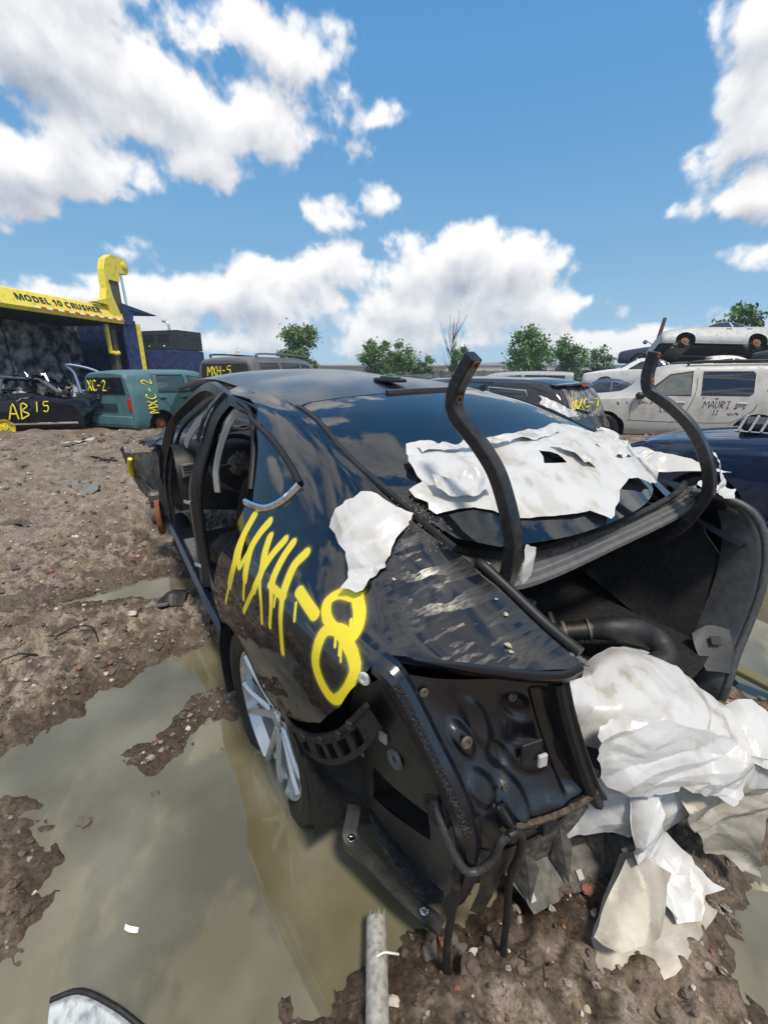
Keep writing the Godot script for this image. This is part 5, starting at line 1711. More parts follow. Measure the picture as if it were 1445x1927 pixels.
	var flap := Loft.new([
		[V(-0.130,0.500,1.000), V(-0.010,0.490,1.075), V(0.130,0.470,1.125)],
		[V(-0.119,0.394,1.039), V(-0.017,0.394,1.098), V(0.101,0.413,1.138)],
		[V(-0.060,0.294,1.079), V(-0.000,0.305,1.132), V(0.048,0.325,1.167)],
		[V(-0.053,0.224,1.099), V(-0.006,0.226,1.158), V(0.009,0.227,1.197)]])
	part("side_flap", sheet(flap, 1.0, 0.22, 51, torn(poly2([0,0, 0,1, 0,2, 1.2,2.0, 2,1.95, 3,2, 2.9,1.2, 2.6,0.7, 2.8,0.1, 1.6,0]), 53, Vector2(0.03, 0.03), 0.2), Vector2(0.05, 0.05)), film_grey, heap)
	var tail := Loft.new([
		[V(-0.245,0.492,0.917), V(-0.227,0.502,0.931), V(-0.203,0.492,0.948)],
		[V(-0.284,0.404,0.949), V(-0.253,0.414,0.973), V(-0.207,0.404,1.007)],
		[V(-0.286,0.315,0.983), V(-0.233,0.335,1.022), V(-0.142,0.315,1.067)],
		[V(-0.302,0.277,1.018), V(-0.259,0.298,1.065), V(-0.128,0.267,1.127)],
		[V(-0.291,0.250,1.064), V(-0.292,0.262,1.109), V(-0.220,0.252,1.138)]])
	part("hanging_tail", sheet(tail, 1.0, 0.20, 61, torn(poly2([0,0, 0,1, 0,2, 1,1.9, 2,2.0, 2.6,1.85, 3.05,2.05, 3.2,1.7, 4,1.8, 3.9,0.9, 4,0.2, 3,0.1, 2,0.0, 1,0.05]), 63, Vector2(0.04, 0.05), 0.2), Vector2(0.03, 0.025), V(0, 0.012, 0)), film_white, heap)
	var film := Loft.new([
		[V(-0.260,0.303,0.937), V(-0.205,0.313,0.986), V(-0.158,0.285,1.064), V(-0.159,0.258,1.120)],
		[V(-0.371,0.256,0.960), V(-0.319,0.267,1.006), V(-0.253,0.248,1.071), V(-0.154,0.228,1.139)],
		[V(-0.457,0.229,0.980), V(-0.415,0.240,1.031), V(-0.352,0.230,1.078), V(-0.241,0.215,1.133)],
		[V(-0.503,0.211,1.013), V(-0.483,0.217,1.056), V(-0.448,0.218,1.104), V(-0.364,0.207,1.128)]])
	part("dirty_film", sheet(film, 0.45, 0.3, 71, torn(poly2([0,0.1, 1,0, 2,0, 3,0.1, 3,1, 3,2, 2.9,2.9, 2,3, 1,3, 0.1,2.9, 0,1.5]), 73, Vector2(0.02, 0.02), 0.3), Vector2(0.06, 0.06)), film_grey, heap)
	var under := Loft.new([
		[V(-0.292,0.324,0.962), V(-0.245,0.335,1.005), V(-0.209,0.317,1.064)],
		[V(-0.398,0.287,0.974), V(-0.352,0.298,1.015), V(-0.277,0.288,1.072)],
		[V(-0.482,0.269,0.985), V(-0.449,0.271,1.041), V(-0.341,0.260,1.079)]])
	part("film_layer", sheet(under, 0.5, 0.2, 81, torn(poly2([0,0, 1,0, 2,0.1, 2.05,1, 1.9,2, 1,1.95, 0,1.8]), 83, Vector2(0.02, 0.03), 0.3), Vector2(0.06, 0.06)), film_grey, heap)
	# --- tatters on the hinge arms and the far gutter
	var bits := [
		["plastic_tatter", "white plastic tatter clinging to the left trunk hinge arm", [V(-0.435,1.150,0.640), V(-0.415,1.155,0.655), V(-0.445,1.105,0.645), V(-0.430,1.085,0.660), V(-0.455,1.075,0.645), V(-0.447,1.062,0.650)]],
		["plastic_tatter", "white plastic tatter hanging on the right trunk hinge arm", [V(0.470,1.270,0.70), V(0.487,1.265,0.70), V(0.474,1.20,0.735), V(0.505,1.195,0.73), V(0.478,1.13,0.745), V(0.515,1.14,0.75)]],
		["plastic_tatter", "white plastic scrap lying by the foot of the right hinge arm", [V(0.50,1.135,0.70), V(0.53,1.14,0.66), V(0.55,1.105,0.745), V(0.60,1.125,0.70), V(0.57,1.10,0.77), V(0.65,1.11,0.745)]],
		["plastic_tatter", "white plastic scrap caught on the far roof gutter beside the black van", [V(0.555,1.345,-0.02), V(0.585,1.385,-0.05), V(0.575,1.325,0.06), V(0.60,1.345,0.07), V(0.575,1.30,0.13), V(0.60,1.305,0.14)]]]
	for b in bits:
		var P: Array = b[2]
		var lf := Loft.new([[P[0], P[1]], [P[2], P[3]], [P[4], P[5]]])
		var o := lone(b[0], sheet(lf, 0.9, 0.08, b[1].length(), torn(poly2([0,0, 0,1, 1,1.1, 2,1, 2,0, 1,-0.1]), b[1].length() + 1, Vector2(0.10, 0.08), 0.22), Vector2(0.08, 0.12)), film_white, b[1], "plastic sheet")
		o.transform = car_place
	# --- corrugated intake hose and parts lying in the trunk
	var hose := thing("intake_hose", "black moulded air intake hose with ribbed cuff lying in the trunk", "hose")
	hose.transform = car_place
	var mb := MB.new()
	mb.tube(spline([V(0.055,0.700,0.620), V(0.085,0.715,0.665), V(0.135,0.710,0.705), V(0.180,0.690,0.730), V(0.200,0.665,0.770), V(0.165,0.645,0.805), V(0.100,0.640,0.790), V(0.020,0.635,0.755)], 6), [0.034, 0.035, 0.036, 0.037, 0.038, 0.039, 0.040, 0.041, 0.042, 0.043, 0.044, 0.045, 0.046, 0.046, 0.047, 0.047, 0.047, 0.047, 0.047, 0.047, 0.047, 0.047, 0.046, 0.046, 0.045, 0.045, 0.044, 0.043, 0.042, 0.041, 0.040, 0.039, 0.038, 0.037, 0.036, 0.035, 0.034, 0.033, 0.032, 0.031, 0.030, 0.029, 0.028], 16)
	part("elbow", mb, trim_black, hose)
	mb = MB.new()
	var rib := []
	for i in 13:
		rib.append(V(-0.045, 0.675, 0.530).lerp(V(0.055, 0.700, 0.620), i / 12.0))
	mb.tube(rib, 0.030, 16, true, 0.005)
	part("ribbed_cuff", mb, rubber, hose)
	mb = MB.new()
	mb.tube([V(-0.020, 0.681, 0.552), V(-0.012, 0.683, 0.560)], 0.037, 18)
	mb.tube([V(0.040, 0.696, 0.606), V(0.046, 0.698, 0.612)], 0.037, 18)
	part("hose_clamp", mb, cast_iron, hose)
	var box := thing("engine_part", "black plastic engine part with white label in the trunk beside the hose", "car part")
	box.transform = car_place
	mb = MB.new()
	mb.box(Transform3D(Basis(V(0, 1, 0), 0.5), V(-0.10, 0.66, 0.42)), Vector3(0.16, 0.12, 0.12), 0.02)
	part("housing", mb, trim_black, box)
	for k in 3:
		mb = MB.new()
		mb.box(Transform3D(Basis(V(0, 1, 0), 0.3), V(-0.13 + k * 0.045, 0.735, 0.40 + k * 0.012)), Vector3(0.038, 0.03, 0.05), 0.006)
		part("relay_block", mb, grey_plastic, box)
	mb = MB.new()
	mb.tube(spline([V(-0.20,0.66,0.44), V(-0.15,0.63,0.52), V(-0.06,0.63,0.56), V(0.0,0.65,0.52), V(0.02,0.70,0.47)], 5), 0.016, 10)
	part("coolant_pipe", mb, rubber, box)
	plate(box, "paper_label", V(-0.055, 0.69, 0.478), V(0.3, 0.2, 1), V(0, 1, 0), 0.02, 0.03, 0.003, mat(0.7, 0.7, 0.68, 0.6))

# ---------- parked and stacked vehicles: a shell through cross sections, with openings for the wheels
# station: [z, sill y, waist y, belt y, top y, half width low, half width waist, half width belt, half width top]
func ring(s: Array) -> Array:
	var crown: float = 0.035 if s[4] - s[3] > 0.2 else 0.03
	var hb: float = (s[4] - s[3])
	var L := [V(-s[5], s[1], s[0]), V(-lerpf(s[5], s[6], 0.75), lerpf(s[1], s[2], 0.35), s[0]), V(-s[6], s[2], s[0]), V(-s[7], s[3], s[0]), V(-lerpf(s[7], s[8], 0.5) - 0.008, s[3] + hb * 0.5, s[0]), V(-s[8], s[4] - minf(0.035, hb * 0.3), s[0]), V(-s[8] * 0.62, s[4] + crown * 0.55, s[0])]
	var out := L.duplicate()
	out.append(V(0, s[4] + crown, s[0]))
	for i in range(6, -1, -1):
		out.append(L[i] * Vector3(-1, 1, 1))
	return out

func at_z(st: Array, z: float) -> float:
	for i in st.size() - 1:
		if z <= st[i + 1][0]:
			return i + clampf((z - st[i][0]) / (st[i + 1][0] - st[i][0]), 0.0, 1.0)
	return st.size() - 1.0

func on_shell(lf: Loft, st: Array, z: float, y: float, lo := 0.0, hi := 5.3) -> Vector2:
	var a := at_z(st, z)
	var b0 := lo
	var b1 := hi
	for k in 13:
		var m := (b0 + b1) * 0.5
		if lf.p(a, m).y < y:
			b0 = m
		else:
			b1 = m
	return Vector2(a, (b0 + b1) * 0.5)

func side_panel(lf: Loft, st: Array, zy: Array, left: bool, off: float, step := 0.12) -> MB:
	var f := func(q: Vector2) -> Vector3:
		var c := on_shell(lf, st, q.x, q.y)
		var p := lf.p(c.x, c.y)
		return V((p.x - off) * (1.0 if left else -1.0), p.y, p.z)
	return region(poly2(zy), [], Vector2(step, step), f)

func side_line(lf: Loft, st: Array, zy: Array, left: bool, r := 0.005, off := 0.0) -> MB:
	var P := []
	for i in range(0, zy.size(), 2):
		var c := on_shell(lf, st, zy[i], zy[i + 1])
		var p := lf.p(c.x, c.y)
		P.append(V((p.x - off) * (1.0 if left else -1.0), p.y, p.z))
	var mb := MB.new()
	mb.tube(spline(P, 3), r, 5)
	return mb

func skin_panel(lf: Loft, ab: Array, off: float, step := 0.3) -> MB:
	var f := func(q: Vector2) -> Vector3:
		var p := lf.p(q.x, q.y)
		var n := (lf.p(q.x + 0.02, q.y) - p).cross(lf.p(q.x, q.y + 0.02) - p).normalized()
		var c := V(0, p.y * 0.5 + 0.3, p.z)
		return p + (n if n.dot(p - c) > 0.0 else -n) * off
	return region(poly2(ab), [], Vector2(step, step), f)

# spec keys: st, axles [z, z], hub y, arch r, windows (list of zy), lines, handles, body, glass
func make_shell(o: Node3D, sp: Dictionary) -> Loft:
	var st: Array = sp.st
	var rows := []
	for s in st:
		rows.append(ring(s))
	if sp.has("dent"):
		var nz := noise(1.6, 3, int(sp.dent[1]))
		for r in rows:
			for i in r.size():
				var w: float = smoothstep(0.3, 1.1, r[i].y)
				r[i] += V(nz.get_noise_3dv(r[i]), nz.get_noise_3dv(r[i] + V(7, 0, 0)) - 0.25 * w, nz.get_noise_3dv(r[i] + V(0, 9, 0))) * sp.dent[0] * w
	var lf := Loft.new(rows)
	var na := st.size() - 1.0
	var holes := []
	for z in sp.axles:
		for side in 2:
			var h := PackedVector2Array()
			for k in 21:
				var an := PI * k / 20.0
				var y: float = sp.hub + sin(an) * sp.arch
				var c := on_shell(lf, st, z + cos(an) * sp.arch, y, 0.0, 3.0)
				h.append(Vector2(c.x, c.y if side == 0 else 14.0 - c.y))
			h.append(Vector2(at_z(st, z - sp.arch), -0.4 if side == 0 else 14.4))
			h.append(Vector2(at_z(st, z + sp.arch), -0.4 if side == 0 else 14.4))
			holes.append(h)
	var f := func(q: Vector2) -> Vector3: return lf.p(q.x, q.y)
	var mb := region(poly2([0,0, na,0, na,14, 0,14]), holes, Vector2(0.25, 0.34), f)
	for e in [0, st.size() - 1]:
		var P := []
		for k in 57:
			P.append(lf.p(float(e), k / 4.0))
		var mid := V(0, (P[0].y + P[28].y) * 0.5, P[0].z)
		for k in 56:
			mb.flat(mid, P[k], P[k + 1])
		mb.flat(mid, P[56], P[0])
	part("body", mb, sp.body, o)
	# floor and wheel housings
	mb = MB.new()
	var z0: float = st[0][0] + 0.1
	var z1: float = st[st.size() - 1][0] - 0.1
	mb.box(Transform3D(Basis.IDENTITY, V(0, st[1][1] + 0.04, (z0 + z1) * 0.5)), Vector3(st[1][5] * 1.7, 0.10, z1 - z0), 0.02)
	part("underbody", mb, trim_black, o)
	for z in sp.axles:
		for s in [-1.0, 1.0]:
			mb = MB.new()
			var g := []
			for i in 13:
				var an := PI * i / 12.0
				var row := []
				for k in 3:
					row.append(V(s * (st[2][6] - 0.03 - k * 0.13), sp.hub + sin(an) * (sp.arch + 0.012), z + cos(an) * (sp.arch + 0.012)))
				g.append(row)
			mb.grid(g)
			mb.box(Transform3D(Basis.IDENTITY, V(s * (st[2][6] - 0.30), sp.hub + 0.05, z)), Vector3(0.03, sp.arch * 1.5, sp.arch * 1.9))
			part("wheel_housing", mb, mat(0.012, 0.012, 0.012, 0.9), o)
	var k := 0
	for w in sp.get("windows", []):
		for left in [true, false]:
			part("window", side_panel(lf, st, w, left, 0.006), sp.get("glass", glass_dark), o)
			var loop: Array = w.duplicate()
			loop.append(w[0])
			loop.append(w[1])
			var P := []
			for i in range(0, loop.size(), 2):
				var c := on_shell(lf, st, loop[i], loop[i + 1])
				var p := lf.p(c.x, c.y)
				P.append(V((p.x - 0.004) * (1.0 if left else -1.0), p.y, p.z))
			mb = MB.new()
			mb.tube(P, 0.012, 5, false)
			part("window_frame", mb, sp.get("frame", trim_black), o)
	for w in sp.get("lines", []):
		for left in [true, false]:
			part("door_seam", side_line(lf, st, w, left, 0.006, -0.002), mat(0.006, 0.006, 0.006, 0.7), o)
	for h in sp.get("handles", []):
		for left in [true, false]:
			var c := on_shell(lf, st, h[0], h[1])
			var p := lf.p(c.x, c.y)
			mb = MB.new()
			mb.box(Transform3D(Basis.IDENTITY, V((p.x - 0.018) * (1.0 if left else -1.0), p.y, p.z)), Vector3(0.03, 0.035, 0.20), 0.010)
			part("door_handle", mb, sp.get("handle_mat", sp.body), o)
	return lf

var glass_dark: StandardMaterial3D
var glass_green: StandardMaterial3D
var lamp_red: StandardMaterial3D
var lamp_clear: StandardMaterial3D
var marker: StandardMaterial3D

func plain_rotor(o: Node3D, at: Vector3, out: float) -> void:
	var xf := Transform3D(Basis(V(0, 0, 1), V(out, 0, 0), V(0, out, 0)).orthonormalized(), at)
	var mb := MB.new()
	mb.lathe([Vector2(0.0, 0.03), Vector2(0.03, 0.03), Vector2(0.075, 0.028), Vector2(0.08, 0.0), Vector2(0.15, 0.0), Vector2(0.15, -0.02), Vector2(0.08, -0.02)], 26, xf)
	var d := part("brake_disc", mb, rust, o)
	for i in 5:
		bolt(d, xf * V(cos(TAU * i / 5) * 0.055, 0.03, sin(TAU * i / 5) * 0.055), xf.basis.y, 0.010, rust, "wheel_stud")
	mb = MB.new()
	mb.tube([at, at - V(out * 0.5, 0, 0)], 0.04, 8)
	mb.box(Transform3D(Basis.IDENTITY, at - V(out * 0.12, 0.0, 0.12)), Vector3(0.12, 0.10, 0.09), 0.02)
	part("axle_stub", mb, cast_iron, d)

# writing with a paint stick: polylines in a plane spanned by U and W at AT
var glyphs := {
	"M": [[0,0, 0.05,1, 0.4,0.35, 0.75,1, 0.85,0]], "X": [[0,1, 0.7,0], [0.7,1, 0,0]], "C": [[0.7,0.9, 0.3,1, 0.0,0.5, 0.25,0.0, 0.7,0.12]], "H": [[0,1, 0,0], [0.6,1, 0.6,0], [0,0.5, 0.6,0.5]],
	"-": [[0.05,0.5, 0.5,0.52]], "2": [[0,0.8, 0.3,1, 0.6,0.75, 0.05,0.05, 0.65,0.05]], "5": [[0.65,1, 0.1,0.95, 0.1,0.58, 0.5,0.6, 0.6,0.25, 0.35,0.0, 0.0,0.08]], "7": [[0,0.95, 0.65,1, 0.3,0.0]],
	"A": [[0,0, 0.35,1, 0.7,0], [0.12,0.35, 0.6,0.35]], "B": [[0,0, 0.05,1, 0.5,0.85, 0.1,0.55, 0.6,0.3, 0,0]], "1": [[0.2,0, 0.25,1]], "S": [[0.65,0.9, 0.25,1, 0.1,0.75, 0.55,0.4, 0.45,0.05, 0.0,0.08]], "U": [[0,1, 0.05,0.2, 0.3,0.0, 0.6,0.2, 0.6,1]], "R": [[0,0, 0,1, 0.5,0.85, 0.45,0.55, 0.02,0.5, 0.6,0]], "I": [[0.3,0, 0.3,1], [0.1,0, 0.5,0], [0.1,1, 0.5,1]], "T": [[0,1, 0.7,1], [0.35,1, 0.35,0]]}

func scrawl(parent: Node, text: String, f: Callable, x0: float, y0: float, size: float, r: float, m: Material, slope := 0.0, called := "paint_writing", vertical := false) -> void:
	# f maps (along, up) to a point on the surface
	var x := x0
	var y := y0
	for ch in text:
		if glyphs.has(ch):
			var mb := MB.new()
			for line in glyphs[ch]:
				var P := []
				for i in range(0, line.size(), 2):
					var gx: float = line[i] * size * 0.75
					var gy: float = line[i + 1] * size
					if vertical:
						P.append(f.call(Vector2(x + gy, y + gx)))
					else:
						P.append(f.call(Vector2(x + gx + gy * 0.12, y + gy + gx * slope)))
				var S := spline(P, 3) if P.size() > 2 else P
				mb.tube(S, r, 5)
			part(called, mb, m, parent)
		if vertical:
			y += size * 0.78
		else:
			x += size * 0.72
			y += size * 0.72 * slope

func place(o: Node3D, ref: Vector2, heading: float, along: float, across: float, y: float) -> void:
	# ref: plan position of the point (across, along) of the vehicle; heading in degrees to the right of straight ahead
	var h := deg_to_rad(heading)
	o.rotation.y = -h
	o.position = Vector3(ref.x, y, ref.y) - o.basis * Vector3(across, 0, along)

func build_cars() -> void:
	glass_dark = glassy(0.010, 0.013, 0.016, 0.90)
	glass_green = glassy(0.03, 0.06, 0.05, 0.55)
	lamp_red = mat(0.45, 0.012, 0.015, 0.15)
	lamp_clear = mat(0.55, 0.57, 0.60, 0.08, 0.3)
	marker = mat(0.80, 0.68, 0.05, 0.55)
	var black_marker := mat(0.03, 0.02, 0.025, 0.7)
	var red_marker := mat(0.35, 0.03, 0.03, 0.7)
	var mb := MB.new()
	# ---- teal box wagon
	var teal := car_paint([0.065, 0.170, 0.20], [0.15, 0.20, 0.20], 0.22, 131, 0.55)
	var o := thing("box_wagon", "teal box-shaped wagon with yellow paint writing, its rear wheel off", "car")
	var st := [[-2.12, 0.32, 0.50, 0.66, 0.70, 0.62, 0.72, 0.68, 0.60], [-2.0, 0.24, 0.55, 0.84, 0.90, 0.74, 0.83, 0.78, 0.66], [-1.25, 0.22, 0.62, 0.98, 1.06, 0.80, 0.88, 0.85, 0.70], [-0.95, 0.22, 0.62, 1.01, 1.14, 0.80, 0.88, 0.86, 0.66], [-0.35, 0.22, 0.62, 1.03, 1.58, 0.80, 0.88, 0.86, 0.64], [0.4, 0.22, 0.62, 1.04, 1.63, 0.80, 0.88, 0.86, 0.67], [1.5, 0.22, 0.64, 1.06, 1.62, 0.80, 0.88, 0.86, 0.68], [2.0, 0.26, 0.64, 1.07, 1.58, 0.79, 0.87, 0.84, 0.68], [2.10, 0.30, 0.64, 1.06, 1.53, 0.74, 0.81, 0.79, 0.66]]
	var lf := make_shell(o, {"st": st, "axles": [-1.28, 1.32], "hub": 0.33, "arch": 0.36, "body": teal, "glass": glass_green,
		"windows": [[-0.55,1.10, -0.15,1.46, 0.28,1.52, 0.30,1.10], [0.42,1.10, 0.42,1.52, 1.20,1.52, 1.30,1.12]],
		"lines": [[0.36,1.50, 0.36,0.8, 0.36,0.36], [1.36,1.50, 1.40,1.05, 1.12,0.85, 0.95,0.62, 0.92,0.36], [0.40,1.54, 1.30,1.54, 1.37,1.45]], "handles": [[0.55, 0.98], [1.22, 0.99]], "handle_mat": chrome})
	place(o, Vector2(-5.98, -10.6), 23.0, 2.10, 0.84, -0.16)
	var flatf := func(q: Vector2) -> Vector3: return V(q.x, q.y, 2.113)
	part("rear_window", region(poly2([-0.66,1.08, 0.66,1.08, 0.60,1.47, -0.60,1.47]), [], Vector2(0.3, 0.2), flatf), glass_dark, o)
	for s in [-1.0, 1.0]:
		mb = MB.new()
		mb.box(Transform3D(Basis(V(0, 1, 0), s * 0.35), V(s * 0.745, 0.84, 2.07)), Vector3(0.13, 0.32, 0.10), 0.025)
		part("tail_lamp", mb, lamp_red, o)
	mb = MB.new()
	mb.box(Transform3D(Basis.IDENTITY, V(0, 0.46, 2.10)), Vector3(1.5, 0.22, 0.06), 0.02)
	part("rear_bumper", mb, teal, o)
	mb = MB.new()
	mb.quad(V(-0.30, 0.66, 2.112), V(0.30, 0.66, 2.112), V(0.30, 0.86, 2.112), V(-0.30, 0.86, 2.112))
	part("plate_recess", mb, mat(0.02, 0.045, 0.052, 0.4), o)
	plain_rotor(o, V(0.74, 0.33, 1.32), 1.0)
	scrawl(o, "XC-2", func(q: Vector2) -> Vector3: return V(q.x, q.y, 2.118), -0.62, 1.16, 0.24, 0.018, marker)
	var on_teal := func(q: Vector2) -> Vector3:
		var c := on_shell(lf, st, q.x, clampf(q.y, 0.3, 1.52))
		var p := lf.p(c.x, c.y)
		return V(-p.x + 0.006, p.y, p.z)
	scrawl(o, "MXC-2", on_teal, 1.44, 0.62, 0.22, 0.017, marker, 0.0, "paint_writing", true)
	# ---- grey SUV
	var gunmetal := car_paint([0.11, 0.115, 0.125], [0.20, 0.19, 0.18], 0.25, 133, 0.6)
	o = thing("sport_utility", "grey sport utility vehicle behind the sedan, MXH-5 in yellow on its rear window", "car")
	st = [[-2.35, 0.34, 0.6, 0.80, 0.86, 0.70, 0.80, 0.76, 0.66], [-2.2, 0.30, 0.66, 0.98, 1.04, 0.80, 0.90, 0.86, 0.72], [-1.2, 0.30, 0.70, 1.06, 1.14, 0.86, 0.93, 0.90, 0.72], [-0.75, 0.30, 0.70, 1.08, 1.30, 0.86, 0.93, 0.90, 0.68], [-0.3, 0.30, 0.70, 1.10, 1.70, 0.86, 0.93, 0.90, 0.66], [0.6, 0.30, 0.70, 1.12, 1.75, 0.86, 0.93, 0.90, 0.69], [1.8, 0.30, 0.72, 1.13, 1.74, 0.86, 0.93, 0.90, 0.70], [2.25, 0.34, 0.72, 1.13, 1.70, 0.85, 0.92, 0.88, 0.70], [2.33, 0.38, 0.72, 1.12, 1.64, 0.80, 0.87, 0.84, 0.68]]
	lf = make_shell(o, {"st": st, "axles": [-1.42, 1.42], "hub": 0.38, "arch": 0.41, "body": gunmetal, "windows": [[-0.45,1.16, -0.05,1.58, 0.30,1.62, 0.30,1.16], [0.42,1.16, 0.42,1.62, 1.15,1.62, 1.15,1.16], [1.30,1.18, 1.30,1.62, 1.95,1.60, 2.02,1.20]], "lines": [[0.36,1.6, 0.36,0.42], [1.22,1.6, 1.22,1.0, 1.0,0.7]], "handles": [[0.55, 1.02], [1.05, 1.03]]})
	place(o, Vector2(-2.88, -10.2), 22.0, 2.33, 0.86, 0.02)
	part("rear_window", region(poly2([-0.72,1.16, 0.72,1.16, 0.64,1.60, -0.64,1.60]), [], Vector2(0.3, 0.2), func(q: Vector2) -> Vector3: return V(q.x, q.y, 2.343)), mat(0.022, 0.020, 0.018, 0.25), o)
	scrawl(o, "MXH-5", func(q: Vector2) -> Vector3: return V(q.x, q.y, 2.350), -0.50, 1.33, 0.20, 0.013, marker, 0.03)
	mb = MB.new()
	mb.box(Transform3D(Basis.IDENTITY, V(-0.1, 1.70, 2.28)), Vector3(0.5, 0.035, 0.05), 0.01)
	part("high_brake_lamp", mb, lamp_red, o)
	for s in [-1.0, 1.0]:
		mb = MB.new()
		mb.tube(spline([V(s * 0.66, 1.74, 2.0), V(s * 0.68, 1.82, 1.9), V(s * 0.68, 1.83, 0.6), V(s * 0.66, 1.80, -0.05), V(s * 0.64, 1.73, -0.15)], 4), 0.022, 6)
		part("roof_rail", mb, trim_black if s < 0 else gunmetal, o)
		mb = MB.new()
		mb.box(Transform3D(Basis.IDENTITY, V(s * 0.80, 0.92, 2.30)), Vector3(0.12, 0.30, 0.10), 0.02)
		part("tail_lamp", mb, lamp_red, o)
	make_wheel(o, V(0.88, 0.38, 1.42), 0.38, 0.22, 5, silver, 1.0, 22, false)
	# ---- white SUV with drawings
	var white := car_paint([0.50, 0.49, 0.475], [0.24, 0.21, 0.175], 0.30, 135, 0.52)
	o = thing("sport_utility", "dirty white sport utility vehicle with MAURI II and doodles drawn on its doors", "car")
	st = [[-2.42, 0.36, 0.62, 0.84, 0.90, 0.72, 0.82, 0.78, 0.68], [-2.25, 0.30, 0.68, 1.00, 1.06, 0.82, 0.92, 0.88, 0.74], [-1.2, 0.30, 0.72, 1.08, 1.16, 0.86, 0.94, 0.91, 0.74], [-0.85, 0.30, 0.72, 1.10, 1.26, 0.86, 0.94, 0.91, 0.70], [-0.3, 0.30, 0.72, 1.12, 1.74, 0.86, 0.94, 0.91, 0.67], [0.6, 0.30, 0.72, 1.13, 1.80, 0.86, 0.94, 0.91, 0.70], [1.8, 0.30, 0.72, 1.13, 1.80, 0.86, 0.94, 0.91, 0.71], [2.30, 0.34, 0.72, 1.13, 1.75, 0.85, 0.93, 0.89, 0.71], [2.40, 0.38, 0.72, 1.12, 1.68, 0.80, 0.88, 0.84, 0.69]]
	lf = make_shell(o, {"st": st, "axles": [-1.50, 1.42], "hub": 0.38, "arch": 0.43, "body": white, "frame": trim_black, "glass": glass_green, "windows": [[-0.72,1.17, -0.25,1.60, 0.20,1.67, 0.20,1.17]], "lines": [[-0.72,1.2, -0.95,1.0, -0.98,0.7, -0.95,0.42], [0.30,1.74, 0.28,1.2, 0.16,0.8, 0.12,0.42], [1.34,1.74, 1.34,1.0, 1.22,0.80, 1.0,0.62], [-1.06,0.62, -0.4,0.60, 0.6,0.60, 1.0,0.62]], "handles": [[0.02, 1.02], [1.10, 1.02]]})
	place(o, Vector2(5.06, -10.2), -72.0, -1.50, -0.92, -0.22)
	for left in [true, false]:
		part("rear_side_window", side_panel(lf, st, [0.38,1.17, 0.38,1.67, 1.22,1.67, 1.26,1.62, 1.26,1.22, 1.20,1.17], left, 0.006), glass_dark, o)
	mb = MB.new()
	mb.box(Transform3D(Basis(V(0, 1, 0), 0.2), V(-0.99, 1.16, -0.82)), Vector3(0.14, 0.15, 0.20), 0.05)
	part("door_mirror", mb, trim_black, o)
	for s in [-1.0, 1.0]:
		mb = MB.new()
		mb.tube(spline([V(s * 0.67, 1.80, 0.05), V(s * 0.68, 1.87, 0.25), V(s * 0.69, 1.88, 1.8), V(s * 0.68, 1.80, 2.1)], 4), 0.028, 6)
		part("roof_rail", mb, trim_black, o)
	make_wheel(o, V(-0.90, 0.38, -1.50), 0.38, 0.22, 5, cast_iron, -1.0, 22, false)
	var on_white := func(q: Vector2) -> Vector3:
		# read from the left of the car: along = -z
		var c := on_shell(lf, st, q.x, q.y)
		var p := lf.p(c.x, c.y)
		return V(p.x - 0.004, p.y, p.z)
	scrawl(o, "MAURI", on_white, 0.44, 0.92, 0.14, 0.006, black_marker, 0.0, "marker_writing")
	scrawl(o, "II", on_white, 0.62, 0.78, 0.09, 0.005, black_marker, 0.0, "marker_writing")
	rng.seed = 9
	for i in 4:
		# little stick figures
		mb = MB.new()
		var z := -0.36 + i * 0.085
		var y := 0.80
		mb.tube([on_white.call(Vector2(z, y + 0.05)), on_white.call(Vector2(z, y + 0.16))], 0.005, 5)
		mb.tube([on_white.call(Vector2(z - 0.03, y)), on_white.call(Vector2(z, y + 0.05)), on_white.call(Vector2(z + 0.03, y))], 0.005, 5)
		mb.tube([on_white.call(Vector2(z - 0.03, y + 0.10)), on_white.call(Vector2(z + 0.04, y + 0.14))], 0.005, 5)
		mb.tube([on_white.call(Vector2(z, y + 0.16)), on_white.call(Vector2(z + 0.02, y + 0.19)), on_white.call(Vector2(z, y + 0.21))], 0.005, 5)
		part("stick_figure", mb, black_marker, o)
	for d in [[-0.80, 1.00, red_marker], [-0.70, 1.00, black_marker], [-0.62, 1.00, red_marker], [-0.54, 1.0, black_marker], [0.92, 0.80, black_marker], [0.98, 0.80, red_marker], [1.04, 0.80, black_marker], [0.45, 1.12, red_marker], [0.66, 1.10, red_marker], [1.0, 0.93, black_marker], [1.14, 0.92, black_marker], [-1.25, 0.98, black_marker], [-1.1, 1.0, black_marker], [1.5, 1.3, red_marker], [1.5, 1.45, red_marker]]:
		mb = MB.new()
		var P := []
		for k in 6:
			P.append(on_white.call(Vector2(d[0] + rng.randf_range(-0.035, 0.035), d[1] + rng.randf_range(-0.03, 0.03))))
		mb.tube(spline(P, 3), 0.0045, 5)
		part("doodle", mb, d[2], o)
	# ---- black van
	var charcoal := car_paint([0.016, 0.017, 0.020], [0.07, 0.068, 0.065], 0.2, 137, 0.55)
	charcoal.roughness_texture = null
	charcoal.roughness = 0.10
	o = thing("minivan", "black minivan parked beyond the sedan, its rear window smeared and marked MXC-7", "car")
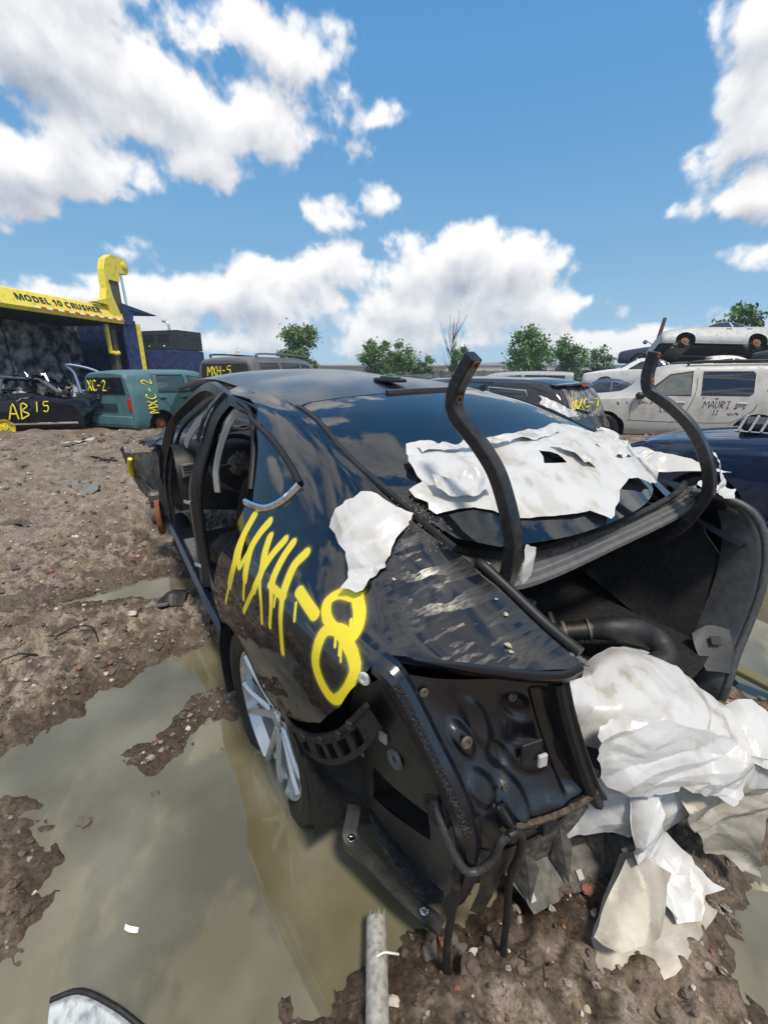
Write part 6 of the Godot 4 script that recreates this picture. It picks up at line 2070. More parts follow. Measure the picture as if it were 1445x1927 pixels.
	st = [[-2.45, 0.34, 0.6, 0.80, 0.86, 0.72, 0.82, 0.78, 0.66], [-2.2, 0.28, 0.64, 0.98, 1.02, 0.84, 0.94, 0.90, 0.74], [-1.5, 0.26, 0.68, 1.06, 1.14, 0.88, 0.98, 0.95, 0.74], [-0.7, 0.26, 0.68, 1.10, 1.62, 0.88, 0.98, 0.95, 0.70], [0.2, 0.26, 0.68, 1.12, 1.72, 0.88, 0.98, 0.95, 0.74], [1.2, 0.26, 0.70, 1.15, 1.73, 0.88, 0.98, 0.95, 0.74], [1.95, 0.28, 0.72, 1.17, 1.69, 0.87, 0.97, 0.93, 0.73], [2.30, 0.32, 0.72, 1.12, 1.52, 0.86, 0.95, 0.90, 0.72], [2.48, 0.36, 0.72, 1.02, 1.10, 0.84, 0.92, 0.88, 0.74], [2.54, 0.40, 0.72, 0.94, 0.98, 0.78, 0.86, 0.82, 0.70]]
	lf = make_shell(o, {"st": st, "axles": [-1.55, 1.45], "hub": 0.34, "arch": 0.37, "body": charcoal, "frame": chrome, "windows": [[-0.85,1.18, -0.35,1.52, 0.15,1.60, 0.15,1.18], [0.28,1.18, 0.28,1.61, 1.05,1.61, 1.05,1.20], [1.15,1.22, 1.15,1.61, 1.75,1.57, 1.95,1.28]], "lines": [[0.22,1.62, 0.22,0.4], [1.10,1.62, 1.10,0.4], [0.22,1.66, 1.2,1.68]], "handles": [[0.05, 1.05], [0.40, 1.06]]})
	place(o, Vector2(2.50, -6.35), -46.0, 2.30, -0.78, -0.41)
	part("rear_window", skin_panel(lf, [6.75,5.4, 7.85,5.35, 7.85,8.65, 6.75,8.6, 6.6,7.0], 0.006, 0.25), worn([[0.03, 0.03, 0.03], [0.16, 0.15, 0.13], [0.42, 0.41, 0.38]], [0.3, 0.55, 0.85], 0.25, 1.2, 139), o)
	var on_hatch := func(q: Vector2) -> Vector3:
		var p := lf.p(lerpf(7.8, 6.8, q.y), 5.5 + q.x * 3.0)
		return p + V(0, 0.008, 0.014)
	scrawl(o, "MXC-7", on_hatch, 0.04, 0.25, 0.24, 0.010, marker)
	for i in 7:
		mb = MB.new()
		mb.tube([on_hatch.call(Vector2(0.02 + i * 0.03, 0.15 + 0.1 * (i % 2))), on_hatch.call(Vector2(0.06 + i * 0.035, 0.75 - 0.1 * (i % 3)))], 0.007, 5)
		part("paint_smear", mb, mat(0.62, 0.58, 0.35, 0.6), o)
	mb = MB.new()
	mb.sweep(spline([lf.p(6.35, 5.2) + V(0, 0.01, 0), lf.p(6.55, 6.0) + V(0, 0.015, 0.05), lf.p(6.6, 7.0) + V(0, 0.02, 0.08), lf.p(6.55, 8.0) + V(0, 0.015, 0.05), lf.p(6.35, 8.8) + V(0, 0.01, 0)], 5), [Vector2(-0.07, -0.01), Vector2(0.07, -0.012), Vector2(0.06, 0.012), Vector2(-0.06, 0.015)], Vector3.UP)
	var sp := part("roof_spoiler", mb, charcoal, o)
	mb = MB.new()
	mb.box(Transform3D(Basis.IDENTITY, lf.p(6.62, 7.0) + V(0, -0.005, 0.135)), Vector3(0.22, 0.03, 0.02), 0.004)
	part("high_brake_lamp", mb, lamp_red, sp)
	mb = MB.new()
	mb.bar(lf.p(7.75, 7.0) + V(0, 0.02, 0.02), lf.p(7.55, 5.9) + V(0, 0.02, 0.02), 0.02, 0.02)
	part("rear_wiper", mb, trim_black, o)
	# maker's badge: an H in a rounded square frame
	var bd := MB.new()
	var bp := V(0, 0.93, 2.552)
	for q in [[-0.05,0.045, 0.05,0.045], [0.05,0.045, 0.04,-0.045], [0.04,-0.045, -0.04,-0.045], [-0.04,-0.045, -0.05,0.045], [-0.026,0.035, -0.020,-0.035], [0.026,0.035, 0.020,-0.035], [-0.022,0.0, 0.022,0.0]]:
		bd.tube([bp + V(q[0], q[1], 0), bp + V(q[2], q[3], 0)], 0.008, 6)
	part("badge", bd, chrome, o)
	for s in [-1.0, 1.0]:
		mb = MB.new()
		mb.box(Transform3D(Basis(V(0, 1, 0), s * 0.5), V(s * 0.80, 0.86, 2.46)), Vector3(0.20, 0.30, 0.10), 0.03)
		part("tail_lamp", mb, lamp_red, o)
	# ---- dark blue car on the right
	var navy := car_paint([0.012, 0.026, 0.075], [0.05, 0.06, 0.09], 0.12, 141, 0.62)
	navy.roughness_texture = null
	navy.roughness = 0.06
	o = thing("dark_blue_car", "dark blue car parked right of the sedan with a loose headlamp on its hood", "car")
	st = [[-2.36, 0.30, 0.48, 0.62, 0.66, 0.50, 0.62, 0.58, 0.50], [-2.28, 0.22, 0.52, 0.72, 0.76, 0.70, 0.78, 0.74, 0.62], [-1.95, 0.20, 0.56, 0.82, 0.87, 0.80, 0.88, 0.84, 0.70], [-1.2, 0.20, 0.60, 0.91, 0.98, 0.83, 0.92, 0.87, 0.72], [-0.75, 0.20, 0.60, 0.95, 1.05, 0.83, 0.92, 0.87, 0.68], [0.0, 0.20, 0.60, 0.97, 1.40, 0.83, 0.92, 0.87, 0.60], [0.8, 0.20, 0.60, 0.99, 1.43, 0.83, 0.92, 0.87, 0.60], [1.6, 0.22, 0.62, 1.02, 1.18, 0.83, 0.92, 0.87, 0.62], [2.2, 0.26, 0.62, 1.00, 1.06, 0.80, 0.89, 0.84, 0.64], [2.35, 0.32, 0.60, 0.90, 0.94, 0.70, 0.78, 0.74, 0.58]]
	lf = make_shell(o, {"st": st, "axles": [-1.42, 1.40], "hub": 0.27, "arch": 0.33, "body": navy, "windows": [[-0.4,1.02, 0.05,1.32, 0.45,1.36, 0.45,1.02], [0.55,1.02, 0.55,1.36, 1.1,1.28, 1.3,1.05]], "lines": [[-0.72,0.95, -0.80,0.6, -0.78,0.3], [0.5,1.3, 0.5,0.3]], "handles": [[0.35, 0.92]]})
	place(o, Vector2(2.85, -5.0), -37.0, -2.28, -0.66, -0.12)
	part("windscreen", skin_panel(lf, [4.05,5.3, 4.9,5.4, 4.9,8.6, 4.05,8.7], 0.005, 0.25), glass_dark, o)
	part("hood_seam", skin_panel(lf, [1.3,4.6, 4.0,5.05, 4.0,5.12, 1.3,4.68], 0.004, 0.3), mat(0.004, 0.004, 0.006, 0.6), o)
	for s in [3.2, 10.6]:
		part("headlamp", skin_panel(lf, [0.55,s, 1.7,s + 0.15, 1.8,s + 0.7, 0.75,s + 0.75], 0.006, 0.2), lamp_clear, o)
	part("hood_stripe", skin_panel(lf, [2.0,5.9, 3.9,6.0, 3.9,6.12, 2.0,5.98], 0.008, 0.3), mat(0.02, 0.03, 0.07, 0.2), o)
	make_wheel(o, V(-0.86, 0.27, -1.42), 0.31, 0.20, 5, silver, -1.0, 22, false)
	var hl := thing("loose_headlamp", "loose headlamp with bright vertical bars lying on the dark blue car", "headlamp")
	hl.transform = o.transform
	var hc := V(-0.50, 1.055, -1.18)
	mb = MB.new()
	mb.box(Transform3D(Basis(V(0, 1, 0), 0.3), hc), Vector3(0.40, 0.12, 0.34), 0.04)
	part("housing", mb, trim_black, hl)
	for k in 4:
		mb = MB.new()
		mb.bar(hc + V(-0.24, -0.05, -0.12 + k * 0.085), hc + V(-0.22, 0.10, -0.08 + k * 0.085), 0.022, 0.02, 0.006)
		part("lamp_bar", mb, lamp_clear, hl)
	mb = MB.new()
	mb.bar(hc + V(-0.24, -0.058, -0.14), hc + V(-0.22, -0.058, 0.20), 0.02, 0.02, 0.006)
	part("chrome_strip", mb, chrome, hl)
	mb = MB.new()
	mb.tube(spline([hc + V(-0.24, 0.0, 0.22), hc + V(-0.22, 0.02, 0.32), hc + V(-0.22, -0.05, 0.28), hc + V(-0.22, -0.04, 0.36)], 4), 0.025, 6)
	part("paint_mark", mb, marker, hl)
	build_stack(white, navy)

func sedan_stations(k := 1.0) -> Array:
	return [[-2.30, 0.30, 0.46, 0.60, 0.64, 0.55, 0.68, 0.64, 0.55], [-2.15, 0.22, 0.50, 0.74, 0.78, 0.72, 0.80, 0.76, 0.64], [-1.2, 0.20, 0.56, 0.88, 0.94, 0.80, 0.88, 0.84, 0.68], [-0.8, 0.20, 0.56, 0.91, 1.0, 0.80, 0.88, 0.84, 0.64], [-0.1, 0.20, 0.56, 0.93, 1.38 * k, 0.80, 0.88, 0.84, 0.58], [0.7, 0.20, 0.56, 0.95, 1.40 * k, 0.80, 0.88, 0.84, 0.59], [1.4, 0.20, 0.58, 0.97, 1.12, 0.80, 0.88, 0.84, 0.60], [2.1, 0.24, 0.58, 0.96, 1.02, 0.78, 0.86, 0.82, 0.64], [2.28, 0.30, 0.58, 0.84, 0.88, 0.68, 0.76, 0.72, 0.58]]

func small_sedan(called: String, label: String, body: Material, wheels := true) -> Node3D:
	var o := thing(called, label, "car", "")
	var st := sedan_stations()
	make_shell(o, {"st": st, "axles": [-1.38, 1.34], "hub": 0.32, "arch": 0.35, "body": body, "windows": [[-0.45,0.98, 0.0,1.28, 0.40,1.33, 0.40,0.98], [0.50,0.98, 0.50,1.33, 0.95,1.26, 1.2,1.02]], "lines": [[0.45,1.3, 0.45,0.3], [-0.62,0.9, -0.66,0.3], [1.2,0.95, 0.98,0.62]], "handles": [[0.3, 0.88], [1.05, 0.89]]})
	var lf := Loft.new([])
	for s in st:
		lf.g.append(ring(s))
	part("windscreen", skin_panel(lf, [3.05,5.3, 3.9,5.4, 3.9,8.6, 3.05,8.7], 0.005, 0.3), glass_dark, o)
	part("rear_window", skin_panel(lf, [5.1,5.4, 5.95,5.3, 5.95,8.7, 5.1,8.6], 0.005, 0.3), glass_dark, o)
	for s in [-1.0, 1.0]:
		part("headlamp", skin_panel(lf, [0.5,7 - s * 3.9, 1.3,7 - s * 3.8, 1.35,7 - s * 3.3, 0.6,7 - s * 3.2], 0.006, 0.3), lamp_clear, o)
		part("tail_lamp", skin_panel(lf, [7.1,7 - s * 4.4, 7.9,7 - s * 4.3, 7.9,7 - s * 3.6, 7.1,7 - s * 3.5], 0.006, 0.3), lamp_red, o)
		if wheels:
			for z in [-1.38, 1.34]:
				make_wheel(o, V(s * 0.86, 0.32, z), 0.31, 0.20, 5, silver, s, 18, false)
	return o

func build_stack(white: Material, navy: Material) -> void:
	var clean_white := car_paint([0.72, 0.72, 0.72], [0.5, 0.48, 0.45], 0.2, 151, 0.6)
	var blue := car_paint([0.014, 0.040, 0.13], [0.06, 0.08, 0.13], 0.15, 153, 0.6)
	var violet := car_paint([0.022, 0.026, 0.085], [0.08, 0.08, 0.12], 0.2, 155, 0.6)
	var silver_paint := car_paint([0.36, 0.39, 0.42], [0.30, 0.30, 0.29], 0.22, 157, 0.55)
	var maroon := car_paint([0.13, 0.012, 0.022], [0.20, 0.10, 0.10], 0.25, 159, 0.55)
	var slate := car_paint([0.035, 0.04, 0.05], [0.10, 0.10, 0.10], 0.25, 161, 0.55)
	var o := small_sedan("sedan", "white sedan on the lower tier of the scrap stack, nearest the trees", clean_white)
	place(o, Vector2(11.7, -21.0), -68.0, 0.0, 0.0, 0.62)
	o = small_sedan("sedan", "white sedan with tinted windows under the tilted silver car in the scrap stack", clean_white, false)
	place(o, Vector2(13.0, -18.2), -78.0, 0.0, 0.0, 0.62)
	var mb := MB.new()
	mb.tube(spline([V(-0.93,0.82,-0.9), V(-0.93,0.78,-0.5), V(-0.93,0.86,-0.3), V(-0.93,0.80,0.2)], 4), 0.05, 6)
	part("paint_mark", mb, marker, o)
	o = small_sedan("hatchback", "dark violet-blue car perched on top of the white sedan in the stack", violet)
	place(o, Vector2(14.3, -23.0), -64.0, 0.0, 0.0, 1.70)
	o = small_sedan("sedan", "silver car lying tilted on top of the stack with its underside showing", silver_paint, false)
	o.position = V(14.2, 2.02, -20.0)
	o.rotation = V(deg_to_rad(2), deg_to_rad(88), 0)
	o.rotate_object_local(V(0, 0, 1), deg_to_rad(-30))
	o.rotate_y(deg_to_rad(-8))
	mb = MB.new()
	rng.seed = 61
	mb.tube([V(0.1, 0.16, -2.0), V(0.05, 0.14, 0.0), V(0.2, 0.16, 1.8)], 0.045, 8)
	mb.box(Transform3D(Basis.IDENTITY, V(0.1, 0.15, 1.0)), Vector3(0.4, 0.12, 0.7), 0.04)
	mb.box(Transform3D(Basis.IDENTITY, V(-0.1, 0.18, -1.5)), Vector3(0.9, 0.2, 0.7), 0.05)
	for i in 14:
		var p := V(rng.randf_range(-0.7, 0.7), 0.15, rng.randf_range(1.2, 2.0))
		mb.tube([p, p + V(rng.randf_range(-0.2, 0.2), rng.randf_range(-0.2, 0.0), rng.randf_range(-0.3, 0.3))], 0.03, 5)
	part("exhaust_and_axles", mb, cast_iron, o)
	for z in [-1.38, 1.34]:
		plain_rotor(o, V(-0.80, 0.30, z), -1.0)
	o = small_sedan("sedan", "blue sedan on the ground in front of the scrap stack", blue)
	place(o, Vector2(8.9, -18.6), -62.0, 0.0, 0.0, -0.25)
	o = small_sedan("sedan", "pale pinkish car standing low between the white sport utility and the stack", car_paint([0.42, 0.36, 0.37], [0.3, 0.28, 0.28], 0.25, 163, 0.55))
	place(o, Vector2(8.6, -15.4), -66.0, 0.0, 0.0, -0.42)
	o = small_sedan("sedan", "maroon car behind the tilted silver car on the stack", maroon)
	place(o, Vector2(19.6, -23.0), -80.0, 0.0, 0.0, 1.55)
	o = small_sedan("sedan", "slate grey car above the roof of the white sport utility at the picture's right edge", slate)
	place(o, Vector2(16.6, -17.0), -80.0, 0.0, 0.0, 1.42)
	for d in [["sedan", "rusted brown car body carrying the white sedan nearest the trees", 11.3, -21.0, -68.0], ["sedan", "dull grey car body flattened under the white sedan with tinted windows", 13.2, -18.4, -78.0], ["sedan", "dull green car body at the bottom of the stack's right end", 17.4, -18.6, -80.0]]:
		var q := thing(d[0], d[1], "car", "")
		make_shell(q, {"st": sedan_stations(0.72), "axles": [-1.38, 1.34], "hub": 0.32, "arch": 0.35, "body": slate if d[2] > 13.0 else maroon, "dent": [0.12, int(d[2])]})
		place(q, Vector2(d[2], d[3]), d[4], 0.0, 0.0, -0.22)
	# roof of a silver van among the trees and heaps of flattened cars far left of it
	o = thing("silver_van", "pale silver van whose roof shows beyond the black minivan near the trees", "car")
	make_shell(o, {"st": [[-2.3, 0.3, 0.6, 0.9, 0.95, 0.7, 0.8, 0.76, 0.66], [-1.9, 0.3, 0.7, 1.0, 1.1, 0.85, 0.93, 0.9, 0.72], [-1.2, 0.3, 0.7, 1.05, 1.6, 0.85, 0.93, 0.9, 0.70], [0.5, 0.3, 0.7, 1.08, 1.72, 0.85, 0.93, 0.9, 0.72], [2.2, 0.3, 0.7, 1.08, 1.68, 0.84, 0.92, 0.88, 0.72], [2.3, 0.4, 0.7, 1.05, 1.6, 0.8, 0.86, 0.82, 0.7]], "axles": [-1.4, 1.4], "hub": 0.35, "arch": 0.36, "body": silver_paint, "windows": [[-0.9,1.15, -0.6,1.52, 0.2,1.58, 0.2,1.15], [0.35,1.15, 0.35,1.58, 1.9,1.56, 1.9,1.15]]})
	place(o, Vector2(6.2, -21.0), -70.0, 0.0, 0.0, -0.25)
	for d in [["flattened_car", "flattened dark car in the heap behind the grey sport utility", -0.6, -26.0, 30.0, slate], ["flattened_car", "flattened grey car left of the small shrubs in the distance", 1.6, -30.0, -40.0, slate]]:
		var q := thing(d[0], d[1], "car", "")
		make_shell(q, {"st": sedan_stations(0.75), "axles": [-1.38, 1.34], "hub": 0.32, "arch": 0.35, "body": d[5], "dent": [0.16, 5 + int(d[2] * 10)]})
		place(q, Vector2(d[2], d[3]), d[4], 0.0, 0.0, 0.25)
	# ---- wreck on the far left
	o = thing("wrecked_car", "black wrecked car with crushed roof and yellow scrawl beside the teal wagon", "car")
	var st := sedan_stations(1.0)
	for k in [4, 5]:
		st[k][4] = 0.99
		st[k][8] = 0.66
	var lf := make_shell(o, {"st": st, "axles": [-1.38, 1.34], "hub": 0.32, "arch": 0.36, "body": mat(0.004, 0.006, 0.013, 0.07), "dent": [0.22, 7]})
	place(o, Vector2(-8.75, -11.5), 75.0, 0.0, 0.0, -0.16)
	o.scale = Vector3.ONE * 1.16
	for p in [[V(0.86,0.85,0.45), V(0.66,1.26,0.40)], [V(0.84,0.88,-0.75), V(0.60,1.24,-0.25)], [V(0.84,0.9,1.35), V(0.60,1.18,0.95)], [V(0.62,1.24,-0.25), V(0.66,1.28,0.40)], [V(0.66,1.27,0.40), V(0.60,1.18,0.98)], [V(-0.80,0.9,0.4), V(-0.62,1.2,0.4)], [V(-0.80,0.9,-0.7), V(-0.6,1.2,-0.2)]]:
		mb = MB.new()
		mb.bar(p[0], p[1], 0.10, 0.05, 0.015)
		part("bent_pillar", mb, mat(0.08, 0.085, 0.10, 0.3), o)
	var nz := noise(2.2, 4, 88)
	for lay in [[0.93, 0.88, -0.8, 1.4, 0.34, "crushed_interior", worn([[0.03, 0.028, 0.026], [0.20, 0.19, 0.17], [0.48, 0.46, 0.43]], [0.3, 0.5, 0.8], 0.8, 1.5, 167, 0.5)], [1.26, 0.70, -0.35, 1.0, 0.24, "crumpled_roof", mat(0.012, 0.015, 0.03, 0.12)], [0.86, 0.86, -2.1, -0.8, 0.34, "crumpled_hood", mat(0.30, 0.32, 0.36, 0.25)]]:
		mb = MB.new()
		var g := []
		for i in 16:
			var row := []
			for j in 20:
				var p := V(lerpf(lay[1], -lay[1], i / 15.0), lay[0], lerpf(lay[2], lay[3], j / 19.0))
				var q := p
				q.y += nz.get_noise_3dv(p * 1.6) * lay[4]
				q.x += nz.get_noise_3dv(p * 1.6 + V(5, 0, 0)) * 0.10
				row.append(q)
			g.append(row)
		mb.grid(g, true, true)
		part(lay[5], mb, lay[6], o)
	mb = MB.new()
	mb.bar(V(0.90, 0.36, -0.9), V(0.90, 0.36, 0.9), 0.03, 0.04, 0.008)
	part("sill_strip", mb, chrome, o)
	mb = MB.new()
	mb.tube(spline([V(0.72,0.95,-1.0), V(0.6,1.35,-0.9), V(0.62,1.52,-0.8), V(0.55,1.42,-1.25), V(0.62,1.15,-1.7)], 5), 0.028, 7)
	part("bent_door_frame", mb, mat(0.16, 0.21, 0.36, 0.3), o)
	scrawl(o, "AB", func(q: Vector2) -> Vector3: return V(0.94, q.y, q.x) if false else V(0.93, q.y, -q.x), -0.30, 0.46, 0.30, 0.016, marker)
	scrawl(o, "15", func(q: Vector2) -> Vector3: return V(0.93, q.y, -q.x), 0.18, 0.60, 0.20, 0.014, marker)
	# bare wheel painted yellow
	o = thing("yellow_wheel", "bare steel wheel sprayed yellow lying before the wrecked car", "wheel")
	o.position = V(-8.95, 0.17, -10.35)
	o.rotation = V(0.0, deg_to_rad(38), deg_to_rad(0))
	mb = MB.new()
	var xf := Transform3D(Basis(V(1, 0, 0), PI * 0.5), Vector3.ZERO)
	mb.lathe([Vector2(0.19, 0.0), Vector2(0.20, 0.03), Vector2(0.19, 0.06), Vector2(0.14, 0.03), Vector2(0.13, 0.02), Vector2(0.07, 0.03), Vector2(0.05, 0.05), Vector2(0.0, 0.05)], 28, xf)
	part("disc", mb, worn([[0.35, 0.22, 0.03], [0.72, 0.58, 0.03], [0.80, 0.66, 0.04]], [0.2, 0.45, 1.0], 0.5, 3.0, 169), o)
	mb = MB.new()
	mb.lathe([Vector2(0.20, 0.05), Vector2(0.215, 0.0), Vector2(0.20, -0.12), Vector2(0.18, -0.14)], 28, xf)
	part("rim_barrel", mb, rust, o)
	for i in 5:
		bolt(o, xf * V(cos(TAU * i / 5) * 0.06, 0.042, sin(TAU * i / 5) * 0.06), V(0, 0, 1), 0.012, cast_iron, "wheel_nut")

func build_crusher() -> void:
	var yellow := worn([[0.48, 0.36, 0.05], [0.76, 0.63, 0.07], [0.82, 0.70, 0.10]], [0.10, 0.32, 1.0], 0.45, 0.8, 201, 0.1)
	var blue := worn([[0.010, 0.016, 0.05], [0.014, 0.032, 0.13], [0.05, 0.07, 0.15]], [0.15, 0.5, 0.95], 0.5, 0.6, 203, 0.15)
	var steel := worn([[0.02, 0.026, 0.045], [0.17, 0.175, 0.18], [0.46, 0.46, 0.45]], [0.22, 0.5, 0.82], 0.5, 0.30, 205, 0.3)
	var o := thing("car_crusher", "yellow and blue car crusher lettered MODEL 10 CRUSHER at the left edge", "crusher")
	# local x runs along the machine towards its far end, local z is the open side facing the yard
	var far := Vector3(-9.75, 0, -18.0)
	var dir := Vector3(0.19, 0, -1.0).normalized()
	o.transform = Transform3D(Basis(dir, Vector3.UP * 0.88, dir.cross(Vector3.UP)), far)
	var mb := MB.new()
	mb.box(Transform3D(Basis.IDENTITY, V(-6.0, 0.35, -1.3)), Vector3(12.5, 0.7, 2.8), 0.04)
	part("bed", mb, blue, o)
	mb = MB.new()
	mb.box(Transform3D(Basis.IDENTITY, V(-6.0, 2.1, -2.6)), Vector3(12.4, 3.6, 0.14), 0.02)
	part("back_wall", mb, steel, o)
	for x in [-0.2, -2.4, -4.6, -6.8]:
		mb = MB.new()
		mb.box(Transform3D(Basis.IDENTITY, V(x - 0.4, 2.0, -2.48)), Vector3(0.12, 3.2, 0.10), 0.02)
		part("wall_rib", mb, steel, o)
	mb = MB.new()
	mb.box(Transform3D(Basis.IDENTITY, V(0.25, 1.9, -1.32)), Vector3(0.10, 3.8, 2.70), 0.02)
	mb.box(Transform3D(Basis.IDENTITY, V(-0.05, 1.9, -0.02)), Vector3(0.62, 3.8, 0.12), 0.02)
	part("end_post", mb, blue, o)
	mb = MB.new()
	mb.box(Transform3D(Basis.IDENTITY, V(0.42, 1.85, -0.02)), Vector3(0.20, 3.7, 0.16), 0.02)
	part("post_edge", mb, yellow, o)
	mb = MB.new()
	mb.box(Transform3D(Basis.IDENTITY, V(-0.62, 1.7, -0.35)), Vector3(0.22, 3.4, 0.30), 0.03)
	part("guide_post", mb, cast_iron, o)
	mb = MB.new()
	mb.box(Transform3D(Basis.IDENTITY, V(-0.85, 3.0, -0.30)), Vector3(0.14, 1.2, 0.12), 0.02)
	mb.tube([V(-0.85, 2.45, -0.25), V(-0.72, 2.40, -0.18), V(-0.62, 2.45, -0.12)], 0.09, 8)
	part("lock_arm", mb, yellow, o)
	# pressing lid: a hollow yellow beam, its face leaning back
	var lid := Node3D.new()
	lid.name = "press_lid"
	o.add_child(lid)
	mb = MB.new()
	mb.prism([Vector2(0.06, 3.60), Vector2(0.10, 3.72), Vector2(-0.12, 4.22), Vector2(-0.35, 4.30), Vector2(-2.5, 4.30), Vector2(-2.5, 3.60)], 12.3, Transform3D(Basis(V(0, 0, 1), V(0, 1, 0), V(-1, 0, 0)), V(-12.55, 0, 0)), 0.0)
	part("beam", mb, yellow, lid)
	mb = MB.new()
	mb.box(Transform3D(Basis.IDENTITY, V(-6.4, 3.585, -1.25)), Vector3(12.2, 0.03, 2.4))
	part("press_plate", mb, mat(0.02, 0.018, 0.015, 0.8), lid)
	# lettering and reflective tape on the sloping face
	var nrm := Vector3(0, 0.40, 0.92).normalized()
	var upv := Vector3(0, 0.92, -0.40).normalized()
	var face := Basis(V(1, 0, 0), upv, nrm)
	var txt := TextMesh.new()
	txt.text = "MODEL 10 CRUSHER"
	var fnt := SystemFont.new()
	fnt.font_names = PackedStringArray(["Droid Sans"])
	fnt.font_weight = 700
	txt.font = fnt
	txt.font_size = 40
	txt.pixel_size = 0.0073
	txt.depth = 0.01
	part("lettering", txt, mat(0.03, 0.03, 0.04, 0.6), lid, Transform3D(face * Basis.from_scale(V(1.12, 1, 1)), V(-2.85, 4.01, -0.01)))
	for i in 9:
		mb = MB.new()
		mb.box(Transform3D(face, V(-0.42 - i * 0.40, 3.755, 0.092)), Vector3(0.20, 0.065, 0.006))
		part("red_tape", mb, mat(0.55, 0.035, 0.02, 0.4), lid)
		mb = MB.new()
		mb.box(Transform3D(face, V(-0.62 - i * 0.40, 3.755, 0.092)), Vector3(0.20, 0.065, 0.006))
		part("white_tape", mb, mat(0.75, 0.72, 0.62, 0.4), lid)
	# hooked lifting arm over the end post
	mb = MB.new()
	var hook := [Vector2(-0.75, 3.6), Vector2(-0.95, 4.28), Vector2(-1.55, 4.3), Vector2(-0.98, 4.5), Vector2(-0.86, 4.9), Vector2(-0.84, 5.6), Vector2(-0.70, 6.0), Vector2(-0.40, 6.22), Vector2(0.10, 6.22), Vector2(0.36, 6.08), Vector2(0.42, 5.82), Vector2(0.30, 5.62), Vector2(0.05, 5.62), Vector2(-0.14, 5.58), Vector2(-0.18, 5.25), Vector2(-0.72, 5.25), Vector2(-0.62, 4.6), Vector2(-0.35, 3.9), Vector2(-0.28, 3.6)]
	mb.prism(hook, 0.28, Transform3D(Basis.IDENTITY, V(0.0, 0, 0.02)), 0.0)
	part("lifting_hook", mb, yellow, lid)
	mb = MB.new()
	mb.box(Transform3D(Basis.IDENTITY, V(-0.42, 4.6, -0.14)), Vector3(0.52, 1.32, 0.22), 0.02)
	part("wear_plate", mb, cast_iron, lid)
	mb = MB.new()
	mb.lathe([Vector2(0.0, 0.06), Vector2(0.06, 0.06), Vector2(0.09, 0.05), Vector2(0.14, 0.04), Vector2(0.15, 0.0)], 20, Transform3D(Basis(V(1, 0, 0), PI * 0.5), V(0.18, 5.93, 0.02)))
	part("pivot_pin", mb, yellow, lid)
	mb = MB.new()
	mb.tube([V(0.12, 5.7, -0.14), V(0.22, 3.6, -0.14)], 0.055, 12)
	part("piston_rod", mb, chrome, o)
	mb = MB.new()
	mb.prism([Vector2(-0.35, 4.42), Vector2(1.45, 4.18), Vector2(1.45, 4.14), Vector2(0.20, 4.14), Vector2(0.05, 3.6), Vector2(-0.35, 3.6)], 0.05, Transform3D(Basis.IDENTITY, V(0.0, 0, 0.10)), 0.0)
	mb.prism([Vector2(-0.2, 0.0), Vector2(1.45, 0.0), Vector2(1.20, 0.75), Vector2(-0.2, 0.75)], 0.05, Transform3D(Basis(V(1, 0, 0), -PI * 0.5), V(0.0, 4.19, 0.10)), 0.0)
	part("service_shelf", mb, blue, o)
	mb = MB.new()
	mb.tube(spline([V(0.62, 3.3, -0.1), V(0.72, 3.1, -0.1), V(0.76, 2.0, -0.1), V(0.78, 0.8, -0.1)], 5), 0.035, 7)
	part("hydraulic_hose", mb, trim_black, o)
	# ---- power unit behind the crusher
	var p := thing("power_unit", "dark engine enclosure with exhaust stack on a blue base right of the crusher", "machine")
	p.transform = Transform3D(Basis(V(0, 1, 0), deg_to_rad(-18)), V(-11.3, 0, -24.0))
	mb = MB.new()
	mb.box(Transform3D(Basis.IDENTITY, V(0, 1.25, 0)), Vector3(3.0, 2.5, 2.0), 0.03)
	part("base_tank", mb, blue, p)
	mb = MB.new()
	mb.box(Transform3D(Basis.IDENTITY, V(-1.48, 2.25, 1.02)), Vector3(0.5, 0.5, 0.03))
	part("yellow_panel", mb, yellow, p)
	mb = MB.new()
	mb.box(Transform3D(Basis.IDENTITY, V(0.2, 2.98, -0.1)), Vector3(2.6, 0.92, 1.7), 0.02)
	var enc := part("enclosure", mb, worn([[0.012, 0.014, 0.014], [0.026, 0.030, 0.030], [0.06, 0.065, 0.062]], [0.2, 0.6, 1.0], 0.6, 0.8, 207), p)
	for k in 2:
		mb = MB.new()
		mb.box(Transform3D(Basis.IDENTITY, V(-0.35 + k * 0.95, 3.10, 0.755)), Vector3(0.7, 0.34, 0.03), 0.008)
		part("grille", mb, mat(0.008, 0.008, 0.008, 0.8), enc)
		mb = MB.new()
		mb.box(Transform3D(Basis.IDENTITY, V(-0.35 + k * 0.95, 2.72, 0.760)), Vector3(0.10, 0.10, 0.04), 0.02)
		part("latch", mb, chrome, enc)
	mb = MB.new()
	mb.box(Transform3D(Basis.IDENTITY, V(-1.12, 3.05, 0.1)), Vector3(0.04, 0.6, 0.9), 0.01)
	part("radiator_guard", mb, cast_iron, enc)
	mb = MB.new()
	mb.tube(spline([V(0.35, 3.4, 0.0), V(0.35, 3.75, 0.0), V(0.22, 3.92, 0.0), V(0.02, 3.96, 0.0)], 5), 0.07, 9)
	part("exhaust_stack", mb, silver, enc)
	var w := thing("hydraulic_tank", "blue hydraulic tank with dark fittings between crusher and engine enclosure", "machine")
	w.transform = Transform3D(Basis(V(0, 1, 0), deg_to_rad(-18)), V(-13.5, 0, -23.4))
	mb = MB.new()
	mb.box(Transform3D(Basis.IDENTITY, V(0, 1.5, 0)), Vector3(2.2, 3.0, 1.2), 0.03)
	part("tank", mb, blue, w)
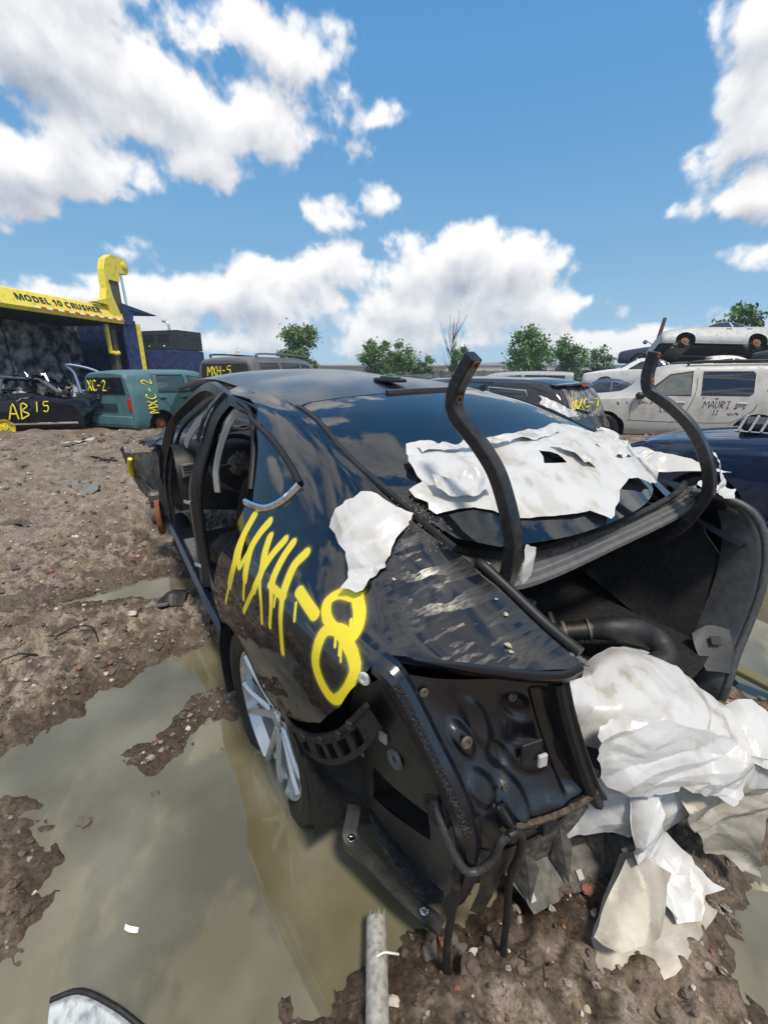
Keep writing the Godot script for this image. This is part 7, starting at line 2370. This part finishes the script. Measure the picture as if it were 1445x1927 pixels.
	for k in 4:
		mb = MB.new()
		mb.box(Transform3D(Basis.IDENTITY, V(-0.7 + k * 0.45, 3.08, 0.3)), Vector3(0.16, 0.22 + 0.1 * (k % 2), 0.2), 0.02)
		part("valve", mb, mat(0.02, 0.022, 0.022, 0.6), w)
	for k in 2:
		mb = MB.new()
		mb.tube(spline([V(-0.4 + k * 0.7, 3.1, 0.62), V(-0.38 + k * 0.7, 2.6, 0.70), V(-0.3 + k * 0.7, 2.1, 0.64)], 4), 0.05, 7)
		part("hose", mb, trim_black, w)

func leaf_crown(c: Vector3, size: Vector3, clumps: int, leaves: int, leaf: float, seed: int, gap := 0.0) -> MB:
	var r := RandomNumberGenerator.new()
	r.seed = seed
	var mb := MB.new()
	mb.coloured = true
	for i in clumps:
		var d := Vector3(r.randfn(), r.randfn(), r.randfn()).normalized() * pow(r.randf(), 0.45)
		var cc := c + d * size
		var cr := (0.16 + 0.20 * r.randf()) * size.length() * 0.55
		var tone := r.randf_range(0.6, 1.35)
		for k in leaves:
			var e := Vector3(r.randfn(), r.randfn() * 0.8, r.randfn()) * cr * 0.55
			var p := cc + e
			var u := Vector3(r.randf_range(-1, 1), r.randf_range(-1, 1), r.randf_range(-1, 1)).normalized()
			var w := u.cross(Vector3(r.randf_range(-1, 1), r.randf_range(-1, 1), r.randf_range(-1, 1))).normalized()
			var s := leaf * r.randf_range(0.6, 1.4)
			var g := tone * r.randf_range(0.75, 1.25)
			mb.tint = Color(0.085 * g, 0.175 * g, 0.038 * g)
			var n := u.cross(w)
			mb.tri(p - u * s, p + w * s * 0.55, p + u * s, n, n, n)
			mb.tri(p - u * s, p + u * s, p - w * s * 0.55, n, n, n)
	return mb

var leaf_mat: StandardMaterial3D

func tree(called: String, label: String, at: Vector3, h: float, wide: float, seed: int, clumps := 34, bare := false, lean := 0.0) -> void:
	var o := thing(called, label, "tree", "trees and shrubs along the yard's far fence")
	o.position = at
	rng.seed = seed
	var bark := mat(0.075, 0.055, 0.042, 0.9)
	var thick := []
	for i in 13:
		thick.append(lerpf(0.033, 0.005, i / 12.0) * h * (0.4 if bare else 1.0))
	var mb := MB.new()
	mb.tube(spline([V(0, -0.2, 0), V(0.05 * h * lean, h * 0.25, 0.0), V(0.10 * h * lean, h * 0.55, 0.02), V(0.16 * h * lean, h * (0.95 if bare else 0.8), 0)], 4), thick, 7)
	part("trunk", mb, bark, o)
	for i in (30 if bare else 8):
		var y := h * rng.randf_range(0.18, 0.72)
		var an := rng.randf() * TAU
		var len := wide * rng.randf_range(0.25, 0.55) * (0.9 if bare else 1.0)
		var up := rng.randf_range(0.5, 1.1) if not bare else rng.randf_range(0.9, 2.3)
		var b := V(0.16 * y * lean, y, 0)
		mb = MB.new()
		mb.tube(spline([b, b + V(cos(an) * len * 0.5, len * 0.5 * up, sin(an) * len * 0.5), b + V(cos(an) * len * 0.8, len * up, sin(an) * len * 0.8)], 3), [0.010 * h, 0.009 * h, 0.007 * h, 0.005 * h, 0.004 * h, 0.003 * h, 0.002 * h] if not bare else [0.005 * h, 0.005 * h, 0.004 * h, 0.004 * h, 0.003 * h, 0.002 * h, 0.002 * h], 5)
		part("branch", mb, bark, o)
	if not bare:
		part("crown", leaf_crown(V(0.13 * h * lean, h * 0.58, 0), V(wide * 0.5, h * 0.42, wide * 0.5), clumps, 90, 0.085 + 0.010 * h, seed), leaf_mat, o)

func build_distance() -> void:
	leaf_mat = StandardMaterial3D.new()
	leaf_mat.vertex_color_use_as_albedo = true
	leaf_mat.roughness = 0.6
	leaf_mat.cull_mode = BaseMaterial3D.CULL_DISABLED
	leaf_mat.backlight_enabled = true
	leaf_mat.backlight = Color(0.10, 0.16, 0.04)
	tree("leafy_tree", "tall narrow green tree standing behind the grey sport utility's roof", V(-8.2, 0, -45), 6.3, 3.8, 301, 46)
	tree("shrub", "bright round green shrub, leftmost of the shrubs behind the sedan's roof", V(-0.9, 0, -45), 4.7, 3.4, 302, 40)
	tree("shrub", "open green shrub second from the left behind the sedan's roof", V(1.6, 0, -46), 4.5, 3.2, 303, 34)
	tree("shrub", "low sparse shrub left of the bare twigs behind the sedan's roof", V(4.2, 0, -47), 3.4, 2.4, 304, 16)
	tree("bare_tree", "thin leafless tree with upright twigs behind the left hinge arm", V(7.0, 0, -47), 7.0, 3.6, 305, 0, true)
	tree("shrub", "small green shrub right of the leafless tree", V(7.6, 0, -45), 4.4, 2.0, 306, 20)
	tree("leafy_tree", "large dark green tree between the two hinge arms", V(14.0, 0, -44), 5.6, 4.6, 307, 56)
	tree("leafy_tree", "lighter open green tree right of the large dark green tree", V(18.0, 0, -45), 5.2, 3.6, 308, 34)
	tree("shrub", "thin low shrub beside the scrap stack's left end", V(21.4, 0, -46), 3.8, 3.2, 309, 24)
	tree("leafy_tree", "leaning green tree rising behind the scrap stack at the right", V(24.6, 0, -33), 6.2, 2.8, 310, 34, false, 0.5)
	# board fence
	var boards := [mat(0.20, 0.18, 0.165, 0.85), mat(0.15, 0.135, 0.125, 0.85), mat(0.25, 0.23, 0.21, 0.85)]
	var f := thing("board_fence", "weathered grey board fence along the far side of the yard", "fence")
	f.position = V(0, 0, -48)
	rng.seed = 401
	var pm := BoxMesh.new()
	pm.size = V(0.42, 1.7, 0.03)
	for i in 150:
		var b := part("board", pm, boards[i % 3 if i % 5 else 1], f, Transform3D(Basis(V(0, 0, 1), rng.randf_range(-0.02, 0.02)), V(-12.0 + i * 0.45, 0.85 + rng.randf_range(-0.06, 0.06), rng.randf_range(-0.02, 0.02))))
	var rl := MB.new()
	for y in [0.4, 1.4]:
		rl.box(Transform3D(Basis.IDENTITY, V(21.5, y, -0.07)), Vector3(67.5, 0.09, 0.06))
	part("rail", rl, boards[1], f)
	# low building far behind
	var o := thing("low_building", "low pale building on the horizon left of the shrubs", "building")
	o.position = V(-4, 0, -85)
	var mb := MB.new()
	mb.box(Transform3D(Basis.IDENTITY, V(0, 1.3, 0)), Vector3(30, 2.6, 8))
	part("wall", mb, mat(0.42, 0.38, 0.33, 0.8), o)
	mb = MB.new()
	mb.prism([Vector2(-15.3, 2.6), Vector2(15.3, 2.6), Vector2(15.3, 2.85), Vector2(-15.3, 2.85)], 8.6, Transform3D(Basis.IDENTITY, V(0, 0, 4.3)))
	part("roof", mb, mat(0.34, 0.33, 0.31, 0.6), o)
	for i in 9:
		mb = MB.new()
		mb.box(Transform3D(Basis.IDENTITY, V(-12 + i * 3, 1.5, 4.0)), Vector3(1.2, 0.9, 0.06))
		part("window", mb, glass_dark, o)
	o = thing("far_warehouse", "long pale warehouse on the horizon right of the black minivan's roof", "building")
	o.position = V(34, 0, -110)
	mb = MB.new()
	mb.box(Transform3D(Basis.IDENTITY, V(0, 1.6, 0)), Vector3(44, 3.2, 10))
	part("wall", mb, mat(0.46, 0.47, 0.48, 0.8), o)
	mb = MB.new()
	mb.prism([Vector2(-22.3, 3.2), Vector2(22.3, 3.2), Vector2(0, 4.2)], 10.6, Transform3D(Basis.IDENTITY, V(0, 0, 5.3)))
	part("roof", mb, mat(0.40, 0.42, 0.44, 0.5), o)
	# striped tower
	o = thing("tower", "slim pale tower on the horizon above the grey sport utility", "tower")
	o.position = V(-38, 0, -120)
	mb = MB.new()
	mb.lathe([Vector2(0.75, 0), Vector2(0.62, 5.6), Vector2(0.95, 5.7), Vector2(0.95, 6.1), Vector2(0.6, 6.15), Vector2(0.55, 6.9), Vector2(0.25, 7.2), Vector2(0.06, 7.3), Vector2(0.05, 8.2), Vector2(0.0, 8.2)], 14, Transform3D.IDENTITY)
	part("shaft", mb, mat(0.55, 0.55, 0.55, 0.7), o)
	for y in [3.4, 4.4, 5.2]:
		mb = MB.new()
		mb.lathe([Vector2(0.72, y), Vector2(0.70, y + 0.25)], 14, Transform3D.IDENTITY)
		part("band", mb, mat(0.28, 0.30, 0.33, 0.7), o)
	# leaning pole with a lamp
	o = thing("utility_pole", "leaning reddish-brown utility pole behind the scrap stack", "pole")
	o.position = V(23.4, 0, -40)
	mb = MB.new()
	mb.tube([V(-0.55, 0, 0), V(0.0, 3.2, 0), V(0.45, 5.9, 0)], [0.20, 0.17, 0.14], 10)
	part("post", mb, worn([[0.06, 0.02, 0.016], [0.13, 0.04, 0.032], [0.18, 0.09, 0.07]], [0.2, 0.6, 1.0], 0.8, 1.0, 403), o)
	mb = MB.new()
	mb.tube([V(0.05, 3.6, 0), V(-0.7, 4.0, 0.1), V(-0.85, 4.0, 0.1)], 0.035, 6)
	part("lamp_arm", mb, cast_iron, o)
	mb = MB.new()
	mb.lathe([Vector2(0.0, 0.22), Vector2(0.12, 0.18), Vector2(0.20, 0.0), Vector2(0.12, -0.12), Vector2(0.0, -0.16)], 12, Transform3D(Basis.IDENTITY, V(-0.95, 3.95, 0.1)))
	part("lamp_head", mb, cast_iron, o)

func stone_mesh(seed: int, flat := 0.7) -> ArrayMesh:
	var r := RandomNumberGenerator.new()
	r.seed = seed
	var nz := noise(1.1, 2, seed)
	var mb := MB.new()
	var g := []
	for i in 7:
		var row := []
		for j in 10:
			var a := PI * i / 6.0
			var b := TAU * (j % 9) / 9.0
			var d := V(sin(a) * cos(b), cos(a), sin(a) * sin(b))
			var q := d * (1.0 + nz.get_noise_3dv(d * 1.4) * 0.75 + nz.get_noise_3dv(d * 3.7) * 0.35)
			q.y *= flat
			row.append([q, d])
		g.append(row)
	for i in 6:
		for j in 9:
			var A = g[i][j]; var B = g[i][j + 1]; var C = g[i + 1][j + 1]; var D = g[i + 1][j]
			mb.flat(A[0], B[0], C[0])
			mb.flat(A[0], C[0], D[0])
	return mb.mesh()

func build_debris() -> void:
	var greys := [worn([[0.16, 0.14, 0.12], [0.30, 0.27, 0.24], [0.42, 0.39, 0.35]], [0.1, 0.5, 1.0], 0.8, 20.0, 501, 0.4), mat(0.50, 0.47, 0.43, 0.7), mat(0.26, 0.115, 0.075, 0.85), mat(0.13, 0.11, 0.095, 0.9)]
	var shapes := []
	for k in 5:
		shapes.append(stone_mesh(510 + k, 0.55 + 0.1 * k))
	# gravel pressed into the mud
	rng.seed = 520
	for set in [[0, 3600, 0.0030, 0.010], [1, 1100, 0.0025, 0.008], [3, 2400, 0.004, 0.014], [2, 220, 0.004, 0.010]]:
		var mm := MultiMesh.new()
		mm.transform_format = MultiMesh.TRANSFORM_3D
		mm.mesh = shapes[set[0]]
		var xs := []
		var tries := 0
		while xs.size() < set[1] and tries < 20000:
			tries += 1
			var far := pow(rng.randf(), 2.0)
			var x := rng.randf_range(-1.0, 0.9) * (1.1 + 8.0 * far)
			var z := -0.5 - far * 9.0 - rng.randf() * 0.9
			var q := land(x, z)
			if q.y < 0.012:
				continue
			var s: float = rng.randf_range(set[2], set[3]) * (1.0 + far * 2.6) * (0.5 + pow(rng.randf(), 2.0))
			var b := Basis.from_euler(V(rng.randf() * TAU, rng.randf() * TAU, rng.randf() * TAU)).scaled(V(1, 0.75, 1) * s)
			xs.append(Transform3D(b, V(x, q.x + s * 0.25, z)))
		mm.instance_count = xs.size()
		for i in xs.size():
			mm.set_instance_transform(i, xs[i])
		var mi := MultiMeshInstance3D.new()
		mi.name = numbered("gravel")
		mi.multimesh = mm
		mi.material_override = greys[set[0]]
		add_child(mi)
		tag(mi, ["brownish gravel scattered over the mud", "pale pebbles scattered over the mud", "brick-red crumbs scattered over the mud", "dark gravel scattered over the mud"][set[0]], "gravel", "", "stuff")
	# clods along the water's edge
	var mud := worn([[0.05, 0.036, 0.028], [0.10, 0.074, 0.056], [0.17, 0.13, 0.10]], [0.2, 0.5, 0.9], 0.75, 9.0, 530, 0.9)
	var cl := MultiMesh.new()
	cl.transform_format = MultiMesh.TRANSFORM_3D
	cl.mesh = shapes[4]
	var cx := []
	var tries := 0
	while cx.size() < 420 and tries < 40000:
		tries += 1
		var x := rng.randf_range(-2.2, 1.2)
		var z := rng.randf_range(-2.9, -0.5)
		var q := land(x, z)
		if q.y < 0.0 or q.y > 0.22 or rng.randf() < q.y * 3.0:
			continue
		var s := 0.003 + 0.016 * pow(rng.randf(), 3.0)
		cx.append(Transform3D(Basis.from_euler(V(rng.randf() * TAU, rng.randf() * TAU, 0)).scaled(V(rng.randf_range(0.6, 1.5), 0.7, rng.randf_range(0.7, 1.6)) * s), V(x, q.x + s * 0.2, z)))
	cl.instance_count = cx.size()
	for i in cx.size():
		cl.set_instance_transform(i, cx[i])
	var ci := MultiMeshInstance3D.new()
	ci.name = "mud_clods"
	ci.multimesh = cl
	ci.material_override = mud
	add_child(ci)
	tag(ci, "dark mud clods crumbled along the edges of the puddles", "mud", "", "stuff")
	# single stones one can pick out: [x, z, size, material, label]
	for d in [[-0.98, -1.04, 0.020, 3, "dark stone breaking the water left of the puddle's middle"], [-0.80, -1.14, 0.014, 3, "small dark stone in the water below the mud spit's tip"], [-1.90, -3.0, 0.022, 2, "brick-red stone on the mud at the left edge"], [-1.34, -1.78, 0.014, 2, "brick-red stone at the puddle's upper left edge"], [0.16, -0.715, 0.016, 2, "reddish stone on the mud right of the grey pipe"], [0.55, -0.80, 0.015, 2, "brick-red stone beside the dirty plastic film"], [0.22, -0.68, 0.013, 1, "pale pebble on the mud below the hanging cables"], [0.02, -0.60, 0.014, 1, "pale stone at the bottom edge beside the pipe"], [-1.45, -2.2, 0.02, 1, "pale stone on the mud above the puddle"], [-2.6, -3.4, 0.03, 1, "pale flat stone on the mud at the far left"]]:
		var mb_mesh: ArrayMesh = shapes[(d[4].length()) % 5]
		var o := lone("stone", mb_mesh, greys[d[3]], d[4], "stone", "loose stones on the mud")
		o.transform = Transform3D(Basis(V(0, 1, 0), d[0] * 7.0).scaled(V(1.2, 0.8, 1.0) * d[2]), V(d[0], maxf(land(d[0], d[1]).x, -0.006) + d[2] * 0.35, d[1]))
	# grey pipe with a wire
	var pipe := thing("grey_pipe", "muddy grey plastic pipe lying at the puddle's edge at the bottom of the picture", "pipe")
	var mb := MB.new()
	var a := V(-0.020, 0.052, -0.745)
	var b := V(-0.010, 0.075, -0.42)
	var path := []
	for i in 14:
		path.append(a.lerp(b, i / 13.0))
	mb.tube(path, 0.026, 18, true)
	part("tube", mb, worn([[0.20, 0.185, 0.16], [0.36, 0.35, 0.33], [0.50, 0.50, 0.49]], [0.15, 0.5, 0.95], 0.35, 7.0, 541, 0.3), pipe)
	mb = MB.new()
	rng.seed = 7
	for i in 12:
		var an := TAU * i / 12.0
		var e := a + V(cos(an) * 0.025, sin(an) * 0.025, 0)
		mb.flat(e, a + V(cos(an + 0.5) * 0.025, sin(an + 0.5) * 0.025, 0), e + V(rng.randf_range(-0.006, 0.006), rng.randf_range(-0.006, 0.006), -rng.randf_range(0.008, 0.022)))
	part("broken_end", mb, mat(0.24, 0.235, 0.22, 0.6), pipe)
	mb = MB.new()
	mb.tube(spline([V(-0.018, 0.088, -0.655), V(0.0, 0.092, -0.660), V(0.018, 0.086, -0.662), V(0.035, 0.070, -0.668)], 4), 0.0028, 6)
	part("wire", mb, mat(0.7, 0.7, 0.7, 0.3), pipe)
	# strip of bodywork half under water, bottom left
	var strip := thing("metal_strip", "blue-white edged metal strip sticking out of the water at the bottom left", "car part")
	mb = MB.new()
	mb.grid(Loft.new([[V(-0.770, 0.018, -0.607), V(-0.71, 0.024, -0.618), V(-0.62, 0.018, -0.596), V(-0.55, 0.002, -0.57)], [V(-0.76, 0.026, -0.59), V(-0.70, 0.030, -0.60), V(-0.61, 0.024, -0.578), V(-0.54, 0.006, -0.552)], [V(-0.75, 0.006, -0.565), V(-0.69, 0.008, -0.575), V(-0.60, 0.004, -0.553), V(-0.53, -0.006, -0.528)]]).net(10, 14))
	part("sheet", mb, worn([[0.20, 0.22, 0.24], [0.48, 0.52, 0.55], [0.62, 0.66, 0.68]], [0.2, 0.5, 1.0], 0.4, 6.0, 543, 0.2), strip)
	mb = MB.new()
	mb.tube(spline([V(-0.772, 0.020, -0.610), V(-0.71, 0.027, -0.622), V(-0.62, 0.020, -0.600), V(-0.54, 0.002, -0.572)], 4), 0.006, 7)
	part("rubber_edge", mb, trim_black, strip)
	# paper scrap floating
	mb = MB.new()
	mb.grid(Loft.new([[V(-0.690, 0.004, -0.765), V(-0.672, 0.010, -0.757), V(-0.650, 0.004, -0.757)], [V(-0.686, 0.004, -0.752), V(-0.668, 0.006, -0.745), V(-0.646, 0.005, -0.744)]]).net(4, 6))
	lone("paper_scrap", mb, mat(0.82, 0.83, 0.84, 0.6), "tiny white paper scrap floating in the middle of the puddle", "paper")
	# dark plastic fragment by the small puddle
	var fr := thing("plastic_fragment", "broken dark plastic fragment on the mud beside the small puddle", "car part")
	mb = MB.new()
	mb.grid(Loft.new([[V(-1.38, 0.06, -2.42), V(-1.32, 0.10, -2.45), V(-1.24, 0.09, -2.48)], [V(-1.37, 0.09, -2.34), V(-1.30, 0.14, -2.36), V(-1.22, 0.11, -2.40)], [V(-1.36, 0.05, -2.28), V(-1.29, 0.08, -2.29), V(-1.22, 0.06, -2.33)]]).net(8, 8), true, true)
	part("shell", mb, trim_black, fr)
	mb = MB.new()
	mb.bar(V(-1.40, 0.07, -2.30), V(-1.28, 0.10, -2.28), 0.03, 0.01)
	part("bright_edge", mb, grey_plastic, fr)
	# bits strewn over the far mud: [x, z, length, turn, material, label]
	rng.seed = 551
	for d in [[-4.1, -5.4, 0.9, 0.5, "flat grey panel scrap lying on the mud at mid left", 0], [-3.5, -5.0, 0.5, 2.0, "narrow grey strip beside the flat panel scrap on the mud", 0], [-3.2, -7.2, 1.1, 0.2, "thin dark rod lying on the mud before the teal wagon", 1], [-4.6, -7.0, 0.8, 2.6, "brownish plank scrap on the mud left of the sedan's nose", 2], [-1.9, -1.66, 0.5, 0.85, "dark thin strip on the mud at the left edge above the puddle", 1], [-6.0, -8.6, 0.7, 1.2, "pale scrap lying on the far mud before the wrecked car", 3]]:
		mb = MB.new()
		var L: float = d[2]
		var nzz := noise(3.0, 2, 560 + int(L * 10))
		var g := []
		var wd: float = [0.16, 0.012, 0.09, 0.12][d[5]]
		for i in 9:
			var row := []
			for j in 4:
				var x := (i / 8.0 - 0.5) * L
				var z := (j / 3.0 - 0.5) * wd * (1.0 + 0.5 * nzz.get_noise_1d(i * 0.7))
				row.append(V(x, nzz.get_noise_2d(x * 2.0, z * 2.0) * 0.05 + 0.02, z))
			g.append(row)
		mb.grid(g, true, true)
		var o := lone("scrap_strip", mb, [mat(0.16, 0.165, 0.17, 0.5), trim_black, mat(0.15, 0.11, 0.075, 0.9), mat(0.42, 0.40, 0.37, 0.7)][d[5]], d[4], "scrap")
		o.transform = Transform3D(Basis(V(0, 1, 0), d[3]), V(d[0], land(d[0], d[1]).x + 0.015, d[1]))
	# tyre half sunk on the left, wire loops
	mb = MB.new()
	mb.lathe([Vector2(0.10, 0.0), Vector2(0.13, 0.025), Vector2(0.16, 0.02), Vector2(0.165, -0.02)], 26, Transform3D(Basis(V(1, 0, 0), 0.15), V(-3.42, 0.05, -3.72)))
	lone("rubber_ring", mb, worn([[0.05, 0.042, 0.036], [0.09, 0.08, 0.07], [0.14, 0.12, 0.10]], [0.2, 0.6, 1.0], 0.8, 4.0, 571), "muddy rubber ring half sunk in the mud at the left edge", "ring")
	for d in [[V(-1.62, 0.06, -2.02), "thin black wire loop on the mud left of the puddle"]]:
		mb = MB.new()
		var c: Vector3 = d[0]
		mb.tube(spline([c + V(-0.14, 0, 0.02), c + V(-0.06, 0.03, -0.03), c + V(0.04, 0.035, -0.02), c + V(0.12, 0, 0.06)], 5), 0.004, 6)
		lone("wire", mb, rubber, d[1], "wire")
	# tan stick
	mb = MB.new()
	mb.tube(spline([V(0.56, 0.045, -0.665), V(0.50, 0.05, -0.62), V(0.44, 0.045, -0.565), V(0.40, 0.04, -0.50)], 3), [0.008, 0.010, 0.012, 0.012, 0.013, 0.013, 0.013, 0.014, 0.014, 0.014], 8)
	lone("stick", mb, worn([[0.28, 0.23, 0.17], [0.46, 0.40, 0.31], [0.55, 0.50, 0.42]], [0.2, 0.5, 1.0], 0.85, 8.0, 573, 0.3), "pale tan stick lying on the mud under the dirty plastic film", "stick")
	# bumper valance resting on the mud below the trunk
	var val := thing("bumper_bracket", "muddy grey bumper support lying on the mud under the trunk sheet", "car part")
	val.transform = car_place
	var vm := worn([[0.035, 0.034, 0.034], [0.085, 0.082, 0.078], [0.20, 0.165, 0.125]], [0.2, 0.5, 0.9], 0.6, 5.0, 575, 0.3)
	mb = MB.new()
	mb.grid(Loft.new([[V(-0.528,0.252,0.772), V(-0.346,0.251,0.832), V(-0.202,0.260,0.894), V(-0.062,0.269,0.949)], [V(-0.519,0.224,0.829), V(-0.353,0.223,0.882), V(-0.205,0.231,0.931), V(-0.079,0.240,0.969)], [V(-0.517,0.205,0.862), V(-0.345,0.203,0.910), V(-0.197,0.212,0.952), V(-0.079,0.218,0.981)]]).net(8, 18))
	part("lower_flange", mb, vm, val)
	mb = MB.new()
	mb.grid(Loft.new([[V(-0.535,0.383,0.778), V(-0.442,0.412,0.804), V(-0.314,0.431,0.846)], [V(-0.525,0.312,0.771), V(-0.394,0.331,0.817), V(-0.253,0.340,0.867)], [V(-0.528,0.252,0.772), V(-0.346,0.251,0.832), V(-0.202,0.260,0.894)]]).net(10, 12))
	part("upright_web", mb, vm, val)
	for k in 4:
		mb = MB.new()
		var x := -0.50 + k * 0.12
		mb.quad(V(x, 0.385, 0.795 + k * 0.02), V(x - 0.02, 0.26, 0.79 + k * 0.035), V(x - 0.02, 0.235, 0.85 + k * 0.035), V(x + 0.01, 0.33, 0.84 + k * 0.02))
		part("rib", mb, vm, val)
	for p in [V(-0.50, 0.222, 0.836), V(-0.35, 0.222, 0.884), V(-0.20, 0.230, 0.933)]:
		plate(val, "clip", p + V(0, 0.004, 0.004), V(-0.2, 0.8, 0.6), V(0, 1, 0), 0.018, 0.024, 0.005, mat(0.45, 0.43, 0.40, 0.5))
	# foam and dark fragments beyond the right rear corner
	var gp := thing("green_board", "green-brown board end lying on wet ground beyond the trunk's right corner", "scrap")
	mb = MB.new()
	mb.bar(V(1.62, 0.10, -1.72), V(1.86, 0.03, -1.50), 0.07, 0.03, 0.006)
	part("board", mb, mat(0.13, 0.125, 0.06, 0.8), gp)
	var gb := thing("grey_block", "small grey plastic block beside the sheet's right edge", "scrap")
	mb = MB.new()
	mb.box(Transform3D(Basis(V(0, 1, 0), 0.4), V(1.42, 0.12, -1.36)), Vector3(0.10, 0.09, 0.08), 0.012)
	part("block", mb, grey_plastic, gb)

func _ready() -> void:
	var t0 := Time.get_ticks_msec()
	set_view()
	print("sky ", Time.get_ticks_msec() - t0)
	build_ground()
	make_materials()
	build_sedan()
	build_sheets()
	build_cars()
	build_crusher()
	build_distance()
	build_debris()
	print("sedan ", Time.get_ticks_msec() - t0)
	print("ground ", Time.get_ticks_msec() - t0)
